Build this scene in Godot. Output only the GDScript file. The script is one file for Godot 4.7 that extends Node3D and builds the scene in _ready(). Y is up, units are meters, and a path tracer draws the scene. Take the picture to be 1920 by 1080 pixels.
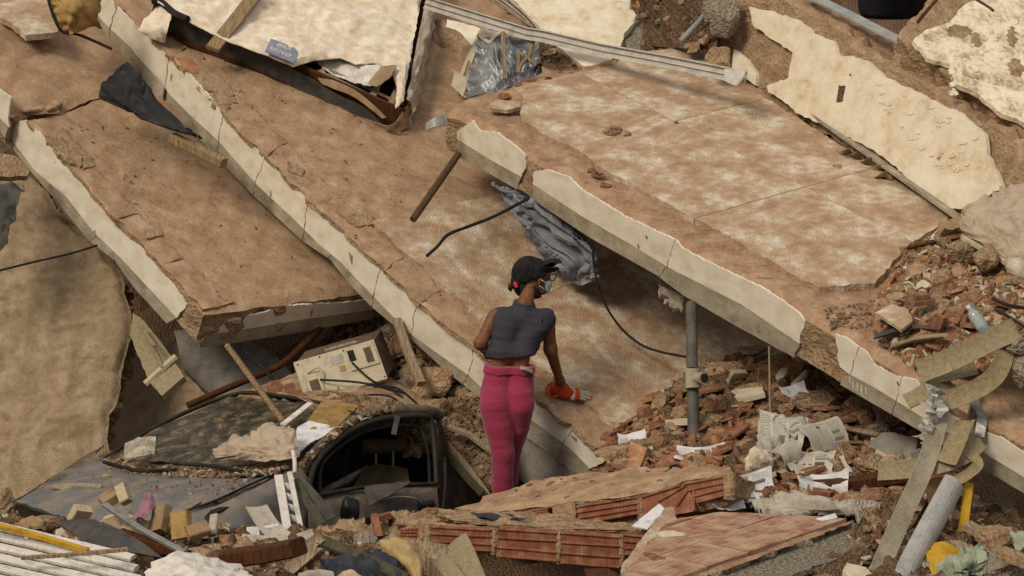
extends Node3D
# A collapsed building: tilted floor slabs, a crushed car, brick wall chunks, heaps of rubble and a woman searching.

const FOCAL := 4060.0
var eye := Vector3(0, 4.6, 14.0)
var fwd := Vector3(0, -sin(deg_to_rad(12.0)), -cos(deg_to_rad(12.0)))
var upv := Vector3(0, cos(deg_to_rad(12.0)), -sin(deg_to_rad(12.0)))
var M := {}
var taken := {}
var rng := RandomNumberGenerator.new()
var nz := FastNoiseLite.new()
var frag := {}

# ---------------------------------------------------------------- geometry helpers
func at(x: float, y: float, d: float) -> Vector3:
	return eye + d * (fwd + Vector3.RIGHT * ((x - 960.0) / FOCAL) + upv * ((540.0 - y) / FOCAL))

func camdir(a: float, b: float, c: float) -> Vector3:
	return Vector3.RIGHT * a + upv * b - fwd * c

class Face:
	var o: Vector3
	var n: Vector3
	var ex: Vector3
	var ey: Vector3
	func _init(p: Vector3, nn: Vector3, along: Vector3) -> void:
		o = p
		n = nn.normalized()
		ex = (along - n * along.dot(n)).normalized()
		ey = n.cross(ex)
	func to2(p: Vector3) -> Vector2:
		return Vector2((p - o).dot(ex), (p - o).dot(ey))
	func to3(q: Vector2, h := 0.0) -> Vector3:
		return o + ex * q.x + ey * q.y + n * h
	func lifted(h: float) -> Face:
		return Face.new(o + n * h, n, ex)

class Shape:
	var v := PackedVector3Array()
	var uv := PackedVector2Array()
	var sm := PackedByteArray()
	func tri(a: Vector3, b: Vector3, c: Vector3, hint: Vector3, smooth := false, ua := Vector2.ZERO, ub := Vector2.ZERO, uc := Vector2.ZERO) -> void:
		if (c - a).cross(b - a).length_squared() < 1e-13:
			return
		if (c - a).cross(b - a).dot(hint) >= 0.0:
			v.append(a); v.append(b); v.append(c)
			uv.append(ua); uv.append(ub); uv.append(uc)
		else:
			v.append(a); v.append(c); v.append(b)
			uv.append(ua); uv.append(uc); uv.append(ub)
		sm.append(1 if smooth else 0)
	func quad(a: Vector3, b: Vector3, c: Vector3, d: Vector3, hint: Vector3, smooth := false, ua := Vector2.ZERO, ub := Vector2.ZERO, uc := Vector2.ZERO, ud := Vector2.ZERO) -> void:
		tri(a, b, c, hint, smooth, ua, ub, uc)
		tri(a, c, d, hint, smooth, ua, uc, ud)
	func center() -> Vector3:
		if v.is_empty():
			return Vector3.ZERO
		var lo := v[0]
		var hi := v[0]
		for p in v:
			lo = lo.min(p)
			hi = hi.max(p)
		return Vector3((lo.x + hi.x) / 2, lo.y, (lo.z + hi.z) / 2)
	func mesh(base: Vector3) -> ArrayMesh:
		var st := SurfaceTool.new()
		st.begin(Mesh.PRIMITIVE_TRIANGLES)
		for i in v.size():
			st.set_smooth_group(0 if sm[i / 3] == 1 else -1)
			st.set_uv(uv[i])
			st.add_vertex(v[i] - base)
		st.generate_normals()
		return st.commit()

func hit(f: Face, x: float, y: float, h := 0.0) -> Vector3:
	var r := at(x, y, 1.0) - eye
	return eye + r * (f.n.dot(f.o + f.n * h - eye) / f.n.dot(r))

func deep(f: Face, x: float, y: float, h := 0.0) -> float:
	return (hit(f, x, y, h) - eye).dot(fwd)

func poly(f: Face, px: Array, h := 0.0) -> PackedVector2Array:
	var out := PackedVector2Array()
	for i in range(0, px.size(), 2):
		out.append(f.to2(hit(f, px[i], px[i + 1], h)))
	return out

func jag(p: PackedVector2Array, amp: float, step: float, key := 1, skip := 0) -> PackedVector2Array:
	# splits the edges and pushes the new points in and out; the first «skip» edges stay straight
	var out := PackedVector2Array()
	var r := RandomNumberGenerator.new()
	r.seed = key * 7919 + 13
	for i in p.size():
		var a := p[i]
		var b := p[(i + 1) % p.size()]
		out.append(a)
		if i < skip:
			continue
		var k := int(a.distance_to(b) / step)
		var n := (b - a).orthogonal().normalized()
		for j in range(1, k):
			var t := (j + r.randf_range(-0.3, 0.3)) / k
			out.append(a.lerp(b, t) + n * amp * r.randf_range(-1, 1))
	return out

func within(q: Vector2, p: PackedVector2Array) -> bool:
	var odd := false
	var j := p.size() - 1
	for i in p.size():
		if (p[i].y > q.y) != (p[j].y > q.y) and q.x < (p[j].x - p[i].x) * (q.y - p[i].y) / (p[j].y - p[i].y) + p[i].x:
			odd = not odd
		j = i
	return odd

func nodename(called: String) -> String:
	if not taken.has(called):
		taken[called] = 0
		return called
	taken[called] += 1
	return "%s_%03d" % [called, taken[called]]

func thing(called: String, label: String, category: String, base: Vector3, group := "") -> Node3D:
	var o := Node3D.new()
	o.name = nodename(called)
	add_child(o)
	o.position = base
	o.set_meta("label", label)
	o.set_meta("category", category)
	if group:
		o.set_meta("group", group)
	return o

func part(s: Shape, called: String, m: Material, parent: Node3D, root: Vector3 = Vector3.INF) -> MeshInstance3D:
	# a part of a thing; root is the thing's place when the parent is itself a part
	var o := MeshInstance3D.new()
	o.name = called
	o.mesh = s.mesh(parent.position if root == Vector3.INF else root)
	o.material_override = m
	parent.add_child(o, true)
	return o

func lone(s: Shape, called: String, m: Material, label: String, category: String, group := "") -> MeshInstance3D:
	var o := MeshInstance3D.new()
	o.name = nodename(called)
	var b := s.center()
	o.mesh = s.mesh(b)
	o.material_override = m
	add_child(o)
	o.position = b
	o.set_meta("label", label)
	o.set_meta("category", category)
	if group:
		o.set_meta("group", group)
	return o

func struct(s: Shape, called: String, m: Material) -> MeshInstance3D:
	var o := MeshInstance3D.new()
	o.name = nodename(called)
	o.mesh = s.mesh(Vector3.ZERO)
	o.material_override = m
	add_child(o)
	o.set_meta("kind", "structure")
	return o

func prism(s: Shape, f: Face, p: PackedVector2Array, h0: float, h1: float, bottom := true) -> void:
	var idx := Geometry2D.triangulate_polygon(p)
	for i in range(0, idx.size(), 3):
		s.tri(f.to3(p[idx[i]], h1), f.to3(p[idx[i + 1]], h1), f.to3(p[idx[i + 2]], h1), f.n, false, p[idx[i]], p[idx[i + 1]], p[idx[i + 2]])
		if bottom:
			s.tri(f.to3(p[idx[i]], h0), f.to3(p[idx[i + 1]], h0), f.to3(p[idx[i + 2]], h0), -f.n)
	var sgn := -1.0 if Geometry2D.is_polygon_clockwise(p) else 1.0
	for i in p.size():
		var a := p[i]
		var b := p[(i + 1) % p.size()]
		var q := (b - a)
		var out2 := Vector2(q.y, -q.x) * sgn
		var out := f.ex * out2.x + f.ey * out2.y
		s.quad(f.to3(a, h0), f.to3(b, h0), f.to3(b, h1), f.to3(a, h1), out, false, a, b, b + out2.normalized() * 0.05, a + out2.normalized() * 0.05)

func slab(top: Shape, side: Shape, f: Face, p: PackedVector2Array, thick: float, cell: float, amp: float, ch: float, freq: float, rough: float) -> void:
	# a broken plate: uneven top with worn edges, rough sides, plain underside
	if Geometry2D.is_polygon_clockwise(p):
		p.reverse()
	var r := Rect2(p[0], Vector2.ZERO)
	for q in p:
		r = r.expand(q)
	var nx := int(r.size.x / cell) + 2
	var ny := int(r.size.y / cell) + 2
	var o := r.position - Vector2(cell, cell) * 0.37
	var dist := func(q: Vector2) -> float:
		var best := 9.0
		for i in p.size():
			best = minf(best, q.distance_to(Geometry2D.get_closest_point_to_segment(q, p[i], p[(i + 1) % p.size()])))
		return best
	var lift := func(q: Vector2, d: float) -> float:
		var e := smoothstep(0.0, ch * 1.6, d)
		var w := f.to3(q)
		return e * amp * (nz.get_noise_3d(w.x * freq, w.y * freq, w.z * freq) + 0.45 * nz.get_noise_3d(w.x * freq * 4.1, w.y * freq * 4.1, w.z * freq * 4.1)) - ch * (1.0 - e)
	var ins := []
	var dd := PackedFloat32Array()
	var pts := PackedVector3Array()
	for j in ny + 1:
		for i in nx + 1:
			var q := o + Vector2(i, j) * cell
			var inside := within(q, p)
			var d: float = dist.call(q)
			ins.append(inside)
			dd.append(d)
			pts.append(f.to3(q, lift.call(q, d)) if inside else Vector3.ZERO)
	for j in ny:
		for i in nx:
			var k := j * (nx + 1) + i
			var ks := [k, k + 1, k + nx + 2, k + nx + 1]
			var q0 := o + Vector2(i, j) * cell
			var cq := [q0, q0 + Vector2(cell, 0), q0 + Vector2(cell, cell), q0 + Vector2(0, cell)]
			if dd[k] > cell * 1.5:
				if ins[k]:
					top.quad(pts[ks[0]], pts[ks[1]], pts[ks[2]], pts[ks[3]], f.n, true, cq[0], cq[1], cq[2], cq[3])
				continue
			for piece in Geometry2D.intersect_polygons(PackedVector2Array(cq), p):
				var idx := Geometry2D.triangulate_polygon(piece)
				var w := PackedVector3Array()
				for q in piece:
					w.append(f.to3(q, lift.call(q, dist.call(q))))
				for t in range(0, idx.size(), 3):
					top.tri(w[idx[t]], w[idx[t + 1]], w[idx[t + 2]], f.n, true, piece[idx[t]], piece[idx[t + 1]], piece[idx[t + 2]])
	var ring := PackedVector2Array()
	for i in p.size():
		var a := p[i]
		var b := p[(i + 1) % p.size()]
		var k := maxi(1, int(a.distance_to(b) / (cell * 0.9)))
		for t in k:
			ring.append(a.lerp(b, float(t) / k))
	var rows := 5
	var grid := []
	var n := ring.size()
	for k in rows + 1:
		var h := lerpf(-ch, -thick, float(k) / rows)
		var line := PackedVector3Array()
		for i in n:
			var q := ring[i]
			var tg := (ring[(i + 1) % n] - ring[(i + n - 1) % n]).normalized()
			var out := f.ex * tg.y - f.ey * tg.x
			var w := f.to3(q, h)
			var push := 0.0 if k == 0 else rough * (nz.get_noise_3d(w.x * 5.0, w.y * 5.0, w.z * 5.0) * 1.4 + 0.8 * nz.get_noise_3d(w.x * 19.0, w.y * 19.0, w.z * 19.0) - 0.35)
			line.append(w + out * push)
		grid.append(line)
	for k in rows:
		for i in n:
			var j := (i + 1) % n
			var tg := ring[j] - ring[i]
			var out := f.ex * tg.y - f.ey * tg.x
			side.quad(grid[k][i], grid[k][j], grid[k + 1][j], grid[k + 1][i], out, false, Vector2(i, k) * cell, Vector2(i + 1, k) * cell, Vector2(i + 1, k + 1) * cell, Vector2(i, k + 1) * cell)
	var idx2 := Geometry2D.triangulate_polygon(p)
	for t in range(0, idx2.size(), 3):
		side.tri(f.to3(p[idx2[t]], -thick), f.to3(p[idx2[t + 1]], -thick), f.to3(p[idx2[t + 2]], -thick), -f.n)

func cat(a: Vector3, b: Vector3, c: Vector3, d: Vector3, t: float) -> Vector3:
	return 0.5 * (2.0 * b + (c - a) * t + (2.0 * a - 5.0 * b + 4.0 * c - d) * t * t + (3.0 * b - a - 3.0 * c + d) * t * t * t)

func along(line: PackedVector3Array, t: float) -> Vector3:
	var n := line.size() - 1
	var x := clampf(t, 0.0, 1.0) * n
	var i := mini(int(x), n - 1)
	return cat(line[maxi(i - 1, 0)], line[i], line[i + 1], line[mini(i + 2, n)], x - i)

func world(ctrl: Array) -> Array:
	# rows of [x, y, depth] to rows of points
	var out := []
	for row in ctrl:
		var l := PackedVector3Array()
		for c in row:
			l.append(at(c[0], c[1], c[2]))
		out.append(l)
	return out

func on_sheet(rows: Array, u: float, v: float) -> Vector3:
	var l := PackedVector3Array()
	for row in rows:
		l.append(along(row, u))
	return along(l, v)

func sheet(s: Shape, rows: Array, nu: int, nv: int, amp := 0.0, freq := 3.0, thick := 0.0, smooth := true, ridge := 0.0, folds := 5.0) -> void:
	var g := []
	for j in nv + 1:
		var l := PackedVector3Array()
		for i in nu + 1:
			l.append(on_sheet(rows, float(i) / nu, float(j) / nv))
		g.append(l)
	var nrm := []
	for j in nv + 1:
		var l := PackedVector3Array()
		for i in nu + 1:
			var a: Vector3 = g[j][mini(i + 1, nu)] - g[j][maxi(i - 1, 0)]
			var b: Vector3 = g[mini(j + 1, nv)][i] - g[maxi(j - 1, 0)][i]
			var n := a.cross(b).normalized()
			if n.dot(eye - g[j][i]) < 0:
				n = -n
			l.append(n)
		nrm.append(l)
	var top := []
	for j in nv + 1:
		var l := PackedVector3Array()
		for i in nu + 1:
			var w: Vector3 = g[j][i]
			var q := w * freq
			var h := amp * (nz.get_noise_3dv(q * 3.0) + 0.5 * nz.get_noise_3dv(q * 7.3 + Vector3(3, 7, 1)))
			if ridge > 0.0:
				# folds that run along the sheet, wandering a little
				var fu := float(i) / nu
				var fv := float(j) / nv
				var wob := 0.25 * nz.get_noise_2d(fv * 2.0, fu * 1.5 + 4.0)
				h += ridge * (0.75 * nz.get_noise_2d((fu + wob) * folds, fv * 0.8 + folds) + 0.3 * nz.get_noise_2d((fu + wob) * folds * 2.3 + 7.0, fv * 1.6))
			l.append(w + nrm[j][i] * h)
		top.append(l)
	for j in nv:
		for i in nu:
			var ua := Vector2(float(i) / nu, float(j) / nv)
			var ub := Vector2(float(i + 1) / nu, float(j) / nv)
			var uc := Vector2(float(i + 1) / nu, float(j + 1) / nv)
			var ud := Vector2(float(i) / nu, float(j + 1) / nv)
			s.quad(top[j][i], top[j][i + 1], top[j + 1][i + 1], top[j + 1][i], nrm[j][i], smooth, ua, ub, uc, ud)
			if thick > 0.0:
				s.quad(top[j][i] - nrm[j][i] * thick, top[j][i + 1] - nrm[j][i + 1] * thick, top[j + 1][i + 1] - nrm[j + 1][i + 1] * thick, top[j + 1][i] - nrm[j + 1][i] * thick, -nrm[j][i], smooth, ua, ub, uc, ud)
	if thick > 0.0:
		for j in nv:
			for e in [0, nu]:
				var o: Vector3 = g[j][e] - g[j][nu - e]
				s.quad(top[j][e], top[j + 1][e], top[j + 1][e] - nrm[j + 1][e] * thick, top[j][e] - nrm[j][e] * thick, o)
		for i in nu:
			for e in [0, nv]:
				var o: Vector3 = g[e][i] - g[nv - e][i]
				s.quad(top[e][i], top[e][i + 1], top[e][i + 1] - nrm[e][i + 1] * thick, top[e][i] - nrm[e][i] * thick, o)

func sweep(s: Shape, prof: PackedVector2Array, pts: PackedVector3Array, up: Vector3, smooth := false, scale1 := 1.0) -> void:
	# carries a closed outline along a path; x of the outline runs sideways, y along «up»
	var rings := []
	var n := pts.size()
	for i in n:
		var t := (pts[mini(i + 1, n - 1)] - pts[maxi(i - 1, 0)]).normalized()
		var sd := t.cross(up).normalized()
		var u := sd.cross(t).normalized()
		var k := lerpf(1.0, scale1, float(i) / (n - 1))
		var l := PackedVector3Array()
		for q in prof:
			l.append(pts[i] + (sd * q.x + u * q.y) * k)
		rings.append(l)
	var m := prof.size()
	var sgn := 1.0 if Geometry2D.is_polygon_clockwise(prof) else -1.0
	for i in n - 1:
		var t: Vector3 = (pts[i + 1] - pts[i]).normalized()
		for j in m:
			var k := (j + 1) % m
			var e: Vector3 = rings[i][k] - rings[i][j]
			s.quad(rings[i][j], rings[i][k], rings[i + 1][k], rings[i + 1][j], e.cross(t) * -sgn, smooth)
	var idx := Geometry2D.triangulate_polygon(prof)
	for e in [0, n - 1]:
		var t: Vector3 = pts[0] - pts[1] if e == 0 else pts[n - 1] - pts[n - 2]
		for j in range(0, idx.size(), 3):
			s.tri(rings[e][idx[j]], rings[e][idx[j + 1]], rings[e][idx[j + 2]], t)

func ring(r: float, n := 10, sq := 1.0) -> PackedVector2Array:
	var o := PackedVector2Array()
	for i in n:
		o.append(Vector2(cos(TAU * i / n), sin(TAU * i / n) * sq) * r)
	return o

func rect(w: float, h: float, b := 0.003) -> PackedVector2Array:
	var x := w / 2
	var y := h / 2
	return PackedVector2Array([Vector2(-x + b, -y), Vector2(x - b, -y), Vector2(x, -y + b), Vector2(x, y - b), Vector2(x - b, y), Vector2(-x + b, y), Vector2(-x, y - b), Vector2(-x, -y + b)])

func path(ctrl: Array, steps := 0) -> PackedVector3Array:
	var l := PackedVector3Array()
	for c in ctrl:
		l.append(at(c[0], c[1], c[2]))
	if steps == 0:
		return l
	var o := PackedVector3Array()
	for i in steps + 1:
		o.append(along(l, float(i) / steps))
	return o

func upfor(pts: PackedVector3Array) -> Vector3:
	var t := (pts[pts.size() - 1] - pts[0]).normalized()
	return Vector3.UP if absf(t.y) < 0.85 else Vector3.BACK

func rod(ctrl: Array, r: float, steps := 0, sides := 8, taper := 1.0) -> Shape:
	var s := Shape.new()
	var pts := path(ctrl, steps)
	sweep(s, ring(r, sides), pts, upfor(pts), true, taper)
	return s

func bar(ctrl: Array, w: float, h: float, up := Vector3.INF, steps := 0) -> Shape:
	var s := Shape.new()
	var pts := path(ctrl, steps)
	sweep(s, rect(w, h, minf(w, h) * 0.12), pts, upfor(pts) if up == Vector3.INF else up)
	return s

func cover(ctrl: Array, nu: int, nv: int, amp := 0.0, freq := 3.0, thick := 0.0, smooth := true, ridge := 0.0, folds := 5.0) -> Shape:
	var s := Shape.new()
	sheet(s, world(ctrl), nu, nv, amp, freq, thick, smooth, ridge, folds)
	return s

func plate(f: Face, px: Array, h0: float, h1: float, amp := 0.0, step := 0.05, key := 1) -> Shape:
	var s := Shape.new()
	var p := poly(f, px, h1)
	if amp > 0.0:
		p = jag(p, amp, step, key)
	prism(s, f, p, h0, h1)
	return s

func face3(a: Array, b: Array, c: Array) -> Face:
	# the plane through three [x, y, depth], turned towards the camera
	var p := at(a[0], a[1], a[2])
	var q := at(b[0], b[1], b[2])
	var r := at(c[0], c[1], c[2])
	var n := (q - p).cross(r - p).normalized()
	if n.dot(eye - p) < 0:
		n = -n
	var look := (eye - p).normalized()
	if n.dot(look) < 0.12:
		n = (n + look * 0.35).normalized()
	return Face.new(p, n, q - p)

func ico() -> Array:
	var t := (1.0 + sqrt(5.0)) / 2.0
	var v := [Vector3(-1, t, 0), Vector3(1, t, 0), Vector3(-1, -t, 0), Vector3(1, -t, 0), Vector3(0, -1, t), Vector3(0, 1, t), Vector3(0, -1, -t), Vector3(0, 1, -t), Vector3(t, 0, -1), Vector3(t, 0, 1), Vector3(-t, 0, -1), Vector3(-t, 0, 1)]
	var f := [[0, 11, 5], [0, 5, 1], [0, 1, 7], [0, 7, 10], [0, 10, 11], [1, 5, 9], [5, 11, 4], [11, 10, 2], [10, 7, 6], [7, 1, 8], [3, 9, 4], [3, 4, 2], [3, 2, 6], [3, 6, 8], [3, 8, 9], [4, 9, 5], [2, 4, 11], [6, 2, 10], [8, 6, 7], [9, 8, 1]]
	var out := []
	for t3 in f:
		out.append([v[t3[0]].normalized(), v[t3[1]].normalized(), v[t3[2]].normalized()])
	return out

func chunk(size: Vector3, key: int, sub := 1, rough := 0.05) -> Shape:
	# a broken lump: a ball cut by random planes
	var r := RandomNumberGenerator.new()
	r.seed = key * 101 + 5
	var cuts := []
	for i in 11:
		var n := Vector3(r.randf_range(-1, 1), r.randf_range(-1, 1), r.randf_range(-1, 1)).normalized()
		cuts.append([n, r.randf_range(0.55, 0.95)])
	for a in [Vector3.RIGHT, Vector3.LEFT, Vector3.UP, Vector3.DOWN, Vector3.BACK, Vector3.FORWARD]:
		cuts.append([a, r.randf_range(0.75, 1.0)])
	var tris := ico()
	for k in sub:
		var nt := []
		for t in tris:
			var a: Vector3 = ((t[0] + t[1]) / 2).normalized()
			var b: Vector3 = ((t[1] + t[2]) / 2).normalized()
			var c: Vector3 = ((t[2] + t[0]) / 2).normalized()
			nt.append([t[0], a, c]); nt.append([t[1], b, a]); nt.append([t[2], c, b]); nt.append([a, b, c])
		tris = nt
	var s := Shape.new()
	var put := func(d: Vector3) -> Vector3:
		var m := 1.2
		for c in cuts:
			var k: float = d.dot(c[0])
			if k > 0.01:
				m = minf(m, c[1] / k)
		m += rough * nz.get_noise_3dv(d * 9.0 + Vector3(key, 0, 0))
		return d * m * size
	for t in tris:
		var a: Vector3 = put.call(t[0])
		var b: Vector3 = put.call(t[1])
		var c: Vector3 = put.call(t[2])
		s.tri(a, b, c, a + b + c, false, Vector2(a.x, a.z), Vector2(b.x, b.z), Vector2(c.x, c.z))
	return s

func shard(w: float, l: float, t: float, key: int, bend := 0.0, ribs := 0) -> Shape:
	# a broken flat piece with an uneven outline, perhaps with the ribs of a hollow brick
	var r := RandomNumberGenerator.new()
	r.seed = key * 77 + 3
	var n := r.randi_range(4, 6)
	var p := PackedVector2Array()
	for i in n:
		var a := TAU * (i + r.randf_range(-0.28, 0.28)) / n
		var k := r.randf_range(0.75, 1.1)
		p.append(Vector2(cos(a) * w * k, sin(a) * l * k))
	p = jag(p, minf(w, l) * 0.07, minf(w, l) * 0.6, key)
	var s := Shape.new()
	var f := Face.new(Vector3.ZERO, Vector3.UP, Vector3.RIGHT)
	prism(s, f, p, -t / 2, t / 2)
	for i in ribs:
		var z := lerpf(-0.4, 0.4, (i + 0.5) / ribs) * l
		sweep(s, rect(t * 0.8, t * 1.6, t * 0.1), PackedVector3Array([Vector3(-w * 0.45, t * 0.9, z), Vector3(w * 0.4, t * 0.9, z)]), Vector3.UP)
	if bend != 0.0:
		for i in s.v.size():
			s.v[i].y += bend * s.v[i].x * s.v[i].x / maxf(w, 0.001)
	return s

# ---------------------------------------------------------------- materials
func grey(seed_: int, freq: float, oct: int, w: int, h: int, size: int, kind := 0) -> PackedByteArray:
	var n := FastNoiseLite.new()
	n.seed = seed_
	n.frequency = freq
	n.fractal_octaves = oct
	if kind == 1:
		n.noise_type = FastNoiseLite.TYPE_CELLULAR
		n.cellular_return_type = FastNoiseLite.RETURN_DISTANCE
	elif kind == 2:
		n.noise_type = FastNoiseLite.TYPE_SIMPLEX
		n.fractal_type = FastNoiseLite.FRACTAL_RIDGED
	else:
		n.noise_type = FastNoiseLite.TYPE_SIMPLEX
	var im := n.get_seamless_image(w, h)
	im.convert(Image.FORMAT_L8)
	if w != size or h != size:
		im.resize(size, size, Image.INTERPOLATE_CUBIC)
	return im.get_data()

func paint(size: int, layers: Array, stops: Array, alpha := false) -> ImageTexture:
	# layers: [bytes, weight]; stops: [position, colour]
	var g := Gradient.new()
	g.offsets = PackedFloat32Array(stops.map(func(s): return s[0]))
	g.colors = PackedColorArray(stops.map(func(s): return s[1]))
	var lut := []
	for i in 256:
		var c := g.sample(i / 255.0)
		lut.append([int(c.r * 255), int(c.g * 255), int(c.b * 255), int(c.a * 255)])
	var step := 4 if alpha else 3
	var out := PackedByteArray()
	out.resize(size * size * step)
	for i in size * size:
		var t := 0.0
		for l in layers:
			t += l[0][i] * l[1]
		var c: Array = lut[clampi(int((t - 127.0) * 1.75 + 127.0), 0, 255)]
		var k := i * step
		out[k] = c[0]
		out[k + 1] = c[1]
		out[k + 2] = c[2]
		if alpha:
			out[k + 3] = c[3]
	return ImageTexture.create_from_image(Image.create_from_data(size, size, false, Image.FORMAT_RGBA8 if alpha else Image.FORMAT_RGB8, out))

func relief(b: PackedByteArray, size: int) -> ImageTexture:
	return ImageTexture.create_from_image(Image.create_from_data(size, size, false, Image.FORMAT_L8, b))

func mat(tex: Texture2D, rough: float, tint := Color.WHITE, bump: Texture2D = null, depth := 0.0, scale := 1.0, mode := 2) -> StandardMaterial3D:
	# mode 0: the mesh's own coordinates, 1: three planes in the object's space, 2: three planes in the world
	var m := StandardMaterial3D.new()
	m.albedo_color = tint
	if tex:
		m.albedo_texture = tex
	m.roughness = rough
	m.metallic_specular = 0.3
	if mode > 0:
		m.uv1_triplanar = true
		m.uv1_world_triplanar = mode == 2
	m.uv1_scale = Vector3.ONE * scale
	if bump:
		m.heightmap_enabled = true
		m.heightmap_texture = bump
		m.heightmap_scale = depth
	return m

func c8(r: int, g: int, b: int, a := 255) -> Color:
	return Color8(r, g, b, a)

func make_materials() -> void:
	var Z := 512
	var coarse := grey(1, 0.008, 5, Z, Z, Z)
	var medium := grey(2, 0.03, 4, Z, Z, Z)
	var fine := grey(3, 0.16, 3, Z, Z, Z)
	var grain := grey(4, 0.4, 1, Z, Z, Z)
	var streak := grey(5, 0.05, 4, Z, 64, Z)
	var cells := grey(6, 0.045, 2, Z, Z, Z, 1)
	var ridged := grey(7, 0.02, 4, Z, Z, Z, 2)
	var b_fine := relief(fine, Z)
	var b_med := relief(medium, Z)
	var b_cells := relief(cells, Z)
	var b_streak := relief(streak, Z)
	var b_coarse := relief(coarse, Z)
	var dust := paint(Z, [[coarse, 0.42], [medium, 0.28], [fine, 0.3]], [[0.04, c8(128, 100, 76)], [0.3, c8(155, 125, 97)], [0.5, c8(168, 138, 109)], [0.7, c8(177, 148, 119)], [0.96, c8(198, 174, 147)]])
	var reddust := paint(Z, [[coarse, 0.42], [medium, 0.28], [fine, 0.3]], [[0.04, c8(126, 95, 72)], [0.32, c8(154, 121, 94)], [0.5, c8(167, 135, 107)], [0.7, c8(176, 146, 118)], [0.96, c8(196, 172, 146)]])
	var mortar := paint(Z, [[coarse, 0.3], [medium, 0.3], [fine, 0.4]], [[0.06, c8(102, 80, 60)], [0.4, c8(140, 114, 87)], [0.6, c8(158, 133, 104)], [0.92, c8(186, 165, 138)]])
	var cream := paint(Z, [[coarse, 0.45], [medium, 0.1], [fine, 0.45]], [[0.04, c8(188, 172, 148)], [0.3, c8(210, 199, 178)], [0.55, c8(219, 210, 192)], [0.9, c8(227, 220, 206)]])
	var yellowcream := paint(Z, [[coarse, 0.45], [medium, 0.25], [fine, 0.3]], [[0.04, c8(184, 156, 122)], [0.28, c8(206, 190, 162)], [0.52, c8(216, 204, 180)], [0.85, c8(225, 216, 198)]])
	var band := paint(Z, [[coarse, 0.4], [medium, 0.2], [fine, 0.4]], [[0.1, c8(112, 102, 86)], [0.4, c8(146, 136, 117)], [0.6, c8(162, 152, 132)], [0.92, c8(182, 174, 156)]])
	var tilet := paint(Z, [[coarse, 0.46], [medium, 0.28], [fine, 0.26]], [[0.04, c8(146, 117, 92)], [0.3, c8(161, 133, 107)], [0.5, c8(170, 146, 120)], [0.64, c8(179, 159, 135)], [0.8, c8(190, 176, 156)], [0.97, c8(204, 195, 180)]])
	var redtile := paint(Z, [[coarse, 0.4], [streak, 0.22], [fine, 0.38]], [[0.06, c8(122, 76, 60)], [0.26, c8(142, 98, 80)], [0.42, c8(156, 122, 101)], [0.6, c8(165, 136, 113)], [0.92, c8(182, 158, 134)]])
	var brick := paint(Z, [[coarse, 0.35], [streak, 0.2], [fine, 0.45]], [[0.06, c8(96, 56, 41)], [0.4, c8(130, 77, 57)], [0.6, c8(144, 92, 70)], [0.75, c8(158, 118, 94)], [0.95, c8(178, 150, 126)]])
	var stucco := paint(Z, [[coarse, 0.42], [medium, 0.22], [fine, 0.36]], [[0.06, c8(130, 109, 84)], [0.4, c8(160, 137, 109)], [0.6, c8(172, 150, 121)], [0.92, c8(190, 172, 146)]])
	var soil := paint(Z, [[medium, 0.35], [fine, 0.35], [grain, 0.3]], [[0.25, c8(62, 46, 34)], [0.45, c8(104, 80, 60)], [0.6, c8(130, 102, 78)], [0.8, c8(160, 134, 106)]])
	var wood := paint(Z, [[streak, 0.5], [fine, 0.5]], [[0.08, c8(96, 80, 60)], [0.36, c8(128, 110, 86)], [0.6, c8(146, 128, 103)], [0.92, c8(170, 153, 128)]])
	var rust := paint(Z, [[medium, 0.5], [fine, 0.5]], [[0.1, c8(40, 30, 24)], [0.45, c8(72, 52, 38)], [0.65, c8(112, 84, 58)], [0.85, c8(168, 136, 98)]])
	var stone := paint(Z, [[medium, 0.35], [cells, 0.25], [fine, 0.4]], [[0.1, c8(92, 83, 70)], [0.42, c8(134, 123, 106)], [0.6, c8(154, 142, 123)], [0.9, c8(186, 175, 156)]])
	var carp := paint(Z, [[coarse, 0.4], [medium, 0.2], [fine, 0.4]], [[0.1, c8(58, 58, 60)], [0.4, c8(78, 74, 72)], [0.56, c8(106, 94, 80)], [0.9, c8(146, 122, 96)]])
	var bonnet := paint(Z, [[coarse, 0.38], [medium, 0.17], [fine, 0.45]], [[0.06, c8(84, 87, 94)], [0.36, c8(100, 101, 105)], [0.54, c8(112, 108, 104)], [0.7, c8(132, 116, 99)], [0.95, c8(154, 132, 108)]])
	var screen := paint(Z, [[coarse, 0.4], [ridged, 0.2], [fine, 0.4]], [[0.1, c8(36, 44, 40, 150)], [0.42, c8(52, 52, 46, 190)], [0.6, c8(88, 78, 62, 225)], [0.78, c8(122, 103, 80, 250)], [0.95, c8(156, 130, 102, 255)]], true)
	var cloth := paint(Z, [[coarse, 0.55], [medium, 0.25], [fine, 0.2]], [[0.05, c8(194, 168, 136)], [0.3, c8(212, 194, 168)], [0.6, c8(222, 208, 188)], [0.9, c8(228, 220, 206)]])
	var velour := paint(Z, [[fine, 1.0]], [[0.02, c8(132, 34, 62)], [0.8, c8(142, 40, 70)], [0.99, c8(160, 92, 104)]])
	var peel := paint(Z, [[coarse, 0.35], [ridged, 0.25], [medium, 0.2], [fine, 0.2]], [[0.2, c8(150, 132, 108)], [0.37, c8(172, 154, 128)], [0.4, c8(212, 194, 162)], [0.56, c8(224, 210, 182)], [0.8, c8(230, 220, 198)]])
	var claydust := paint(Z, [[coarse, 0.3], [medium, 0.25], [fine, 0.45]], [[0.06, c8(98, 64, 48)], [0.36, c8(128, 87, 67)], [0.56, c8(144, 106, 84)], [0.76, c8(160, 128, 104)], [0.95, c8(178, 154, 130)]])
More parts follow.
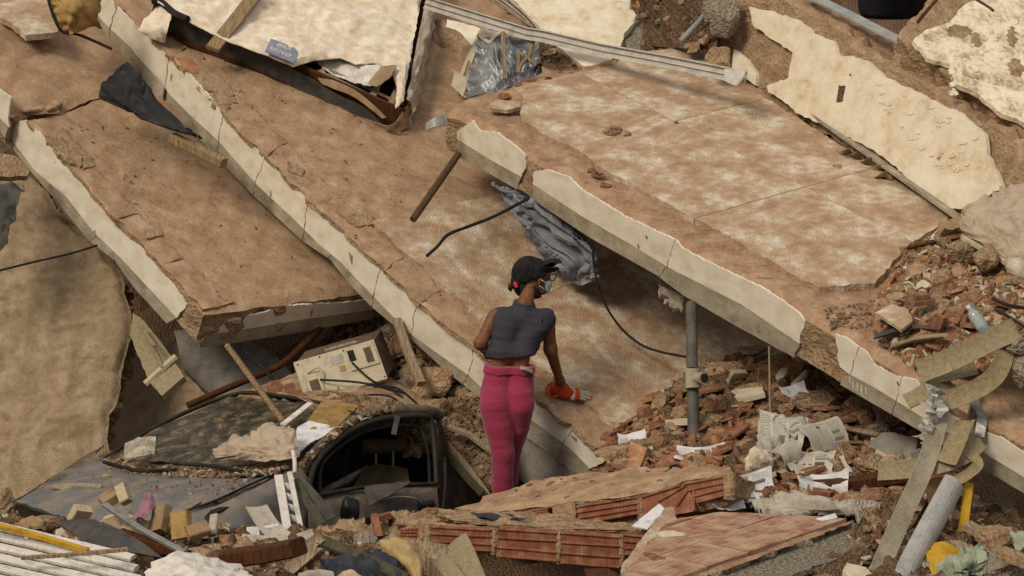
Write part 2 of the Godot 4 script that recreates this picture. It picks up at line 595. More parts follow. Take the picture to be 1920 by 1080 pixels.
	var grimy := paint(Z, [[fine, 0.65], [medium, 0.35]], [[0.05, c8(82, 72, 54)], [0.22, c8(126, 113, 87)], [0.55, c8(140, 126, 98)], [0.8, c8(152, 138, 110)], [0.97, c8(172, 158, 132)]])
	var flaky := paint(Z, [[medium, 0.5], [fine, 0.5]], [[0.1, c8(58, 42, 31)], [0.4, c8(104, 76, 52)], [0.55, c8(150, 120, 86)], [0.8, c8(196, 170, 130)]])
	M.flaky = mat(flaky, 0.9, Color.WHITE, b_fine, 0.6, 3.0)
	M.beige = mat(grimy, 0.6, Color.WHITE, b_fine, 0.1, 1.6)
	M.beigelight = mat(grimy, 0.65, c8(255, 252, 246), b_fine, 0.1, 1.3)
	M.dust = mat(dust, 0.95, Color.WHITE, b_fine, 1.2, 1.0)
	M.reddust = mat(reddust, 0.95, Color.WHITE, b_fine, 1.2, 1.0)
	M.mortar = mat(mortar, 0.95, Color.WHITE, b_med, 1.6, 1.6)
	M.cream = mat(cream, 0.85, Color.WHITE, b_fine, 0.25, 1.3)
	M.yellowcream = mat(yellowcream, 0.85, Color.WHITE, b_fine, 0.3, 0.8)
	M.peel = mat(peel, 0.85, Color.WHITE, b_med, 0.6, 1.0)
	M.band = mat(band, 0.9, Color.WHITE, b_fine, 0.4, 1.0)
	M.tile = mat(tilet, 0.8, Color.WHITE, b_fine, 0.5, 0.55, 0)
	M.redtile = mat(redtile, 0.7, Color.WHITE, b_streak, 0.25, 1.0, 0)
	M.brick = mat(brick, 0.85, Color.WHITE, b_fine, 0.4, 2.2)
	M.stucco = mat(stucco, 0.95, Color.WHITE, b_fine, 1.4, 1.2)
	M.soil = mat(soil, 1.0, Color.WHITE, b_med, 4.0, 2.5)
	M.stone = mat(stone, 0.95, Color.WHITE, b_med, 3.0, 2.0)
	M.wood = mat(wood, 0.85, Color.WHITE, b_streak, 0.12, 1.6, 1)
	M.paleplank = mat(wood, 0.85, c8(255, 245, 228), b_streak, 0.1, 1.6, 1)
	M.darkwood = mat(wood, 0.85, c8(140, 100, 78), b_streak, 0.12, 1.6, 1)
	M.rust = mat(rust, 0.9, Color.WHITE, b_fine, 0.6, 6.0)
	M.carp = mat(carp, 0.5, Color.WHITE, b_fine, 0.05, 1.2)
	M.bonnet = mat(bonnet, 0.5, Color.WHITE, b_fine, 0.05, 0.9)
	M.fabric = mat(cloth, 0.9, Color.WHITE, b_coarse, 1.0, 1.4)
	M.velour = mat(velour, 0.95, Color.WHITE, b_fine, 0.03, 1.3)
	M.velour.rim_enabled = true
	M.velour.rim = 0.5
	M.screen = mat(screen, 0.25, Color.WHITE, null, 0, 1.6)
	M.screen.transparency = BaseMaterial3D.TRANSPARENCY_ALPHA
	# broken pieces, textured in their own space
	M.f_clay = mat(claydust, 0.9, Color.WHITE, b_fine, 0.5, 3.0, 1)
	M.f_clay2 = mat(claydust, 0.92, c8(255, 244, 232), b_fine, 0.5, 2.4, 1)
	M.f_clay3 = mat(reddust, 0.95, c8(250, 228, 208), b_fine, 0.5, 2.0, 1)
	M.f_mortar = mat(mortar, 0.95, Color.WHITE, b_med, 2.0, 2.6, 1)
	M.f_dust = mat(dust, 0.95, Color.WHITE, b_med, 2.0, 2.6, 1)
	M.f_cream = mat(cream, 0.9, c8(236, 232, 222), b_fine, 0.4, 2.0, 1)
	M.f_stone = mat(stone, 0.95, Color.WHITE, b_med, 2.0, 2.4, 1)
	# plain colours with a little unevenness
	for a in [["black", 34, 33, 33, 0.8], ["blackplastic", 24, 24, 26, 0.35], ["white", 214, 208, 200, 0.8], ["paper", 214, 214, 218, 0.9], ["newsprint", 172, 166, 154, 0.95],
			["steel", 150, 148, 144, 0.45], ["zinc", 168, 168, 164, 0.5], ["yellow", 190, 148, 40, 0.55],
			["shirt", 56, 54, 60, 0.95], ["skin", 116, 74, 50, 0.48], ["hair", 22, 18, 17, 0.6], ["cap", 24, 24, 25, 0.9], ["orange", 186, 66, 34, 0.85], ["glovewhite", 196, 180, 156, 0.9],
			["pink", 222, 60, 84, 0.8], ["mask", 160, 174, 172, 0.85], ["navy", 48, 52, 64, 0.8], ["blue", 132, 138, 156, 0.8], ["ochre", 170, 140, 88, 0.9], ["envelope", 150, 118, 70, 0.9], ["channel", 196, 191, 182, 0.5], ["pipe", 88, 86, 80, 0.6],
			["acwhite", 186, 174, 148, 0.6], ["acdark", 92, 78, 62, 0.85], ["curtain", 126, 130, 138, 0.85], ["tarp", 142, 146, 150, 0.35], ["greycloth", 176, 168, 156, 0.95], ["greencloth", 150, 160, 138, 0.9],
			["darkgrey", 72, 70, 68, 0.7], ["greywall", 138, 132, 124, 0.9], ["cardboard", 150, 124, 94, 0.9], ["bookpage", 190, 172, 142, 0.9], ["moss", 74, 72, 56, 0.9], ["teal", 92, 126, 114, 0.5], ["magenta", 146, 106, 120, 0.9], ["bag", 176, 158, 138, 0.5], ["yellowbag", 178, 152, 104, 0.45], ["cartdark", 40, 36, 32, 0.55], ["seat", 96, 84, 66, 0.9], ["carlow", 80, 78, 76, 0.38]]:
		var base := c8(a[1], a[2], a[3])
		M[a[0]] = mat(paint(64, [[grey(a[1] + a[2], 0.05, 4, 64, 64, 64), 0.6], [grey(a[3], 0.3, 2, 64, 64, 64), 0.4]], [[0.2, base.darkened(0.18)], [0.5, base], [0.8, base.lerp(c8(170, 140, 108), 0.14)]]), a[4], Color.WHITE, b_fine, 0.12, 2.0) if a[0] not in ["glass"] else null
	M.shirt.albedo_texture = null
	M.shirt.albedo_color = c8(57, 55, 61)
	for k in ["shirt", "skin", "cap", "hair"]:
		M[k].uv1_scale = Vector3.ONE * 5.0
		M[k].heightmap_scale = 0.03
	for k in ["curtain", "greycloth", "greencloth", "paper", "newsprint"]:
		M[k].cull_mode = BaseMaterial3D.CULL_DISABLED
	M.tarp.metallic = 0.35
	M.zinc.metallic = 0.2
	M.steel.metallic = 0.5
	# clear film with dust on it
	var film := paint(Z, [[coarse, 0.4], [ridged, 0.3], [fine, 0.3]], [[0.15, c8(190, 178, 160, 40)], [0.5, c8(200, 186, 166, 95)], [0.85, c8(216, 204, 188, 190)]], true)
	M.film = mat(film, 0.3, Color.WHITE, null, 0, 1.6)
	M.film.transparency = BaseMaterial3D.TRANSPARENCY_ALPHA
	var glassy := StandardMaterial3D.new()
	glassy.albedo_color = Color(0.75, 0.8, 0.82, 0.35)
	glassy.roughness = 0.08
	glassy.transparency = BaseMaterial3D.TRANSPARENCY_ALPHA
	M.clear = glassy
	# flat print: grey columns of text on a sheet
	M.print = mat(print_page(c8(208, 206, 204), c8(70, 70, 84), 5), 0.9, Color.WHITE, null, 0, 1, 0)
	M.newspage = mat(print_page(c8(178, 172, 160), c8(66, 62, 60), 9), 0.9, Color.WHITE, null, 0, 1, 0)
	for k in ["print", "newspage"]:
		M[k].cull_mode = BaseMaterial3D.CULL_DISABLED

func print_page(bg: Color, ink: Color, key: int) -> ImageTexture:
	var im := Image.create(256, 256, false, Image.FORMAT_RGB8)
	im.fill(bg)
	var r := RandomNumberGenerator.new()
	r.seed = key
	for col in 3:
		var x0 := 16 + col * 78
		var y := 20
		while y < 236:
			if r.randf() < 0.12:
				var h := r.randi_range(12, 34)
				im.fill_rect(Rect2i(x0, y, r.randi_range(30, 66), h), ink.lerp(bg, r.randf_range(0.1, 0.6)))
				y += h + 6
			else:
				var x := x0
				while x < x0 + 62:
					var w := r.randi_range(3, 11)
					im.fill_rect(Rect2i(x, y, mini(w, x0 + 66 - x), 2), ink.lerp(bg, 0.35))
					x += w + 3
				y += 6
	return ImageTexture.create_from_image(im)

# ---------------------------------------------------------------- slab edges, tiles, heaps
func edge_faces(f: Face, px: Array) -> Array:
	# the upright faces below a slab's front edge, one for each length between two bends
	var out := []
	for i in range(0, px.size() - 2, 2):
		var a := hit(f, px[i], px[i + 1])
		var b := hit(f, px[i + 2], px[i + 3])
		var n := (b - a).cross(f.n).normalized()
		if n.dot(eye - a) < 0:
			n = -n
		out.append([px[i], px[i + 2], Face.new(a, n, b - a)])
	return out

func y_at(l: Array, x: float) -> float:
	if x <= l[0]:
		return l[1] + (x - l[0]) * (l[3] - l[1]) / (l[2] - l[0])
	for i in range(0, l.size() - 2, 2):
		if x <= l[i + 2]:
			return lerpf(l[i + 1], l[i + 3], (x - l[i]) / maxf(l[i + 2] - l[i], 0.001))
	var n := l.size()
	return l[n - 1] + (x - l[n - 2]) * (l[n - 1] - l[n - 3]) / (l[n - 2] - l[n - 4])

func between(l: Array, a: float, b: float) -> Array:
	var o := [a, y_at(l, a)]
	for i in range(0, l.size(), 2):
		if l[i] > a + 1 and l[i] < b - 1:
			o.append(l[i]); o.append(l[i + 1])
	o.append(b); o.append(y_at(l, b))
	return o

func edge_plates(owner: Node3D, faces: Array, top: Array, bot: Array, cracks: Array, h0: float, h1: float, m: Material, called: String, ragged: float, key: int) -> void:
	# coats on a slab's edge, broken where the cracks run
	for i in cracks.size() - 1:
		var c0: Array = cracks[i]
		var c1: Array = cracks[i + 1]
		var px := between(bot, c0[1] + 0.8, c1[1] - 0.8)
		var nb := px.size() / 2
		var rs := RandomNumberGenerator.new()
		rs.seed = key * 31 + i + 1
		var y0 := y_at(bot, c1[1])
		var y1 := y_at(top, c1[0])
		for k in [0.25, 0.5, 0.75]:
			px.append(lerpf(c1[1], c1[0], k) - 0.8 + rs.randf_range(-2.5, 2.5)); px.append(lerpf(y0, y1, k))
		var t := between(top, c0[0] + 0.8, c1[0] - 0.8)
		for k in range(t.size() - 2, -1, -2):
			px.append(t[k]); px.append(t[k + 1])
		rs.seed = key * 31 + i
		y0 = y_at(bot, c0[1])
		y1 = y_at(top, c0[0])
		var back := []
		for k in [0.25, 0.5, 0.75]:
			back.append([lerpf(c0[1], c0[0], k) + 0.8 + rs.randf_range(-2.5, 2.5), lerpf(y0, y1, k)])
		back.reverse()
		for b in back:
			px.append(b[0]); px.append(b[1])
		var mid: float = (c0[0] + c1[0] + c0[1] + c1[1]) / 4
		var fc: Face = faces[0][2]
		for f in faces:
			if mid >= f[0]:
				fc = f[2]
		var p := jag(poly(fc, px, h1), ragged, 0.018, key * 50 + i, nb - 1)
		var s := Shape.new()
		prism(s, fc, p, h0, h1)
		part(s, called, m, owner)

func tiles(owner: Node3D, f: Face, region: Array, o: Array, to: Array, la: float, lb: float, h0: float, h1: float, m: Material, gap := 0.003, ragged := 0.012) -> void:
	var reg := jag(poly(f, region), ragged, 0.05, int(region[0]))
	var p0 := f.to2(hit(f, o[0], o[1]))
	var a := (f.to2(hit(f, to[0], to[1])) - p0).normalized()
	var b := a.orthogonal()
	var r := RandomNumberGenerator.new()
	r.seed = int(region[0])
	for i in range(-9, 10):
		for j in range(-9, 10):
			var q := p0 + a * la * i + b * lb * j
			var cell := PackedVector2Array([q + (a + b) * gap, q + a * (la - gap) + b * gap, q + a * (la - gap) + b * (lb - gap), q + a * gap + b * (lb - gap)])
			for piece in Geometry2D.intersect_polygons(cell, reg):
				if Geometry2D.is_polygon_clockwise(piece) or piece.size() < 3:
					continue
				var s := Shape.new()
				var dh := r.randf_range(-0.002, 0.002)
				prism(s, f, piece, h0, h1 + dh)
				if s.v.size() < 12:
					continue
				var off := Vector2(r.randf(), r.randf()) * 3.0
				for k in s.uv.size():
					# the scrapes run down the slope
					s.uv[k] = Vector2((s.uv[k] - p0).dot(b), (s.uv[k] - p0).dot(a)) + off
				part(s, "tile", m, owner)

func ridge_strip(owner: Node3D, f: Face, outer: Array, inner: Array, h: float, key: int) -> void:
	# mortar left where a wall stood along the slab's edge, in broken lengths
	var n := outer.size() / 2
	for i in n - 1:
		var o0 := Vector2(outer[i * 2], outer[i * 2 + 1])
		var o1 := Vector2(outer[i * 2 + 2], outer[i * 2 + 3])
		var i0 := Vector2(inner[i * 2], inner[i * 2 + 1])
		var i1 := Vector2(inner[i * 2 + 2], inner[i * 2 + 3])
		var px := [o0.x, o0.y, o1.x, o1.y, i1.x, i1.y, i0.x, i0.y]
		var s := Shape.new()
		var side := Shape.new()
		slab(s, side, f.lifted(h), jag(poly(f, px), 0.022, 0.07, key * 13 + i), h + 0.03, 0.04, 0.014, 0.008, 3.0, 0.006)
		part(s, "mortar_strip", M.dust, owner)
		part(side, "mortar_rim", M.mortar, owner)

func grit(f: Face, px: Array, count: int, label: String) -> void:
	var rows := []
	for j in 2:
		var l := PackedVector3Array()
		for i in 3:
			l.append(hit(f, px[j * 3 + i][0], px[j * 3 + i][1], 0.008))
		rows.append(l)
	gravel(rows, count, 0.03, 0.2, "slab_grit", label, ["f_mortar", "f_clay2", "f_cream", "f_dust"])

func make_fragments() -> void:
	for i in 9:
		frag["clay%d" % i] = shard(rng.randf_range(0.05, 0.075), rng.randf_range(0.06, 0.11), rng.randf_range(0.009, 0.014), 10 + i, rng.randf_range(-0.25, 0.25), [0, 0, 2, 0, 3, 0, 2, 0, 0][i]).mesh(Vector3.ZERO)
	for i in 6:
		frag["flake%d" % i] = shard(rng.randf_range(0.05, 0.08), rng.randf_range(0.06, 0.1), rng.randf_range(0.012, 0.02), 40 + i).mesh(Vector3.ZERO)
	for i in 8:
		frag["lump%d" % i] = chunk(Vector3(rng.randf_range(0.05, 0.08), rng.randf_range(0.03, 0.055), rng.randf_range(0.05, 0.08)), 70 + i).mesh(Vector3.ZERO)
	for i in 5:
		frag["stick%d" % i] = chunk(Vector3(rng.randf_range(0.12, 0.2), 0.012, rng.randf_range(0.016, 0.03)), 90 + i).mesh(Vector3.ZERO)

const KINDS := {
	"clay": ["clay_shard", 9, "clay shard", ["f_clay", "f_clay2", "f_clay3", "f_clay2", "f_dust"]],
	"flake": ["plaster_flake", 6, "plaster flake", ["f_cream", "f_mortar", "f_dust", "f_mortar"]],
	"lump": ["concrete_lump", 8, "concrete lump", ["f_mortar", "f_dust", "f_stone", "f_mortar"]],
	"stick": ["wood_splinter", 5, "wood splinter", ["wood", "darkwood", "wood"]],
}

func scatter(rows: Array, counts: Dictionary, smin: float, smax: float, where: String, flat := 0.6, lift := 0.01, power := 1.0) -> void:
	# loose pieces lying on a heap's surface, each one a thing
	for kind in counts:
		var k: Array = KINDS[kind]
		for i in counts[kind]:
			var u := rng.randf()
			var v := rng.randf()
			var p := on_sheet(rows, u, v)
			var a := on_sheet(rows, minf(u + 0.02, 1), v) - on_sheet(rows, maxf(u - 0.02, 0), v)
			var b := on_sheet(rows, u, minf(v + 0.02, 1)) - on_sheet(rows, u, maxf(v - 0.02, 0))
			var n := a.cross(b).normalized()
			if n.dot(eye - p) < 0:
				n = -n
			n = (n + Vector3(rng.randf_range(-1, 1), rng.randf_range(-0.4, 1), rng.randf_range(-1, 1)) * (1.0 - flat)).normalized()
			var t := n.cross(Vector3(rng.randf_range(-1, 1), rng.randf_range(-1, 1), rng.randf_range(-1, 1))).normalized()
			var sc := lerpf(smin, smax, pow(rng.randf(), 1.8 * power))
			var o := MeshInstance3D.new()
			o.name = nodename(k[0])
			o.mesh = frag["%s%d" % [kind, rng.randi() % k[1]]]
			o.material_override = M[k[3][rng.randi() % k[3].size()]]
			add_child(o)
			o.transform = Transform3D(Basis(t, n, t.cross(n)).scaled_local(Vector3(sc, sc * rng.randf_range(0.8, 1.15), sc * rng.randf_range(0.8, 1.2))), p + n * lift * sc)
			o.set_meta("label", {"clay": "broken red clay brick shard", "flake": "broken flat piece of plaster", "lump": "broken lump of mortar and concrete", "stick": "dusty splinter of wood"}[kind] + " " + where)
			o.set_meta("category", k[2])
			o.set_meta("group", k[2] + "s " + where)

func gravel(rows: Array, count: int, smin: float, smax: float, called: String, label: String, mats: Array, u0 := 0.0, u1 := 1.0, v0 := 0.0, v1 := 1.0) -> void:
	# small rubble that nobody could count, as one joined mass
	for mi in mats.size():
		var mm := MultiMesh.new()
		mm.transform_format = MultiMesh.TRANSFORM_3D
		mm.mesh = frag[["lump2", "clay1", "flake2", "lump5"][mi % 4]]
		mm.instance_count = count / mats.size()
		for i in mm.instance_count:
			var u := rng.randf_range(u0, u1)
			var v := rng.randf_range(v0, v1)
			var p := on_sheet(rows, u, v)
			var n := Vector3(rng.randf_range(-1, 1), rng.randf_range(0, 1.4), rng.randf_range(-1, 1)).normalized()
			var t := n.cross(Vector3(rng.randf_range(-1, 1), rng.randf_range(-1, 1), rng.randf_range(-1, 1))).normalized()
			var sc := lerpf(smin, smax, pow(rng.randf(), 2.2))
			mm.set_instance_transform(i, Transform3D(Basis(t, n, t.cross(n)).scaled_local(Vector3.ONE * sc), p))
		var o := MultiMeshInstance3D.new()
		o.name = nodename(called)
		o.multimesh = mm
		o.material_override = M[mats[mi]]
		add_child(o)
		o.set_meta("kind", "stuff")
		o.set_meta("label", label)
		o.set_meta("category", "rubble")

# ---------------------------------------------------------------- the scene
var S1: Face
var S2: Face
var S3: Face

func _ready() -> void:
	rng.seed = 20
	nz.seed = 11
	nz.frequency = 1.0
	nz.noise_type = FastNoiseLite.TYPE_SIMPLEX
	nz.fractal_type = FastNoiseLite.FRACTAL_NONE
	var cam := Camera3D.new()
	cam.name = "camera"
	add_child(cam)
	cam.position = eye
	cam.basis = Basis(Vector3.RIGHT, upv, -fwd)
	cam.fov = rad_to_deg(2.0 * atan(540.0 / FOCAL))
	cam.near = 0.5
	cam.far = 300
	cam.current = true
	var env := Environment.new()
	env.background_mode = Environment.BG_SKY
	var sm := ProceduralSkyMaterial.new()
	sm.sky_top_color = Color(0.84, 0.83, 0.82)
	sm.sky_horizon_color = Color(0.42, 0.41, 0.395)
	sm.ground_horizon_color = Color(0.22, 0.20, 0.18)
	sm.ground_bottom_color = Color(0.16, 0.14, 0.12)
	sm.sky_curve = 0.25
	sm.sun_angle_max = 0.0
	var sky := Sky.new()
	sky.sky_material = sm
	env.sky = sky
	env.background_energy_multiplier = 0.62
	env.tonemap_mode = Environment.TONE_MAPPER_LINEAR
	env.tonemap_exposure = 1.52
	env.sdfgi_enabled = true
	env.ssao_enabled = true
	env.ssil_enabled = true
	var we := WorldEnvironment.new()
	we.name = "environment"
	we.environment = env
	add_child(we)
	var sun := DirectionalLight3D.new()
	sun.name = "sun"
	add_child(sun)
	sun.look_at_from_position(Vector3(-4.2, 6.0, 4.6), Vector3.ZERO)
	sun.light_energy = 0.5
	sun.light_color = Color(1.0, 0.95, 0.87)
	sun.light_angular_distance = 20.0
	sun.shadow_enabled = true

	make_materials()
	make_fragments()
	S1 = Face.new(at(385, 600, 15.1), camdir(0.3175, 0.79, 0.524), Vector3.RIGHT)
	S2 = Face.new(at(900, 700, 14.7), camdir(0.25, 0.80, 0.54), Vector3.RIGHT)
	S3 = Face.new(at(1510, 600, 13.3), camdir(0.017, 0.896, 0.442), Vector3.RIGHT)
	build_ground()
	build_slabs()
	build_walls()
	build_top()
	build_car()
	build_bricks()
	build_cavity()
	build_right()
	build_front()
	build_woman()
	print("triangles and nodes: ", get_child_count())

func build_ground() -> void:
	var s := Shape.new()
	s.quad(Vector3(-120, -0.6, 60), Vector3(120, -0.6, 60), Vector3(120, -0.6, -120), Vector3(-120, -0.6, -120), Vector3.UP)
	struct(s, "ground", M.soil)
	# the debris that everything lies on, one uneven sheet rising towards the back
	s = Shape.new()
	var rows := []
	for j in 9:
		var z := lerpf(6.0, -13.0, j / 8.0)
		var l := PackedVector3Array()
		for i in 7:
			var x := lerpf(-9.0, 9.0, i / 6.0)
			var y := -0.25 + 0.1 * sin(i * 2.1 + j)
			if z > 1.0:
				y = -0.1 + 0.08 * sin(i * 1.7 + j * 0.8)
			if z < -3.0:
				y = lerpf(0.0, 5.6, (-3.0 - z) / 10.0)
			l.append(Vector3(x, y, z))
		rows.append(l)
	sheet(s, rows, 90, 90, 0.08, 0.8, 0.0, false)
	struct(s, "rubble_ground", M.soil)

func build_slabs() -> void:
	# ---- lower slab on the left
	var t := thing("concrete_slab", "lowest tilted floor slab with cream painted edges and a broken near corner, propped on a rusty post", "slab", hit(S1, 385, 600))
	var ar := [47, 220, 384, 584, 712, 543]
	var top := Shape.new()
	var side := Shape.new()
	var p := poly(S1, [384, 584, 47, 220, 92, 214, 150, 196, 190, 180, 330, 120, 420, 60, 900, 300, 900, 520, 712, 543])
	p = jag(p, 0.012, 0.08, 3, 1)
	slab(top, side, S1, p, 0.27, 0.045, 0.016, 0.03, 1.3, 0.012)
	part(top, "slab_top", M.dust, t)
	part(side, "slab_body", M.mortar, t)
	var fc := edge_faces(S1, [47, 220, 384, 584])
	edge_plates(t, fc, [20, 232, 47, 225, 75, 250, 112, 300, 165, 360, 192, 392, 220, 430, 272, 472, 300, 510, 327, 537, 350, 572], [5, 240, 10, 245, 35, 280, 65, 320, 125, 370, 175, 435, 227, 485, 260, 520, 330, 595], [[26, 8], [350, 332]], -0.004, 0.011, M.cream, "plaster_coat", 0.005, 11)
	edge_plates(t, fc, [5, 241, 10, 246, 35, 281, 65, 321, 125, 371, 175, 436, 227, 486, 260, 521, 330, 596], [0, 250, 50, 312, 110, 382, 165, 450, 215, 488, 227, 506, 252, 540, 312, 606], [[8, 4], [180, 168], [331, 313]], -0.004, 0.008, M.band, "edge_band", 0.003, 12)
	fc = edge_faces(S1, [384, 584, 712, 543])
	edge_plates(t, fc, [396, 626, 407, 618, 430, 600, 482, 589, 541, 573, 599, 569, 643, 568, 700, 560], [393, 628, 482, 614, 570, 599, 700, 581], [[397, 394], [700, 700]], -0.004, 0.011, M.cream, "plaster_coat", 0.005, 13)
	edge_plates(t, fc, [380, 630, 394, 629, 482, 615, 570, 600, 700, 582], [372, 652, 453, 641, 570, 622, 602, 615, 700, 598], [[384, 374], [700, 700]], -0.004, 0.008, M.band, "edge_band", 0.003, 14)

	ridge_strip(t, S1, [50, 226, 112, 292, 165, 350, 220, 412, 300, 496, 380, 580], [110, 224, 160, 292, 214, 350, 262, 400, 345, 486, 440, 566], 0.01, 82)
	for q in [[82, 252, 110, 250, 160, 300, 150, 312, 120, 300], [150, 296, 172, 292, 176, 310, 156, 316], [270, 430, 300, 426, 306, 440, 276, 446]]:
		part(plate(S1, q, -0.02, 0.02, 0.012, 0.03, q[0]), "mortar_patch", M.mortar, t)
	grit(S1, [[120, 240], [300, 250], [640, 520], [70, 250], [250, 400], [420, 570]], 200, "grit scattered on the lowest slab")

	# ---- its upper length, cracked off
	var f1b := Face.new(hit(S1, 60, 200, 0.01), (S1.n + Vector3(0.02, 0, 0.03)).normalized(), Vector3.RIGHT)
	t = thing("concrete_slab", "short upper length of floor slab cracked off above a jagged gap, brown with grit", "slab", hit(f1b, 60, 210))
	top = Shape.new()
	side = Shape.new()
	p = jag(poly(f1b, [22, 214, -120, 50, -60, -30, 120, 30, 330, 60, 420, 58, 330, 116, 192, 176, 150, 190, 120, 208, 62, 210]), 0.015, 0.06, 5, 1)
	slab(top, side, f1b, p, 0.27, 0.05, 0.035, 0.03, 1.7, 0.02)
	part(top, "slab_top", M.dust, t)
	part(side, "slab_body", M.mortar, t)
	fc = edge_faces(f1b, [-120, 50, 22, 214])
	edge_plates(t, fc, [-100, 70, -20, 150, 0, 168, 21, 184, 22, 200], [-100, 100, -30, 190, 0, 222, 18, 240], [[-60, -80], [21, 17]], -0.004, 0.011, M.cream, "plaster_coat", 0.004, 15)
	edge_plates(t, fc, [-100, 101, -30, 191, 0, 223, 18, 241], [-100, 130, -30, 208, 0, 246, 12, 262], [[-60, -80], [17, 10]], -0.004, 0.008, M.band, "edge_band", 0.003, 16)
	for c in [[62, 205, 0.1, 0.035, 21], [97, 203, 0.05, 0.04, 22], [108, 194, 0.05, 0.03, 23]]:
		var s := chunk(Vector3(c[2], c[3], 0.06), c[4])
		var w := hit(S1, c[0], c[1], 0.04)
		for i in s.v.size():
			s.v[i] += w
		lone(s, "mortar_piece", M.dust, "loose mortar piece lying along the jagged gap of the cracked slab", "mortar", "mortar pieces in the slab gap")

	# ---- the long middle slab
	t = thing("concrete_slab", "long middle floor slab with a cracked cream edge, the woman rests a hand on it", "slab", hit(S2, 900, 700))
	var arris := [100, -118, 205, -8, 262, 50, 325, 106, 420, 212, 496, 288, 586, 376, 722, 498, 787, 560, 890, 642, 1080, 800, 1152, 862]
	var pl := []
	for i in range(arris.size() - 2, -1, -2):
		pl.append(arris[i]); pl.append(arris[i + 1])
	var nstraight := pl.size() / 2 - 1
	pl.append_array([500, -330, 1000, -90, 1560, 560, 1340, 812])
	p = jag(poly(S2, pl), 0.02, 0.1, 7, nstraight)
	top = Shape.new()
	side = Shape.new()
	slab(top, side, S2, p, 0.285, 0.05, 0.02, 0.03, 1.1, 0.01)
	part(top, "slab_top", M.dust, t)
	part(side, "slab_body", M.mortar, t)
	fc = edge_faces(S2, arris)
	var ct := [90, -110, 215, 8, 262, 55, 320, 110, 360, 145, 400, 190, 425, 230, 472, 272, 500, 295, 540, 345, 595, 388, 620, 425, 645, 440, 690, 485, 720, 505, 757, 540, 812, 590, 847, 615, 885, 645, 960, 706, 1000, 735, 1035, 760, 1065, 800, 1080, 810, 1095, 837, 1132, 842, 1142, 860]
	var cb := [60, -100, 155, 0, 200, 47, 245, 90, 307, 165, 350, 210, 410, 265, 480, 345, 550, 410, 595, 455, 640, 493, 685, 540, 765, 623, 880, 705, 895, 720, 1000, 790, 1070, 842, 1107, 880]
	var gb := [40, -100, 135, 0, 205, 90, 310, 192, 415, 305, 475, 367, 565, 450, 620, 488, 660, 538, 695, 574, 770, 636, 840, 699, 897, 744, 985, 818, 1065, 878, 1090, 892]
	edge_plates(t, fc, ct, cb, [[110, 75], [219, 206], [318, 308], [417, 410], [498, 478], [578, 570], [715, 700], [781, 770], [888, 878], [1074, 1055], [1142, 1107]], -0.004, 0.011, M.cream, "plaster_coat", 0.005, 17)
	edge_plates(t, fc, cb, gb, [[75, 60], [206, 200], [308, 306], [410, 405], [478, 474], [570, 566], [622, 614], [700, 696], [770, 768], [878, 868], [1055, 1045], [1106, 1088]], -0.004, 0.007, M.band, "edge_band", 0.002, 18)
	tiles(t, S2, [697, 420, 940, 368, 1180, 300, 1560, 560, 1335, 808, 1165, 808, 1120, 777, 1010, 690, 900, 603, 825, 535, 790, 502, 740, 465], [900, 603], [1120, 777], 1.45, 1.45, -0.02, 0.026, M.tile, 0.0016)
	ridge_strip(t, S2, [215, 4, 325, 110, 425, 222, 500, 296, 590, 386, 722, 508, 787, 570, 890, 652, 1080, 808, 1140, 858], [264, 0, 350, 88, 440, 170, 540, 268, 640, 372, 760, 480, 830, 545, 930, 640, 1110, 790, 1170, 840], 0.012, 81)
	for q in [[330, 108, 352, 104, 380, 130, 372, 138, 345, 130], [395, 178, 440, 182, 446, 192, 410, 196], [380, 140, 440, 176, 434, 182, 384, 168], [640, 404, 690, 398, 706, 420, 668, 424], [540, 300, 572, 318, 566, 330, 540, 318]]:
		part(plate(S2, q, -0.02, 0.018, 0.012, 0.03, q[0]), "mortar_patch", M.mortar if q[0] != 330 else M.f_clay3, t)
	grit(S2, [[300, 60], [700, 240], [1000, 560], [330, 130], [560, 360], [860, 600]], 260, "grit scattered on the long middle slab")
	# grey beam below the middle slab
	var s := Shape.new()
	sweep(s, rect(0.1, 0.42, 0.01), path([[930, 800, 15.2], [1120, 945, 14.55]]), Vector3.UP)
	lone(s, "concrete_beam", M.greywall, "grey concrete beam under the low end of the middle slab", "beam")

	# ---- the right hand slab
	t = thing("concrete_slab", "upper floor slab with dusty tiles on top, overhanging the cavity and the steel pipe", "slab", hit(S3, 1510, 600))
	arris = [862, 218, 1990, 868]
	pl = []
	for i in range(arris.size() - 2, -1, -2):
		pl.append(arris[i]); pl.append(arris[i + 1])
	nstraight = pl.size() / 2 - 1
	pl.append_array([838, 214, 846, 200, 872, 181, 905, 172, 965, 156, 1080, 128, 1190, 100, 1275, 85, 1340, 92, 2200, 560])
	p = jag(poly(S3, pl), 0.02, 0.07, 9, nstraight)
	top = Shape.new()
	side = Shape.new()
	slab(top, side, S3, p, 0.30, 0.045, 0.03, 0.03, 1.5, 0.009)
	part(top, "slab_top", M.reddust, t)
	part(side, "slab_body", M.mortar, t)
	fc = edge_faces(S3, arris)
	cb = [852, 258, 920, 300, 985, 336, 1090, 405, 1180, 457, 1250, 500, 1390, 571, 1500, 645, 1570, 684, 1590, 700, 1640, 727, 1705, 767, 1765, 805, 1830, 840, 1920, 895, 1990, 938]
	gb = [862, 296, 920, 327, 970, 356, 1110, 448, 1230, 515, 1280, 553, 1380, 611, 1490, 671, 1570, 718, 1720, 805, 1760, 830, 1835, 874, 1920, 925, 1990, 966]
	edge_plates(t, fc, [851, 252, 866, 240, 885, 226, 900, 246, 930, 248, 965, 273, 984, 290, 987, 310], cb, [[851, 852], [987, 978]], -0.004, 0.011, M.cream, "plaster_coat", 0.004, 21)
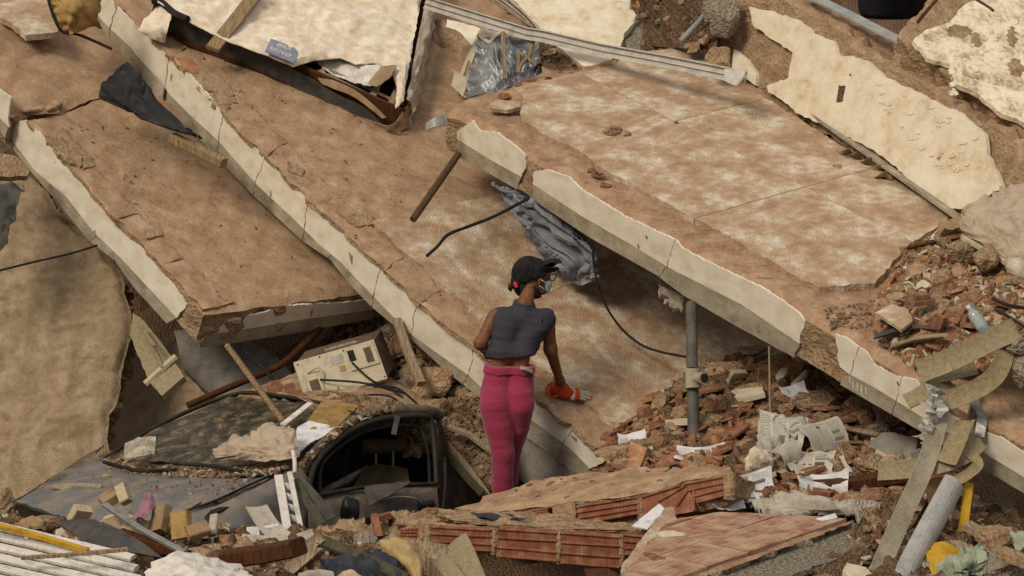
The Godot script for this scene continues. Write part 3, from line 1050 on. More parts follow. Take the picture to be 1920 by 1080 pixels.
	ct = [1000, 322, 1025, 318, 1065, 331, 1090, 356, 1132, 381, 1170, 405, 1215, 426, 1267, 450, 1280, 466, 1345, 500, 1400, 526, 1430, 540, 1470, 566, 1500, 590, 1510, 606]
	edge_plates(t, fc, ct, cb, [[1000, 998], [1266, 1251], [1509, 1500]], -0.004, 0.011, M.cream, "plaster_coat", 0.004, 22)
	ct = [1563, 626, 1585, 633, 1625, 662, 1640, 685, 1680, 705, 1715, 712, 1760, 760, 1800, 790, 1835, 806, 1880, 822, 1920, 850, 1990, 890]
	edge_plates(t, fc, ct, cb, [[1564, 1574], [1610, 1594], [1690, 1680], [1990, 1985]], -0.004, 0.011, M.cream, "plaster_coat", 0.004, 23)
	edge_plates(t, fc, cb, gb, [[853, 863], [978, 970]], -0.004, 0.008, M.band, "edge_band", 0.003, 24)
	edge_plates(t, fc, cb, gb, [[998, 996], [1251, 1236], [1500, 1490]], -0.004, 0.008, M.band, "edge_band", 0.003, 25)
	edge_plates(t, fc, cb, gb, [[1590, 1574], [1680, 1672], [1985, 1980]], -0.004, 0.008, M.band, "edge_band", 0.003, 26)
	for l in [[1592, 640, 12], [1598, 648, 15], [1606, 652, 13], [1614, 656, 18], [1622, 660, 12]]:
		var fk: Face = fc[0][2]
		part(plate(fk, [l[0], l[1] + 66, l[0] + 2, l[1] + 67, l[0] + 2.5, l[1] + 67 + l[2], l[0] + 0.5, l[1] + 66 + l[2]], 0.006, 0.0105), "paint_drip", M.white, t)
	tiles(t, S3, [962, 172, 980, 187, 977, 230, 1020, 260, 1075, 285, 1140, 330, 1215, 370, 1280, 406, 1355, 446, 1430, 490, 1505, 535, 1535, 547, 1640, 540, 1700, 470, 1786, 412, 1395, 166, 1330, 108, 1275, 95, 1190, 108, 1120, 135], [1265, 235], [1510, 360], 1.45, 1.45, -0.03, 0.034, M.tile)

func build_walls() -> void:
	# ---- plastered wall standing on the back of the right slab
	var a := hit(S3, 1372, 150)
	var b := hit(S3, 1800, 408)
	var n := (b - a).cross(Vector3.UP).normalized()
	if n.dot(eye - a) < 0:
		n = -n
	n = (n + Vector3.UP * 0.25).normalized()
	var f := Face.new(a - n * 0.06, n, b - a)
	var t := thing("plaster_wall", "fallen wall length with peeling cream plaster behind the tiled slab", "wall", a)
	var s := Shape.new()
	var s2 := Shape.new()
	var p := jag(poly(f, [1345, 150, 1340, 60, 1372, -10, 1440, -28, 1540, 30, 1640, 96, 1760, 170, 1880, 258, 1990, 330, 2060, 560, 1900, 460, 1800, 408, 1560, 262, 1440, 190]), 0.02, 0.08, 31)
	slab(s, s2, f, p, 0.55, 0.06, 0.03, 0.03, 1.6, 0.03)
	part(s, "wall_face", M.mortar, t)
	part(s2, "wall_body", M.reddust, t)
	part(plate(f, [1405, 12, 1445, 20, 1500, 40, 1530, 65, 1560, 75, 1572, 102, 1600, 105, 1630, 117, 1655, 142, 1690, 160, 1720, 172, 1745, 187, 1800, 210, 1825, 235, 1845, 250, 1850, 290, 1875, 340, 1880, 352, 1810, 390, 1780, 393, 1730, 366, 1680, 312, 1630, 278, 1580, 252, 1535, 230, 1492, 212, 1478, 196, 1440, 172, 1438, 160, 1478, 146, 1486, 98, 1450, 75, 1412, 48], 0.0, 0.034, 0.008, 0.04, 32), "plaster_coat", M.yellowcream, t)
	part(plate(f, [1376, 92, 1400, 110, 1418, 140, 1416, 160, 1372, 128], 0.0, 0.036, 0.005, 0.04, 33), "plaster_coat", M.cream, t)
	part(plate(f, [1572, 160, 1585, 160, 1580, 190, 1568, 192], 0.03, 0.0365, 0.004, 0.03, 34), "painted_hole", M.soil, t)  # dark plate painted in place of a hole in the plaster
	# small flakes of paint curling off
	for i in 34:
		var x := rng.randf_range(1640, 1835)
		var y := 180 + (x - 1640) * 0.62 + rng.randf_range(-50, 70)
		var r := rng.randf_range(3, 9)
		var tilt := rng.randf_range(0.0, 0.005)
		var sh := plate(f, [x - r, y - r * 0.4, x + r * 0.3, y - r * 0.8, x + r, y + r * 0.2, x + r * 0.2, y + r * 0.7, x - r * 0.8, y + r * 0.5], 0.033, 0.0365 + tilt, 0.008, 0.012, i + 60)
		part(sh, "paint_flake", M.yellowcream, t)
	# strip of metal trim along the foot of the wall
	lone(bar([[1432, 148, deep(S3, 1432, 148) * 0.985], [1560, 240, deep(S3, 1560, 250) * 0.99], [1800, 410, deep(S3, 1800, 410) * 0.985]], 0.05, 0.03), "metal_trim", M.band, "thin grey trim along the foot of the peeling plaster wall", "trim")
	# ---- brown crumbling top of it and a sheet metal gutter
	lone(bar([[1520, -8, 16.6], [1600, 32, 16.2], [1690, 78, 15.7], [1735, 110, 15.4]], 0.12, 0.02, Vector3(0.2, 1, 0.4)), "metal_gutter", M.zinc, "bent sheet metal gutter lying behind the peeling wall", "gutter")
	# ---- the block in the upper right
	f = face3([1690, 70, 15.3], [1920, 240, 14.6], [1900, 0, 15.9])
	t = thing("concrete_slab", "slab fragment with flaking cream paint leaning over the peeling wall", "slab", at(1800, 150, 15))
	s = Shape.new()
	s2 = Shape.new()
	p = jag(poly(f, [1684, 62, 1700, 78, 1800, 150, 1990, 296, 2060, 60, 1960, -60, 1770, -40, 1722, 22]), 0.02, 0.07, 35)
	slab(s, s2, f, p, 0.3, 0.06, 0.03, 0.03, 1.6, 0.02)
	part(s, "slab_face", M.mortar, t)
	part(s2, "slab_body", M.mortar, t)
	part(plate(f, [1712, 75, 1735, 56, 1780, 42, 1796, 20, 1840, -10, 1990, -40, 2030, 80, 1985, 280, 1905, 222, 1880, 214, 1838, 178, 1790, 156, 1782, 122, 1738, 108], 0.0, 0.034, 0.014, 0.05, 36), "plaster_coat", M.peel, t)
	for c in [[1800, 60, 26, 14], [1832, 76, 10, 16], [1898, 70, 9, 24], [1905, 128, 16, 20]]:
		var r: float = c[2]
		var q: float = c[3]
		part(plate(f, [c[0] - r, c[1] - q * 0.4, c[0] - r * 0.2, c[1] - q, c[0] + r * 0.6, c[1] - q * 0.7, c[0] + r, c[1] + q * 0.3, c[0] + r * 0.2, c[1] + q * 0.8, c[0] - r * 0.7, c[1] + q * 0.6], 0.03, 0.0355, 0.016, 0.02, int(c[0])), "bare_patch", M.mortar, t)
	for i in 16:
		var x := rng.randf_range(1780, 1915)
		var y := rng.randf_range(20, 190)
		var r := rng.randf_range(4, 9)
		part(plate(f, [x - r, y - r * 0.4, x + r * 0.3, y - r * 0.9, x + r, y + r * 0.2, x + r * 0.2, y + r * 0.7, x - r * 0.8, y + r * 0.5], 0.03, 0.037 + rng.randf_range(0, 0.005), 0.01, 0.014, i + 160), "paint_flake", M.peel, t)
	lone(rod([[1720, 42, 15.2], [1738, 20, 15.15], [1762, -8, 15.2]], 0.014, 6), "reinforcing_bar", M.rust, "bent dark bar sticking out of the leaning slab fragment", "rebar")
	lone(rod([[1822, -6, 15.1], [1852, 12, 15.05], [1862, 20, 15.0]], 0.01, 5), "reinforcing_bar", M.rust, "short dark bar end poking over the flaking cream paint", "rebar")
	# ---- dark blue tub and pieces behind the gutter
	var tub := Shape.new()
	var c := at(1668, 22, 16.9)
	var prev := []
	for k in 7:
		var rr: float = [0.0, 0.2, 0.24, 0.3, 0.33, 0.29, 0.2][k]
		var hh: float = [-0.05, -0.05, 0.0, 0.22, 0.25, 0.23, 0.0][k]
		var cur := []
		for i in 25:
			cur.append(c + Vector3(cos(TAU * i / 24.0) * rr, 0, sin(TAU * i / 24.0) * rr) + Vector3(0.1, 0.9, 0.35).normalized() * hh)
		if k > 0:
			for i in 24:
				tub.quad(prev[i], prev[i + 1], cur[i + 1], cur[i], (cur[i] - c) if k < 5 else (c - cur[i]), true)
		prev = cur
	lone(tub, "plastic_tub", M.navy, "dark blue plastic tub wedged behind the sheet metal gutter", "tub")
	# ---- cream wall in the top middle, with its broken end
	f = face3([960, 5, 19.2], [1165, 85, 18.6], [1190, 0, 19.3])
	t = thing("plaster_wall", "smooth cream wall panel with a broken stone end above the bent metal channel", "wall", at(1080, 60, 19))
	s = Shape.new()
	s2 = Shape.new()
	p = jag(poly(f, [930, -30, 1000, 42, 1020, 58, 1090, 76, 1168, 92, 1262, 112, 1300, 60, 1340, -40]), 0.02, 0.08, 37)
	slab(s, s2, f, p, 0.3, 0.06, 0.06, 0.04, 1.8, 0.04)
	part(s, "wall_face", M.stone, t)
	part(s2, "wall_body", M.mortar, t)
	part(plate(f, [930, -40, 1000, 40, 1020, 58, 1090, 76, 1163, 88, 1172, 60, 1198, 30, 1184, 10, 1192, -40], 0.0, 0.06, 0.006, 0.05, 38), "plaster_coat", M.yellowcream, t)
	part(plate(f, [1168, -10, 1194, -6, 1203, 24, 1186, 38], 0.055, 0.068, 0.006, 0.05, 39), "loose_plaster", M.cream, t)
	# ---- the rough rendered wall on the left
	f = face3([60, 420, 16.35], [230, 600, 16.1], [40, 900, 15.5])
	t = thing("rendered_wall", "broken wall piece with coarse tan render standing behind the car bonnet", "wall", at(90, 900, 15.5))
	s = Shape.new()
	s2 = Shape.new()
	p = jag(poly(f, [-80, 270, 60, 330, 120, 400, 185, 455, 226, 506, 232, 545, 245, 580, 246, 625, 236, 660, 226, 700, 222, 740, 204, 775, 200, 820, 206, 850, 150, 890, 40, 1010, -80, 1010]), 0.02, 0.07, 41)
	slab(s, s2, f, p, 0.3, 0.022, 0.02, 0.04, 3.0, 0.05)
	part(s, "wall_face", M.stucco, t)
	part(s2, "wall_body", M.mortar, t)
	s = Shape.new()
	p = jag(poly(f, [-80, 845, 60, 850, 152, 858, 160, 880, 120, 905, 40, 990, -80, 990]), 0.008, 0.05, 42)
	prism(s, f, p, 0.0, 0.075)
	part(s, "plinth", M.stucco, t)
	# cloth and board at the left margin below the slab
	lone(cover([[[-40, 340, 15.8], [20, 345, 15.8], [46, 352, 15.8]], [[-40, 400, 15.7], [6, 400, 15.65], [40, 362, 15.75]], [[-40, 500, 15.6], [-5, 480, 15.55], [20, 430, 15.6]]], 24, 24, 0.03, 2.0, 0.006), "dark_cloth", M.darkgrey, "dark crumpled cloth hanging beside the rough tan wall", "cloth")
	lone(plate(face3([0, 300, 16.0], [50, 320, 16.0], [0, 340, 15.9]), [-40, 285, 30, 292, 58, 318, 50, 330, -40, 330], -0.03, 0.03, 0.01), "stone_piece", M.mortar, "tan stone piece trapped under the lowest slab edge", "stone")
	lone(rod([[-20, 512, 15.0], [60, 492, 14.95], [130, 476, 15.1], [182, 460, 15.5]], 0.008, 24), "cable", M.black, "thin black cable running past the rough tan wall", "cable")

func move(s: Shape, w: Vector3, b := Basis.IDENTITY) -> Shape:
	for i in s.v.size():
		s.v[i] = b * s.v[i] + w
	return s

func rock(x: float, y: float, d: float, size: Vector3, key: int, turn := 0.0, sub := 2) -> Shape:
	return move(chunk(size, key, sub, 0.08), at(x, y, d), Basis(Vector3(0.3, 1, 0.2).normalized(), turn))

func flat_piece(px: Array, a: Array, b: Array, c: Array, thick: float, amp := 0.008, key := 1) -> Shape:
	# a plate cut to an outline in the plane through three points
	return plate(face3(a, b, c), px, -thick, 0.0, amp, 0.04, key)

func build_top() -> void:
	# ---- bed base wrapped in film, lying on the middle slab
	var H := 0.27
	var f := S2.lifted(H)
	var t := thing("bed_base", "wooden bed base wrapped in pale cloth and dusty film, its near corner torn open", "bed base", hit(S2, 500, 160))
	# the edges: near side, right side, left side
	var nl := hit(f, 290, -6)
	var nr := hit(f, 762, 196)
	var fr := hit(f, 812, -110)
	var fl := hit(f, 420, -200)
	var dn := -S2.n * H
	var rows := []
	var e := [[nl, nr], [fl, fr]]
	for j in 5:
		var l := PackedVector3Array()
		for i in 6:
			l.append(nl.lerp(nr, i / 5.0).lerp(fl.lerp(fr, i / 5.0), j / 4.0))
		rows.append(l)
	# top cover, leaving the torn corner open
	var s := Shape.new()
	var px := [296, 0, 352, 36, 427, 74, 496, 99, 552, 122, 590, 110, 640, 106, 668, 118, 700, 116, 716, 118, 735, 128, 745, 160, 742, 200, 758, 186, 762, 150, 790, 0, 800, -60, 640, -140, 380, -100]
	var top2 := jag(poly(f, px), 0.006, 0.05, 51)
	var fs := Shape.new()
	var fside := Shape.new()
	slab(fs, fside, f, top2, 0.02, 0.03, 0.03, 0.012, 2.0, 0.002)
	part(fs, "top_cover", M.fabric, t)
	part(fside, "cover_hem", M.fabric, t)
	# wood frame: long near rail, right rail, slats
	var rail := func(a: Vector3, b: Vector3, w: float, h: float, m: Material, called: String) -> void:
		var q := Shape.new()
		sweep(q, rect(w, h, 0.006), PackedVector3Array([a, b]), S2.n)
		part(q, called, m, t)
	var mid := S2.n * (-H / 2)
	var inw := (fl - nl).normalized() * 0.04
	rail.call(nl + mid + inw - S2.n * 0.03, nr + mid + inw - S2.n * 0.03, 0.03, H * 0.74, M.darkwood, "side_rail")
	rail.call(nr + mid + inw + (nl - nr).normalized() * 0.06, fr + mid + (nl - nr).normalized() * 0.06, 0.03, H * 0.66, M.darkwood, "end_rail")
	for k in 3:
		var q: Vector3 = nr + (nl - nr).normalized() * (0.12 + 0.17 * k)
		rail.call(q - S2.n * (0.07 + 0.03 * k) + inw, q - S2.n * (0.1) + (fl - nl).normalized() * 0.9, 0.06, 0.018, M.wood, "slat")
	for k in 2:
		rail.call(nr - S2.n * 0.11 + inw * (2.0 + 2.2 * k) + (nl - nr).normalized() * 0.03, nr - S2.n * 0.09 + inw * (2.4 + 2.2 * k) + (nl - nr).normalized() * 0.7, 0.03, 0.02, M.wood, "slat")
	# bottom board
	var fb := S2.lifted(0.02)
	part(plate(fb, [300, 60, 752, 240, 800, 40, 800, -60, 420, -100], -0.01, 0.012), "bottom_board", M.darkwood, t)
	# dark band round the near side and pale cloth above and left of it
	var sd := edge_faces(f, [290, -6, 762, 196])
	var sf: Face = sd[0][2]
	part(plate(sf, [309, 76, 322, 30, 352, 36, 427, 76, 496, 101, 552, 124, 546, 128, 590, 152, 640, 182, 690, 206, 715, 232, 700, 226, 646, 212, 552, 180, 459, 140, 390, 115], 0.0, 0.012, 0.004, 0.04, 52), "side_band", M.darkgrey, t)
	var band2 := Shape.new()
	sheet(band2, world([[[268, 40, 17.25], [300, 8, 17.35], [322, 28, 17.2]], [[262, 55, 17.2], [290, 50, 17.1], [314, 58, 17.1]], [[270, 64, 17.2], [292, 74, 17.15], [309, 80, 17.15]]]), 20, 16, 0.012, 2.5, 0.006)
	part(band2, "corner_wrap", M.fabric, t)
	part(plate(sf, [312, 80, 390, 119, 459, 144, 552, 184, 646, 216, 715, 237, 737, 247, 737, 240, 700, 228, 646, 211, 552, 178, 459, 138, 390, 113], 0.012, 0.022, 0.003, 0.04, 53), "lower_hem", M.wood, t)
	# right side under film
	part(cover([[[762, 190, 17.0], [778, 100, 17.7], [800, -10, 18.6], [812, -80, 19.2]], [[772, 206, 17.02], [794, 100, 17.75], [816, 0, 18.6], [826, -70, 19.2]], [[768, 236, 17.05], [790, 150, 17.65], [812, 40, 18.5], [822, -40, 19.2]]], 30, 14, 0.03, 2.5, 0.004), "end_cover", M.bag, t)
	part(cover([[[715, 236, 16.98], [738, 232, 16.96], [762, 200, 16.98], [772, 206, 17.05]], [[718, 242, 17.0], [740, 250, 17.0], [764, 238, 17.02], [772, 220, 17.1]]], 20, 8, 0.008, 2.0, 0.006), "corner_wrap", M.cardboard, t)
	part(cover([[[590, 112, 17.35], [640, 108, 17.4], [690, 120, 17.3], [742, 118, 17.3]], [[600, 124, 17.28], [640, 132, 17.25], [690, 150, 17.15], [716, 146, 17.15]], [[604, 128, 17.2], [636, 146, 17.15], [684, 158, 17.05], [712, 154, 17.05]]], 34, 14, 0.014, 2.5, 0.004), "torn_cloth", M.white, t)
	part(cover([[[592, 132, 17.2], [606, 128, 17.2]], [[604, 156, 17.05], [622, 148, 17.08]], [[660, 180, 17.0], [664, 168, 17.0]], [[694, 204, 16.95], [700, 196, 16.95]], [[716, 222, 16.94], [724, 220, 16.94]]], 8, 30, 0.004, 2.0, 0.004), "torn_strap", M.cardboard, t)
	part(flat_piece([714, 124, 744, 122, 730, 146, 706, 162, 690, 156], [714, 124, 17.28], [744, 122, 17.25], [700, 158, 17.05], 0.008), "cardboard_flap", M.cardboard, t)
	part(rod([[284, 2, 17.3], [300, 2, 17.3], [326, 24, 17.2], [352, 36, 17.1]], 0.028, 12, 10), "rolled_edge", M.black, t)
	# printed blue patch on the cover
	var patch := plate(f, [508, 72, 560, 92, 552, 118, 497, 96], 0.026, 0.033)
	part(patch, "printed_patch", M.blue, t)
	for l in [["BRA", 520, 86], ["MINO", 512, 95]]:
		var tm := TextMesh.new()
		tm.text = l[0]
		tm.font_size = 16
		tm.pixel_size = 0.0042
		tm.depth = 0.003
		var o := MeshInstance3D.new()
		o.name = "lettering"
		o.mesh = tm
		o.material_override = M.white
		t.add_child(o, true)
		var xx := (hit(f, 560, 92) - hit(f, 508, 72)).normalized()
		var yy := f.n.cross(xx).normalized()
		o.transform = Transform3D(Basis(xx, yy, f.n), hit(f, l[1] + 14, l[2] + 2, 0.0345) - t.position)
	# wooden batten across it
	lone(bar([[398, 92, 16.95], [440, 40, 17.25], [486, -20, 17.65]], 0.11, 0.03, S2.n), "wood_batten", M.paleplank, "weathered pale batten lying across the wrapped bed base", "batten")
	# ---- tile board, yellow foam, black plastic, plank on the left
	f = face3([0, 10, 17.6], [105, 55, 17.2], [90, 0, 17.8])
	lone(plate(f, [-60, -40, 70, -40, 92, 10, 112, 52, 108, 60, 48, 66, 24, 44, -60, 2], -0.05, 0.0, 0.008, 0.05, 55), "tile_board", M.tile, "pale dusty tiled board lying on the cracked slab end", "board")
	lone(cover([[[84, -30, 17.1], [120, -34, 17.0], [160, -30, 16.9], [190, 0, 17.0]], [[96, 10, 17.0], [124, 20, 16.85], [150, 20, 16.8], [186, 40, 17.0]], [[112, 52, 17.05], [130, 62, 16.95], [152, 60, 16.95], [190, 50, 17.1]]], 26, 24, 0.015, 1.5, 0.02, true, 0.03, 4.0), "foam_piece", M.ochre, "crumpled yellow foam sheet tucked against the cream slab edge", "foam")
	lone(rod([[88, -10, 17.0], [100, 30, 16.95], [118, 60, 16.95], [150, 66, 16.98], [210, 92, 16.99]], 0.012, 20, 6), "cable", M.black, "black cord bordering the yellow foam sheet", "cable")
	lone(cover([[[236, 118, 16.75], [262, 140, 16.7], [300, 190, 16.5], [352, 246, 16.2]], [[212, 138, 16.55], [246, 170, 16.4], [290, 206, 16.3], [362, 250, 16.1]], [[190, 158, 16.5], [230, 194, 16.25], [290, 224, 16.1], [372, 256, 15.98]], [[184, 184, 16.45], [232, 206, 16.25], [290, 230, 16.1], [380, 258, 16.0]]], 50, 36, 0.0, 2.2, 0.004, true, 0.02, 3.0), "plastic_sheet", M.blackplastic, "crumpled black plastic sheet squeezed under the middle slab edge", "plastic sheet")
	lone(bar([[322, 258, 16.1], [420, 306, 15.95]], 0.09, 0.07), "wood_plank", M.paleplank, "short pale plank end poking out under the middle slab", "plank")
	# ---- bent metal channel across the top
	var prof := PackedVector2Array([Vector2(-0.045, 0.05), Vector2(-0.045, -0.05), Vector2(-0.01, -0.05), Vector2(-0.01, -0.04), Vector2(-0.034, -0.04), Vector2(-0.034, -0.008), Vector2(-0.018, -0.008), Vector2(-0.018, 0.008), Vector2(-0.034, 0.008), Vector2(-0.034, 0.04), Vector2(-0.01, 0.04), Vector2(-0.01, 0.05)])
	var s3 := Shape.new()
	sweep(s3, prof, path([[796, 4, 17.6], [870, 27, 17.55], [984, 62, 17.4], [1014, 67, 17.35], [1120, 92, 17.0], [1250, 116, 16.5], [1350, 136, 16.2], [1392, 146, 16.05]]), upv)
	t = thing("metal_channel", "long bent aluminium window channel lying across the top of the tiled slab", "channel", at(1100, 90, 17))
	part(s3, "channel", M.channel, t)
	part(cover([[[1358, 128, 16.15], [1378, 132, 16.05], [1398, 132, 15.95]], [[1358, 140, 16.1], [1376, 148, 16.0], [1392, 146, 15.9]], [[1356, 150, 16.1], [1372, 158, 15.98], [1380, 160, 15.9]]], 10, 10, 0.004, 2.0, 0.008), "flared_end", M.channel, t)
	part(rod([[1151, 100, 16.95], [1151, 112, 16.95]], 0.014), "bracket", M.navy, t)
	# ---- behind: tan block, white panel with notches, silver tarp, hanging wood
	f = face3([810, 40, 18.6], [880, 175, 18.0], [890, 60, 18.5])
	s = Shape.new()
	var sb := Shape.new()
	slab(s, sb, f, jag(poly(f, [800, 20, 860, 40, 905, 70, 900, 150, 872, 184, 838, 150, 796, 112]), 0.02, 0.06, 56), 0.3, 0.05, 0.06, 0.04, 2.0, 0.03)
	t = thing("mortar_block", "tan mortar block standing between the bed base and the silver tarp", "block", at(850, 160, 18))
	part(s, "front", M.mortar, t)
	part(sb, "body", M.mortar, t)
	lone(flat_piece([838, 36, 906, 54, 896, 80, 884, 84, 862, 60, 836, 50], [838, 36, 18.2], [906, 54, 18.1], [860, 60, 18.1], 0.02), "plaster_flake", M.cream, "cream plaster flake with nail holes above the tan mortar block", "plaster flake")
	lone(flat_piece([898, 56, 918, 52, 904, 90, 900, 96, 894, 90, 888, 108, 884, 118, 878, 112, 868, 142, 880, 145, 868, 182, 846, 160, 852, 132, 862, 138], [898, 56, 17.95], [870, 140, 17.75], [852, 150, 17.8], 0.015, 0.003), "notched_panel", M.acwhite, "white plastic panel with notched edge beside the silver tarp", "panel")
	lone(cover([[[900, 66, 17.8], [920, 58, 17.75], [950, 66, 17.7], [985, 72, 17.7], [1004, 78, 17.75]], [[886, 120, 17.7], [915, 110, 17.55], [950, 118, 17.5], [985, 110, 17.55], [1012, 112, 17.6]], [[872, 186, 17.55], [910, 176, 17.4], [950, 168, 17.35], [985, 150, 17.4], [1016, 128, 17.5]]], 70, 30, 0.004, 1.5, 0.006, true, 0.05, 6.0), "silver_tarp", M.tarp, "folded silver tarpaulin hanging behind the tiled slab end", "tarp")
	lone(cover([[[900, 52, 17.78], [920, 56, 17.7], [944, 60, 17.7]], [[898, 70, 17.72], [916, 78, 17.64], [940, 64, 17.64]]], 16, 8, 0.02, 2.5, 0.006), "cloth_scrap", M.yellowcream, "cream cloth scrap draped over the silver tarpaulin", "cloth")
	lone(bar([[943, 60, 17.45], [947, 148, 17.3]], 0.035, 0.02), "wood_batten", M.wood, "thin batten hanging against the silver tarpaulin", "batten")
	for l in [[[990, 78, 17.45], [996, 100, 17.4], [980, 118, 17.4], [972, 136, 17.4]], [[1000, 78, 17.45], [992, 108, 17.38], [1002, 120, 17.38]], [[972, 98, 17.42], [986, 106, 17.4], [1004, 118, 17.4]], [[974, 96, 17.42], [972, 136, 17.4]]]:
		lone(rod(l, 0.016, 12, 6), "torn_bark", M.wood, "torn fibrous strip hanging on the silver tarpaulin", "fibre strip", "torn strips on the tarpaulin")
	for i in 9:
		lone(rod([[905 + i * 7, -10 + i * 2, 18.6], [950 + i * 6, 18 + i * 3, 18.3], [1000 + i * 3, 52 + i * 4, 18.0]], 0.012, 10, 5), "reed", [M.wood, M.darkwood, M.greycloth][i % 3], "loose reed of the bundle below the cream wall panel", "reed", "bundle of reeds")
	lone(flat_piece([1040, 82, 1062, 80, 1080, 90, 1152, 100, 1148, 112, 1098, 126, 1072, 108], [1040, 82, 17.6], [1152, 100, 17.2], [1090, 124, 17.2], 0.06, 0.006, 5), "plaster_piece", M.yellowcream, "cream plaster piece under the bent metal channel", "plaster piece")
	# ---- loose pieces on the right slab
	lone(flat_piece([918, 194, 936, 188, 974, 190, 975, 200, 950, 206, 920, 202], [918, 194, deep(S3, 918, 196, 0.05)], [975, 195, deep(S3, 975, 195, 0.05)], [945, 206, deep(S3, 945, 206, 0.05)], 0.03), "tile_chip", M.tile, "thick pale tile chip lying on the broken end of the tiled slab", "tile chip")
	lone(rock(1150, 248, deep(S3, 1150, 252) - 0.08, Vector3(0.085, 0.055, 0.06), 61), "concrete_lump", M.mortar, "tan concrete lump lying alone on the floor tiles", "concrete lump")
	lone(rock(1172, 254, deep(S3, 1172, 256) - 0.06, Vector3(0.05, 0.04, 0.04), 62), "concrete_lump", M.mortar, "smaller tan lump touching the lone lump on the floor tiles", "concrete lump")
	lone(rock(1268, 232, deep(S3, 1268, 235) - 0.05, Vector3(0.03, 0.025, 0.03), 63), "clay_shard", M.f_clay2, "small red chip on the joint of the floor tiles", "clay shard")
	for c in [[975, 160, 0], [990, 150, 1], [1000, 156, 2], [945, 180, 3], [1030, 148, 4], [1110, 320, 5], [1122, 328, 6], [1136, 346, 7], [1062, 136, 8], [1090, 130, 0]]:
		var o := MeshInstance3D.new()
		o.mesh = frag["clay%d" % c[2]]
		o.name = nodename("clay_shard")
		o.material_override = [M.f_clay, M.f_clay2][c[2] % 2]
		add_child(o)
		o.transform = Transform3D(Basis(S3.ex, S3.n, S3.ex.cross(S3.n)).rotated(S3.n, c[0] * 1.3).scaled_local(Vector3.ONE * 0.75), hit(S3, c[0], c[1], 0.02))
		o.set_meta("label", "flat red clay shard lying on the rim of the tiled slab")
		o.set_meta("category", "clay shard")
		o.set_meta("group", "clay shards on the slab rim")
	# silver pipe end left of the slab end
	lone(cover([[[798, 232, 16.1], [815, 220, 16.05], [838, 214, 16.15]], [[798, 244, 16.1], [816, 238, 16.0], [838, 234, 16.1]]], 12, 10, 0.0, 2.0, 0.012), "metal_scrap", M.zinc, "curved sheet metal scrap sticking out beside the tiled slab end", "metal scrap")
	# curled brown paper at the foot of the wall
	for c in [[1605, 300], [1630, 312], [1652, 322], [1668, 318], [1640, 298], [1660, 338], [1590, 295]]:
		var d := deep(S3, c[0], c[1])
		lone(cover([[[c[0] - 22, c[1] - 6, d - 0.03], [c[0], c[1] - 14, d - 0.14], [c[0] + 14, c[1] - 2, d - 0.05]], [[c[0] - 14, c[1] + 10, d - 0.05], [c[0] + 6, c[1] + 4, d - 0.02], [c[0] + 20, c[1] + 10, d - 0.12]], [[c[0] - 6, c[1] + 16, d - 0.06], [c[0] + 6, c[1] + 22, d - 0.1], [c[0] + 18, c[1] + 18, d - 0.04]]], 12, 12, 0.015, 3.0, 0.003), "curled_paper", M.cardboard, "curled brown paper scrap at the foot of the peeling wall", "paper", "curled paper by the wall")
	# debris in the top middle
	var rows2 := world([[[1160, -30, 19.0], [1260, -30, 18.4], [1360, -30, 17.6]], [[1200, 40, 18.4], [1280, 30, 17.9], [1350, 40, 17.2]], [[1200, 100, 17.9], [1280, 90, 17.4], [1350, 110, 16.9]]])
	s = Shape.new()
	sheet(s, rows2, 30, 24, 0.06, 1.6, 0.0, false)
	struct(s, "rubble_ground", M.soil)
	scatter(rows2, {"clay": 14, "lump": 20}, 0.5, 1.4, "in the hollow beside the cream wall panel")
	lone(rod([[1275, 78, 16.9], [1310, 42, 17.0], [1352, -10, 17.2]], 0.025, 4, 8), "steel_pipe", M.steel, "grey pipe slanting out of the hollow beside the cream wall panel", "pipe")
	lone(rod([[1308, 60, 16.95], [1340, 30, 17.0], [1348, 4, 17.0]], 0.012, 6), "reinforcing_bar", M.rust, "thin bar in the hollow beside the cream wall panel", "rebar")
	lone(rock(1352, 30, 17.0, Vector3(0.16, 0.2, 0.16), 64), "stone_block", M.stone, "grey stone lump at the broken end of the peeling wall", "stone")
	lone(rock(1345, 110, 16.7, Vector3(0.12, 0.1, 0.1), 65), "mortar_block", M.mortar, "tan mortar lump below the grey stone at the wall end", "block")
	rows2 = world([[[990, 70, 18.2], [1040, 78, 18.0], [1070, 92, 17.9]], [[1000, 130, 17.5], [1050, 125, 17.4], [1090, 128, 17.3]]])
	s = Shape.new()
	sheet(s, rows2, 16, 12, 0.06, 2.0, 0.0, false)
	struct(s, "rubble_ground", M.soil)
	scatter(rows2, {"clay": 14, "lump": 14}, 0.5, 1.1, "in the gap behind the tiled slab end")

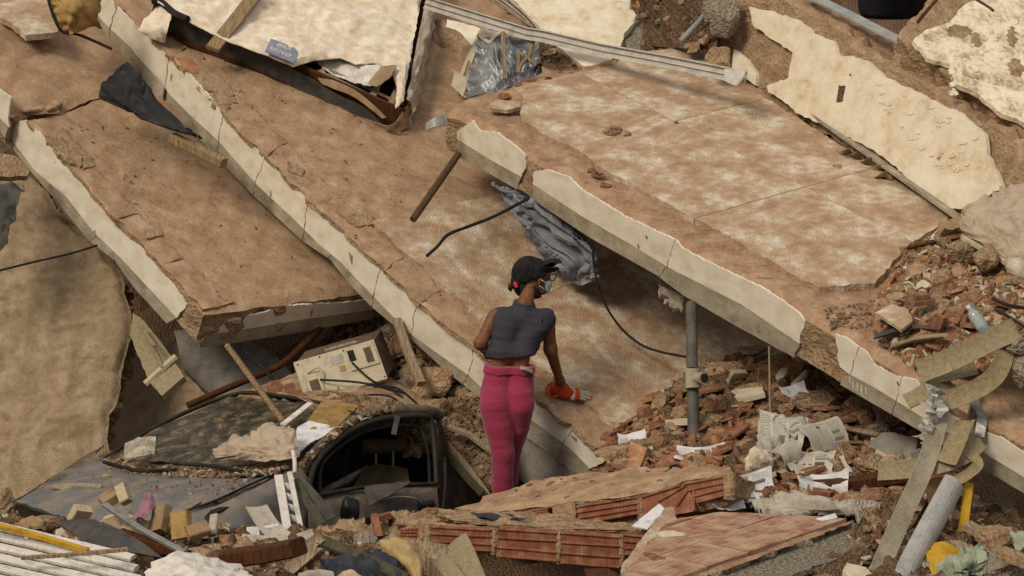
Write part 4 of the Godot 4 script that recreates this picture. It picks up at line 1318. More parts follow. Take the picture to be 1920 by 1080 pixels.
func build_car() -> void:
	var t := thing("crushed_car", "crushed dark grey car with shattered windscreen under the slabs", "car", at(560, 1040, 13.4))
	part(cover([[[195, 858, 14.5], [300, 872, 14.25], [430, 884, 13.9], [520, 886, 13.55]], [[140, 888, 14.25], [240, 898, 13.95], [360, 910, 13.6], [470, 912, 13.25]], [[80, 915, 14.0], [180, 924, 13.65], [290, 940, 13.3], [400, 940, 12.98]], [[28, 940, 13.8], [110, 966, 13.4], [230, 985, 13.05], [330, 964, 12.85]]], 44, 34, 0.01, 1.0, 0.015), "bonnet", M.bonnet, t)
	part(cover([[[192, 862, 14.45], [180, 850, 14.6], [195, 835, 14.75]], [[130, 892, 14.3], [120, 884, 14.4], [125, 876, 14.5]], [[28, 940, 13.9], [24, 946, 13.95], [28, 960, 13.95]]], 10, 16, 0.004, 2.0, 0.012), "far_wing", M.carp, t)
	part(cover([[[28, 942, 13.75], [100, 968, 13.35], [200, 985, 13.05], [330, 968, 12.8]], [[40, 970, 13.75], [110, 990, 13.35], [220, 1010, 13.0], [330, 1000, 12.75]]], 20, 6, 0.01, 2.0, 0.02), "nose_panel", M.cartdark, t)
	# near wing with its seam
	part(cover([[[336, 966, 12.85], [420, 942, 12.95], [510, 898, 13.3], [560, 876, 13.5]], [[350, 985, 12.78], [430, 962, 12.88], [520, 925, 13.22], [580, 900, 13.5]], [[390, 1000, 12.75], [450, 990, 12.85], [530, 975, 13.2], [590, 960, 13.5]], [[410, 1030, 12.85], [460, 1030, 12.9], [540, 1030, 13.2], [600, 1030, 13.5]]], 36, 26, 0.008, 1.4, 0.015), "wing", M.bonnet, t)
	part(rod([[334, 962, 12.83], [400, 940, 12.92], [470, 908, 13.2], [512, 890, 13.5]], 0.008, 20, 6), "seam", M.black, t)
	# wheel below the wing
	var w := Shape.new()
	sweep(w, ring(0.26, 24), PackedVector3Array([at(425, 1030, 12.95), at(425, 1030, 12.95) + Vector3(-0.16, 0, -0.12)]), Vector3.UP, true)
	part(w, "wheel", M.black, t)
	# windscreen with its rubber edge
	part(cover([[[200, 858, 14.5], [300, 866, 14.25], [430, 872, 13.95], [548, 862, 13.55]], [[300, 800, 14.75], [390, 806, 14.55], [490, 816, 14.25], [600, 820, 13.85]], [[432, 744, 15.05], [500, 748, 14.85], [580, 758, 14.6], [672, 782, 14.2]]], 30, 20, 0.01, 2.0, 0.006), "windscreen", M.screen, t)
	part(rod([[196, 860, 14.5], [300, 796, 14.8], [436, 740, 15.08], [520, 742, 14.85], [600, 756, 14.6], [680, 782, 14.2]], 0.015, 30, 6), "windscreen_rim", M.cartdark, t)
	# wipers
	part(rod([[194, 866, 14.3], [260, 882, 14.1], [330, 880, 13.95]], 0.012, 12, 6), "wiper", M.black, t)
	part(rod([[345, 870, 13.95], [400, 874, 13.8], [455, 884, 13.6]], 0.012, 12, 6), "wiper", M.black, t)
	# roof
	part(cover([[[436, 742, 15.1], [540, 745, 14.8], [680, 782, 14.25]], [[520, 710, 15.5], [620, 716, 15.1], [745, 776, 14.35]], [[600, 690, 15.9], [700, 700, 15.4], [800, 776, 14.45]], [[680, 690, 16.3], [760, 720, 15.6], [822, 790, 14.5]]], 30, 26, 0.02, 1.4, 0.02), "roof", M.dust, t)
	# front pillar running into the roof rail
	var pil := Shape.new()
	sweep(pil, rect(0.075, 0.05, 0.02), path([[545, 935, 13.5], [566, 882, 13.52], [615, 826, 13.75], [670, 788, 14.0], [740, 770, 14.2], [800, 770, 14.35], [826, 782, 14.45]], 30), Vector3.BACK, true)
	part(pil, "door_pillar", M.carp, t)
	# door frame, a bent tube round the open window
	part(rod([[583, 950, 13.42], [582, 900, 13.45], [602, 855, 13.6], [655, 809, 13.85], [706, 788, 14.0], [752, 781, 14.1], [792, 780, 14.18], [809, 792, 14.22], [816, 850, 14.16], [819, 915, 14.1]], 0.02, 60, 10), "window_frame", M.cartdark, t)
	part(rod([[600, 920, 13.52], [606, 868, 13.62], [660, 822, 13.9], [712, 802, 14.05], [760, 798, 14.16], [790, 808, 14.22], [803, 850, 14.2], [806, 905, 14.14]], 0.012, 50, 8), "window_seal", M.black, t)
	# far door arch and rear trim seen through the window
	part(rod([[650, 905, 15.0], [660, 840, 15.1], [700, 818, 15.2], [760, 818, 15.3], [796, 850, 15.2], [806, 908, 15.0]], 0.03, 30, 8), "far_window_frame", M.black, t)
	# lower door
	var door := cover([[[586, 928, 13.44], [690, 914, 13.72], [760, 908, 13.9], [820, 908, 14.08]], [[582, 960, 13.38], [690, 940, 13.62], [760, 934, 13.8], [822, 930, 14.0]], [[584, 1010, 13.36], [690, 1000, 13.58], [760, 990, 13.78], [826, 985, 13.98]]], 30, 16, 0.008, 1.6, 0.03)
	var dr := part(door, "door", M.carp, t)
	part(rod([[592, 930, 13.42], [690, 913, 13.68], [820, 907, 14.04]], 0.014, 14, 6), "door_sill_trim", M.cartdark, dr, t.position)
	part(rod([[705, 940, 13.58], [740, 932, 13.68], [775, 934, 13.78], [790, 944, 13.84]], 0.008, 12, 6), "door_crease", M.steel, dr, t.position)
	var hd := Shape.new()
	sweep(hd, rect(0.04, 0.05, 0.015), path([[782, 950, 13.86], [812, 944, 13.95]]), Vector3.UP)
	part(hd, "door_handle", M.black, dr, t.position)
	part(cover([[[822, 790, 14.46], [850, 850, 14.6], [870, 905, 14.65]], [[822, 850, 14.25], [846, 880, 14.45], [870, 910, 14.6]], [[822, 908, 14.1], [855, 912, 14.35], [895, 922, 14.55]], [[828, 985, 14.0], [860, 985, 14.2], [905, 980, 14.45]]], 16, 20, 0.01, 2.0, 0.02), "rear_panel", M.cartdark, t)
	part(rod([[834, 858, 14.2], [835, 910, 14.1], [830, 955, 13.98]], 0.01, 8, 6), "panel_gap", M.black, t)
	# mirror
	var mi := move(chunk(Vector3(0.075, 0.1, 0.06), 7, 2, 0.0), at(655, 952, 13.35))
	for i in mi.sm.size():
		mi.sm[i] = 1
	part(mi, "wing_mirror", M.blackplastic, t)
	# pieces of window glass and a dark sliver hanging in the frame
	part(flat_piece([684, 912, 770, 902, 735, 926, 692, 950], [684, 912, 13.6], [770, 902, 13.8], [692, 950, 13.45], 0.008), "glass_fragment", M.darkgrey, t)
	part(flat_piece([597, 920, 690, 872, 660, 900, 610, 925], [597, 920, 13.5], [690, 872, 13.95], [620, 922, 13.5], 0.02), "dark_sliver", M.black, t)
	# seats
	var st := Shape.new()
	sheet(st, world([[[655, 925, 14.5], [690, 875, 14.7], [730, 872, 14.75], [764, 880, 14.75]], [[660, 960, 14.4], [700, 940, 14.5], [735, 940, 14.5], [775, 950, 14.5]]]), 14, 8, 0.005, 2.0, 0.1)
	var se := part(st, "seat", M.seat, t)
	var hr := Shape.new()
	sweep(hr, rect(0.1, 0.1, 0.035), path([[682, 837, 14.75], [758, 837, 14.85]]), Vector3.UP, true)
	part(hr, "headrest", M.seat, se, t.position)
	for x in [705, 737]:
		part(rod([[x, 846, 14.78], [x, 876, 14.75]], 0.008), "headrest_post", M.steel, se, t.position)
	# black sheets closing the inside into a dark box
	part(cover([[[560, 870, 15.1], [700, 800, 15.6], [830, 790, 15.6]], [[570, 980, 14.8], [700, 960, 15.2], [840, 960, 15.2]]], 8, 8, 0.0, 1.0, 0.03), "dark_backing", M.black, t)
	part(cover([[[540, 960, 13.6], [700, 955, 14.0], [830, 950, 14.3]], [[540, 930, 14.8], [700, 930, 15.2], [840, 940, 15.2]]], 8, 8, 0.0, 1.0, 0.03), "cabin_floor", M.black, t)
	# ---- debris lying on the car
	var rows := world([[[200, 862, 14.42], [300, 874, 14.15], [430, 880, 13.85], [545, 872, 13.5]], [[205, 880, 14.25], [300, 892, 14.0], [420, 892, 13.68], [520, 884, 13.42]]])
	gravel(rows, 1500, 0.08, 0.45, "car_debris", "fine rubble and dust caught below the shattered windscreen", ["f_mortar", "f_clay2", "f_cream", "f_dust"])
	scatter(rows, {"lump": 12, "clay": 6, "flake": 8}, 0.25, 0.6, "caught below the shattered windscreen")
	rows = world([[[560, 738, 14.95], [640, 740, 14.75], [720, 752, 14.5], [790, 772, 14.35]], [[560, 775, 14.65], [620, 790, 14.4], [680, 785, 14.25], [760, 775, 14.3]]])
	gravel(rows, 2600, 0.08, 0.5, "roof_debris", "fine rubble covering the crushed car roof", ["f_mortar", "f_clay2", "f_dust", "f_dust"])
	scatter(rows, {"lump": 26, "clay": 10, "flake": 8}, 0.3, 0.8, "heaped on the crushed car roof")
	rows = world([[[210, 876, 14.3], [300, 886, 14.05], [430, 890, 13.75], [500, 892, 13.45]], [[120, 910, 13.95], [220, 915, 13.75], [330, 925, 13.4], [420, 926, 13.1]]])
	gravel(rows, 240, 0.03, 0.2, "bonnet_grit", "grit sprinkled over the dusty bonnet", ["f_mortar", "f_clay2", "f_cream", "f_dust"])
	rows = world([[[560, 872, 13.46], [615, 818, 13.7], [670, 782, 13.95], [740, 764, 14.15]], [[566, 880, 13.45], [620, 826, 13.68], [674, 790, 13.93], [744, 770, 14.13]]])
	gravel(rows, 160, 0.06, 0.4, "pillar_grit", "crumbs lying along the car's front pillar", ["f_mortar", "f_clay2", "f_cream", "f_dust"])
	for c in [[545, 738, 14.9, "f_clay"], [565, 742, 14.85, "f_clay2"], [520, 732, 15.0, "f_clay2"], [585, 745, 14.8, "f_mortar"]]:
		lone(move(shard(0.13, 0.07, 0.05, int(c[0])), at(c[0], c[1], c[2]), Basis(Vector3(0.2, 1, 0.3).normalized(), c[0])), "brick_piece", M[c[3]], "broken brick piece lying on the car roof by the tan folder", "brick", "brick pieces on the car roof")
	t = thing("folder", "tan folder lying on white papers on the car roof", "folder", at(620, 780, 14.2))
	part(cover([[[602, 752, 14.55], [640, 754, 14.5], [673, 758, 14.45]], [[584, 778, 14.25], [618, 780, 14.2], [650, 782, 14.2]], [[566, 803, 14.0], [598, 804, 13.98], [630, 802, 14.0]]], 12, 12, 0.006, 1.5, 0.008), "cover", M.envelope, t)
	lone(cover([[[580, 790, 14.1], [630, 800, 14.0]], [[556, 806, 13.98], [622, 808, 13.93]], [[562, 846, 13.66], [585, 828, 13.78]]], 10, 12, 0.006, 2.0, 0.004), "paper_sheet", M.paper, "white paper sheet under the tan folder on the car", "paper")
	lone(bar([[531, 796, 14.1], [582, 756, 14.45]], 0.045, 0.012), "white_stick", M.white, "white plastic strip leaning on the car roof", "strip")
	lone(cover([[[400, 842, 13.9], [450, 822, 13.8], [500, 800, 13.75], [545, 800, 13.72]], [[402, 854, 13.78], [450, 842, 13.62], [510, 830, 13.5], [560, 826, 13.55]], [[412, 860, 13.75], [460, 862, 13.55], [520, 862, 13.42], [562, 852, 13.45]]], 50, 34, 0.025, 1.6, 0.004, true, 0.025, 4.0), "plastic_bag", M.bag, "crumpled translucent brown bag lying at the foot of the windscreen", "bag")
	lone(cover([[[236, 832, 14.3], [262, 822, 14.3], [292, 818, 14.3]], [[232, 858, 14.1], [262, 850, 14.0], [290, 846, 14.05]], [[240, 862, 14.1], [265, 862, 14.0], [286, 858, 14.05]]], 20, 16, 0.012, 2.0, 0.003), "plastic_bag", M.film, "small clear plastic bag with a bottle neck on the windscreen", "bag")
	lone(cover([[[96, 910, 13.98], [140, 905, 13.9], [192, 908, 13.8]], [[96, 914, 13.93], [140, 920, 13.82], [188, 914, 13.76]]], 16, 6, 0.0, 1.0, 0.006), "round_lid", M.beige, "round tan lid lying on the dusty bonnet", "lid")
	lone(rock(202, 894, 14.02, Vector3(0.035, 0.02, 0.025), 66), "foam_crumb", M.yellowbag, "pale yellow crumb on the dusty bonnet", "crumb")
	# white strips and dark straps leaning on the near wing
	lone(rod([[549, 845, 13.3], [553, 870, 13.25], [552, 905, 13.2]], 0.014, 10, 6), "white_strip", M.white, "thin white strip bent over the near wing of the car", "strip")
	t = thing("cable_rack", "white metal rack strip with hook teeth leaning on the car wing", "rack", at(540, 1000, 12.8))
	part(bar([[522, 892, 13.0], [540, 1000, 12.7]], 0.05, 0.02), "spine", M.white, t)
	part(bar([[543, 886, 13.0], [566, 1000, 12.72]], 0.03, 0.02), "spine", M.white, t)
	for k in 5:
		part(bar([[530 + k * 3.6, 908 + k * 20, 12.98 - k * 0.05], [546 + k * 3.8, 914 + k * 20, 12.97 - k * 0.05]], 0.025, 0.03), "tooth", M.white, t)
	lone(cover([[[546, 890, 13.1], [556, 884, 13.1]], [[580, 930, 12.95], [592, 920, 12.95]], [[610, 976, 12.85], [630, 968, 12.85]]], 6, 16, 0.01, 2.0, 0.006), "rubber_strip", M.darkgrey, "twisted grey rubber strip lying over the near car door", "strip")
	lone(cover([[[548, 900, 13.05], [560, 896, 13.05]], [[570, 945, 12.9], [584, 938, 12.9]], [[596, 985, 12.8], [610, 978, 12.8]]], 6, 16, 0.01, 2.0, 0.006), "rubber_strip", M.moss, "second twisted strip under the grey rubber strip by the car", "strip")
	lone(bar([[746, 780, 13.95], [738, 815, 13.92]], 0.035, 0.02), "bracket", M.darkgrey, "small metal bracket hanging from the car window frame", "bracket")
	# long trims lying behind the car
	for c in [[[815, 812, 14.6], [870, 870, 14.5], [915, 930, 14.4]], [[822, 830, 14.5], [875, 895, 14.4], [905, 925, 14.35]], [[812, 818, 14.75], [860, 880, 14.6], [900, 925, 14.5]]]:
		lone(bar(c, 0.05, 0.02, Vector3.BACK, 8), "door_trim", M.moss if c[0][0] != 815 else M.wood, "long dusty trim strip lying between the car and the woman", "trim", "trim strips behind the car")
	# ---- air conditioner and what stands round it
	t = thing("air_conditioner", "off white outdoor air conditioner unit lying on its side beneath the middle slab", "air conditioner", at(650, 740, 15.2))
	f_ac(t)
	t = thing("sheet_metal", "bent beige sheet metal panel leaning beside the rough tan wall", "panel", at(290, 740, 15.4))
	part(flat_piece([249, 586, 268, 600, 322, 668, 345, 706, 304, 742, 280, 715, 256, 660, 244, 626], [249, 586, 15.9], [345, 706, 15.2], [260, 650, 15.6], 0.05, 0.004), "sheet", M.beige, t)
	part(bar([[272, 720, 15.3], [330, 668, 15.35]], 0.06, 0.03), "strap", M.acwhite, t)
	for c in [[262, 610, 290, 650], [276, 634, 306, 690], [262, 652, 296, 712]]:
		part(bar([[c[0], c[1], 15.62], [c[2], c[3], 15.3]], 0.025, 0.02), "rib", M.beige, t)
	lone(flat_piece([326, 620, 420, 610, 520, 670, 562, 718, 540, 760, 400, 745, 344, 690], [326, 630, 16.4], [520, 670, 16.2], [400, 745, 15.9], 0.05, 0.006), "wall_board", M.greywall, "plain grey board leaning behind the rusty post", "board")
	lone(flat_piece([200, 690, 330, 640, 400, 740, 440, 760, 300, 850, 200, 860], [200, 690, 17.0], [400, 740, 16.4], [300, 850, 16.3], 0.1, 0.02), "wall_fragment", M.stucco, "shadowed tan wall fragment behind the car windscreen", "wall")
	lone(rod([[426, 648, 15.25], [470, 708, 14.9], [532, 792, 14.3]], 0.022, 4, 7), "rusty_post", M.flaky, "thin rusty post between the lowest slab and the car windscreen", "post")
	lone(rod([[352, 760, 15.2], [440, 722, 15.4], [523, 686, 15.6], [560, 655, 15.8], [600, 616, 16.0]], 0.026, 14, 8), "dark_pole", M.darkwood, "dark slanting pole behind the rusty post", "pole")
	lone(rod([[458, 657, 15.3], [490, 688, 15.3], [523, 722, 15.2]], 0.014, 4, 6), "black_bar", M.black, "short black bar leaning on the grey board", "bar")
	lone(bar([[744, 600, 15.4], [765, 660, 15.2], [790, 720, 15.0]], 0.06, 0.05), "wood_post", M.wood, "split wooden post beside the air conditioner", "post")
	for c in [[[660, 680, 15.0], [700, 715, 14.9], [760, 740, 14.9], [790, 770, 14.8]], [[600, 712, 14.9], [680, 718, 14.85], [740, 735, 14.8], [770, 765, 14.7]], [[690, 740, 14.7], [735, 745, 14.6], [775, 780, 14.5]], [[700, 725, 14.75], [745, 728, 14.8], [785, 760, 14.7]]]:
		lone(rod(c, 0.008, 24, 6), "cable", M.black, "loose black cable trailing from the air conditioner over the car roof", "cable", "cables by the air conditioner")
	# ---- heap of small stones behind the car
	rows = world([[[600, 590, 17.0], [700, 590, 16.6], [800, 620, 16.2], [900, 700, 15.6]], [[640, 690, 16.0], [740, 680, 15.8], [830, 700, 15.5], [920, 770, 15.0]], [[700, 760, 15.2], [790, 760, 15.1], [860, 800, 14.95], [935, 850, 14.7]], [[770, 850, 14.85], [830, 850, 14.8], [880, 880, 14.7], [940, 930, 14.55]]])
	var s := Shape.new()
	sheet(s, rows, 40, 36, 0.06, 1.6, 0.0, false)
	struct(s, "rubble_ground", M.soil)
	scatter(rows, {"lump": 130, "clay": 16, "flake": 20, "stick": 10}, 0.35, 1.25, "in the dark heap behind the car", 0.4)
	gravel(rows, 2600, 0.1, 0.7, "heap_rubble", "small brown rubble of the dark heap behind the car", ["f_mortar", "f_dust", "f_dust", "f_mortar"])
	lone(rock(815, 715, 15.25, Vector3(0.16, 0.12, 0.12), 68), "concrete_block", M.f_dust, "large angular brown block on the dark heap behind the car", "block")
	lone(rock(812, 770, 15.0, Vector3(0.13, 0.11, 0.1), 69), "concrete_block", M.f_mortar, "rounded mortar clump on the dark heap behind the car", "block")
	lone(bar([[840, 800, 14.75], [880, 815, 14.7], [925, 848, 14.6]], 0.05, 0.03), "wood_batten", M.wood, "dusty batten lying on the dark heap behind the car", "batten")

func f_ac(t: Node3D) -> void:
	var a := at(552, 684, 15.05)
	var b := at(699, 642, 15.3)
	var c := at(724, 712, 15.05)
	var e1 := b - a
	var e2 := c - b
	var n := e1.cross(e2).normalized()
	if n.dot(eye - a) < 0:
		n = -n
	var back := (at(715, 618, 15.75) - b)
	var s := Shape.new()
	var p := [a, b, c, a + e2]
	s.quad(p[0], p[1], p[2], p[3], n)
	for i in 4:
		var q: Vector3 = p[(i + 1) % 4]
		s.quad(p[i], q, q + back, p[i] + back, ((p[i] + q) / 2 - (a + c) / 2))
	part(s, "casing", M.acdark, t)
	var f := Face.new(a, n, e1)
	var at2 := func(u: float, v: float) -> Vector2: return f.to2(a + e1 * u + e2 * v)
	var panel := func(u0: float, v0: float, u1: float, v1: float, h0: float, h1: float, m: Material, called: String) -> void:
		var q := Shape.new()
		prism(q, f, PackedVector2Array([at2.call(u0, v0), at2.call(u1, v0), at2.call(u1, v1), at2.call(u0, v1)]), h0, h1)
		part(q, called, m, t)
	panel.call(-0.01, -0.02, 1.01, 1.02, 0.0, 0.02, M.acwhite, "front_cover")
	panel.call(0.62, 0.08, 0.98, 0.62, 0.02, 0.032, M.acwhite, "access_cover")
	panel.call(0.84, 0.16, 0.93, 0.54, 0.032, 0.036, M.acdark, "vent")
	panel.call(0.64, 0.12, 0.72, 0.4, 0.032, 0.035, M.black, "painted_cable_opening")  # black panel paints the dark inside of an opening
	panel.call(0.42, 0.1, 0.58, 0.34, 0.02, 0.023, M.newsprint, "rating_label")
	panel.call(0.5, 0.4, 0.57, 0.55, 0.02, 0.023, M.cardboard, "small_label")
	panel.call(0.06, 0.52, 0.24, 0.95, 0.02, 0.034, M.acwhite, "valve_box")
	panel.call(0.09, 0.58, 0.2, 0.9, 0.034, 0.037, M.acdark, "painted_valve_opening")  # dark panel painted for the hollow of the valve box
	for k in [[0.02, 0.06], [0.3, 0.02], [0.6, 0.03], [0.97, 0.05], [0.98, 0.95], [0.4, 0.9]]:
		panel.call(k[0], k[1], k[0] + 0.015, k[1] + 0.03, 0.02, 0.025, M.black, "screw")
	part(rod([[575, 700, 14.97], [600, 690, 14.97], [606, 735, 14.9], [585, 742, 14.9]], 0.007, 12, 6), "handle", M.acwhite, t)
	var tp := Shape.new()
	sweep(tp, rect(0.05, 0.02), PackedVector3Array([a + back * 0.35 + e1 * 0.35 - e2 * 0.03, a + back * 0.35 + e1 * 0.75 - e2 * 0.03]), Vector3.UP)
	part(tp, "top_bracket", M.wood, t)

func brick_run(t: Node3D, f: Face, bricks: Array) -> void:
	# hollow bricks seen in a broken wall's edge: each a ribbed block of its own
	for b in bricks:
		var s := Shape.new()
		var p := jag(poly(f, b), 0.004, 0.06, int(b[0]))
		prism(s, f, p, -0.09, 0.006)
		var l0 := f.to2(hit(f, b[0], b[1]))
		var r0 := f.to2(hit(f, b[2], b[3]))
		var r1 := f.to2(hit(f, b[4], b[5]))
		var l1 := f.to2(hit(f, b[6], b[7]))
		for k in 4:
			var v := (k + 0.0) / 3.0
			v = clampf(v, 0.03, 0.97)
			var a3 := f.to3(l0.lerp(l1, v), 0.008)
			var b3 := f.to3(r0.lerp(r1, v + rng.randf_range(-0.03, 0.03)), 0.008)
			sweep(s, rect(0.014, 0.022, 0.004), PackedVector3Array([a3, a3.lerp(b3, 0.5) + f.n * rng.randf_range(-0.003, 0.003), b3]), f.n)
		part(s, "brick", M.brick, t)

func build_bricks() -> void:
	# ---- nearer wall chunk
	var f := face3([740, 1000, 12.35], [1210, 1010, 12.2], [960, 1060, 12.28])
	var t := thing("brick_wall_chunk", "fallen hollow brick wall chunk lying flat, red bricks showing in its long broken edge", "wall chunk", at(960, 1060, 12.5))
	var s := Shape.new()
	var s2 := Shape.new()
	# plaster plate on top
	var ft := face3([812, 952, 12.75], [1212, 1000, 12.15], [844, 982, 12.3])
	slab(s, s2, ft, jag(poly(ft, [738, 978, 775, 960, 811, 949, 903, 957, 997, 960, 1107, 972, 1180, 980, 1214, 990, 1070, 988, 925, 978, 844, 971, 775, 976]), 0.01, 0.05, 71), 0.025, 0.03, 0.02, 0.012, 3.0, 0.012)
	part(s, "plaster_layer", M.mortar, t)
	part(s2, "plaster_edge", M.mortar, t)
	s = Shape.new()
	s2 = Shape.new()
	slab(s, s2, f, jag(poly(f, [740, 990, 775, 975, 844, 984, 925, 992, 1070, 1002, 1212, 1006, 1206, 1046, 1165, 1068, 1050, 1058, 925, 1040, 808, 1034, 738, 1020]), 0.01, 0.05, 72), 0.35, 0.03, 0.025, 0.02, 3.0, 0.01)
	part(s, "mortar_core", M.mortar, t)
	part(s2, "mortar_body", M.mortar, t)
	var ff := f.lifted(0.035)
	brick_run(t, ff, [[810, 986, 922, 992, 921, 1034, 808, 1028], [934, 990, 1045, 996, 1044, 1053, 931, 1043], [1053, 997, 1163, 1004, 1162, 1064, 1051, 1056], [1170, 1001, 1206, 1004, 1204, 1040, 1168, 1040], [752, 992, 786, 990, 782, 1010, 750, 1008]])
	for q in [[927, 989, 925, 1038], [1049, 995, 1047, 1056], [1166, 1001, 1165, 1060], [796, 982, 794, 1026]]:
		var js := Shape.new()
		sweep(js, rect(0.04 if q[0] != 796 else 0.09, 0.05, 0.015), PackedVector3Array([hit(ff, q[0], q[1], -0.012), hit(ff, (q[0] + q[2]) / 2.0 + 1.5, (q[1] + q[3]) / 2.0, -0.004), hit(ff, q[2], q[3], -0.014)]), ff.n)
		part(js, "mortar_joint", M.mortar, t)
	# ---- farther chunk
	f = face3([968, 960, 13.2], [1375, 905, 12.5], [1200, 985, 12.75])
	t = thing("brick_wall_chunk", "larger brick wall chunk with a dusty plaster top, directly in front of the woman's legs", "wall chunk", at(1180, 980, 12.9))
	ft = face3([905, 952, 13.35], [1375, 880, 12.7], [1140, 876, 13.6])
	s = Shape.new()
	s2 = Shape.new()
	slab(s, s2, ft, jag(poly(ft, [855, 948, 899, 938, 903, 927, 1034, 896, 1143, 880, 1250, 872, 1366, 871, 1374, 884, 1279, 898, 1230, 916, 1160, 929, 1081, 936, 1027, 944, 960, 953, 903, 957]), 0.012, 0.05, 73), 0.028, 0.03, 0.02, 0.014, 2.6, 0.014)
	part(s, "plaster_layer", M.dust, t)
	part(s2, "plaster_edge", M.mortar, t)
	s = Shape.new()
	s2 = Shape.new()
	slab(s, s2, f, jag(poly(f, [930, 966, 1027, 952, 1081, 946, 1160, 938, 1279, 906, 1376, 888, 1378, 930, 1360, 946, 1290, 962, 1200, 995, 1000, 990]), 0.01, 0.05, 74), 0.4, 0.03, 0.03, 0.02, 3.0, 0.012)
	part(s, "mortar_core", M.mortar, t)
	part(s2, "mortar_body", M.mortar, t)
	ff = f.lifted(0.04)
	brick_run(t, ff, [[968, 962, 1030, 954, 1030, 968, 972, 974], [1083, 950, 1198, 932, 1200, 964, 1086, 984], [1202, 932, 1278, 910, 1302, 916, 1306, 958, 1204, 978], [1282, 908, 1366, 892, 1370, 926, 1308, 944]])
	for q in [[1058, 948, 1060, 984, 0.16], [1200, 930, 1202, 976, 0.03], [1366, 894, 1368, 936, 0.07]]:
		var js := Shape.new()
		sweep(js, rect(q[4], 0.06, 0.015), PackedVector3Array([hit(ff, q[0], q[1], -0.012), hit(ff, (q[0] + q[2]) / 2.0 + 1.5, (q[1] + q[3]) / 2.0, 0.0), hit(ff, q[2], q[3], -0.014)]), ff.n)
		part(js, "mortar_joint", M.mortar, t)
	# small things lying on the two chunks
	var rows := world([[[960, 905, 13.45], [1140, 886, 13.4], [1340, 876, 13.3]], [[960, 945, 13.3], [1120, 925, 13.0], [1300, 892, 12.85]]])
	scatter(rows, {"clay": 16, "flake": 8, "lump": 4}, 0.12, 0.4, "scattered on the dusty top of the larger brick chunk", 0.95, 0.0)
	lone(bar([[1118, 915, 13.12], [1158, 902, 13.2]], 0.02, 0.015), "clay_shard", M.f_clay, "long red sliver lying on the larger brick chunk", "clay shard")
	var loop := [[1232, 887, 13.15], [1250, 884, 13.12], [1262, 874, 13.15], [1276, 876, 13.12], [1268, 884, 13.1], [1256, 876, 13.13], [1270, 872, 13.14], [1280, 880, 13.1]]
	t = thing("cable", "small coil of black wire with a red plug on the larger brick chunk", "cable", at(1255, 888, 13.1))
	part(rod(loop, 0.006, 50, 6), "wire", M.black, t)
	part(rod([[1232, 887, 13.15], [1240, 886, 13.14]], 0.012), "plug", M.pink, t)
	lone(cover([[[842, 958, 12.75], [900, 962, 12.65], [952, 966, 12.55]], [[838, 966, 12.62], [890, 968, 12.55], [940, 973, 12.45]]], 12, 6, 0.004, 2.0, 0.004), "paper_sheet", M.paper, "folded leaflet lying on the nearer brick chunk", "paper")
	lone(cover([[[882, 960, 12.6], [930, 963, 12.55], [956, 968, 12.5]], [[900, 970, 12.5], [940, 974, 12.42], [985, 971, 12.4]]], 12, 6, 0.008, 3.0, 0.006), "dark_leaflet", M.navy, "dark blue leaflet lying on the nearer brick chunk", "paper")
	rows = world([[[760, 962, 12.75], [810, 958, 12.72]], [[750, 985, 12.45], [840, 978, 12.4]]])
	scatter(rows, {"clay": 16, "lump": 6}, 0.25, 0.8, "crumbled on the left end of the nearer brick chunk", 0.8)
	lone(flat_piece([1184, 986, 1236, 944, 1248, 956, 1214, 992], [1184, 986, 12.2], [1236, 944, 12.45], [1214, 992, 12.15], 0.006, 0.002), "paper_sheet", M.paper, "folded white paper standing between brick chunk and red tiled slab", "paper")
	# ---- third, mortar wall on the left of the nearer chunk
	f = face3([580, 1000, 12.75], [770, 955, 12.9], [680, 1025, 12.6])
	t = thing("mortar_wall_chunk", "crumbling mortar wall chunk with empty brick holes, leaning on the car door", "wall chunk", at(680, 1030, 12.7))
	s = Shape.new()
	s2 = Shape.new()
	slab(s, s2, f, jag(poly(f, [566, 1000, 600, 985, 680, 966, 762, 950, 776, 962, 760, 985, 742, 1010, 690, 1024, 620, 1030, 590, 1016]), 0.012, 0.05, 75), 0.2, 0.02, 0.05, 0.02, 4.5, 0.02)
	part(s, "mortar_core", M.mortar, t)
	part(s2, "mortar_body", M.mortar, t)
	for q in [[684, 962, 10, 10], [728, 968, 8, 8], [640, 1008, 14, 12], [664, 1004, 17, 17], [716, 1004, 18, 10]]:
		part(plate(f, [q[0], q[1], q[0] + q[2], q[1] - 3, q[0] + q[2], q[1] + q[3] - 3, q[0], q[1] + q[3]], -0.05, 0.045, 0.003), "hole_dark", M.black, t)  # black plates paint the dark of the empty brick holes
	part(bar([[702, 968, 12.72], [712, 1010, 12.6]], 0.045, 0.05), "brick", M.brick, t)
	part(bar([[708, 972, 12.7], [732, 966, 12.74]], 0.03, 0.04), "brick", M.brick, t)
	# ---- red tiled slab in front
	f = face3([1269, 973, 12.1], [1597, 975, 12.0], [1330, 1070, 11.1])
	t = thing("tiled_slab", "floor slab fragment with dusty red tiles and a rough stone edge", "slab", hit(f, 1400, 1040))
	s = Shape.new()
	s2 = Shape.new()
	slab(s, s2, f, jag(poly(f, [1232, 990, 1269, 972, 1350, 960, 1470, 964, 1600, 974, 1485, 1018, 1330, 1072, 1230, 1110, 1140, 1110]), 0.012, 0.06, 77), 0.16, 0.035, 0.01, 0.015, 2.0, 0.035)
	part(s, "screed", M.reddust, t)
	part(s2, "stone_edge", M.stone, t)
	tiles(t, f, [1240, 992, 1272, 976, 1352, 964, 1470, 968, 1588, 976, 1478, 1014, 1326, 1066, 1240, 1100, 1160, 1100], [1330, 1066], [1588, 976], 0.33, 0.33, -0.01, 0.012, M.redtile, 0.003, 0.008)
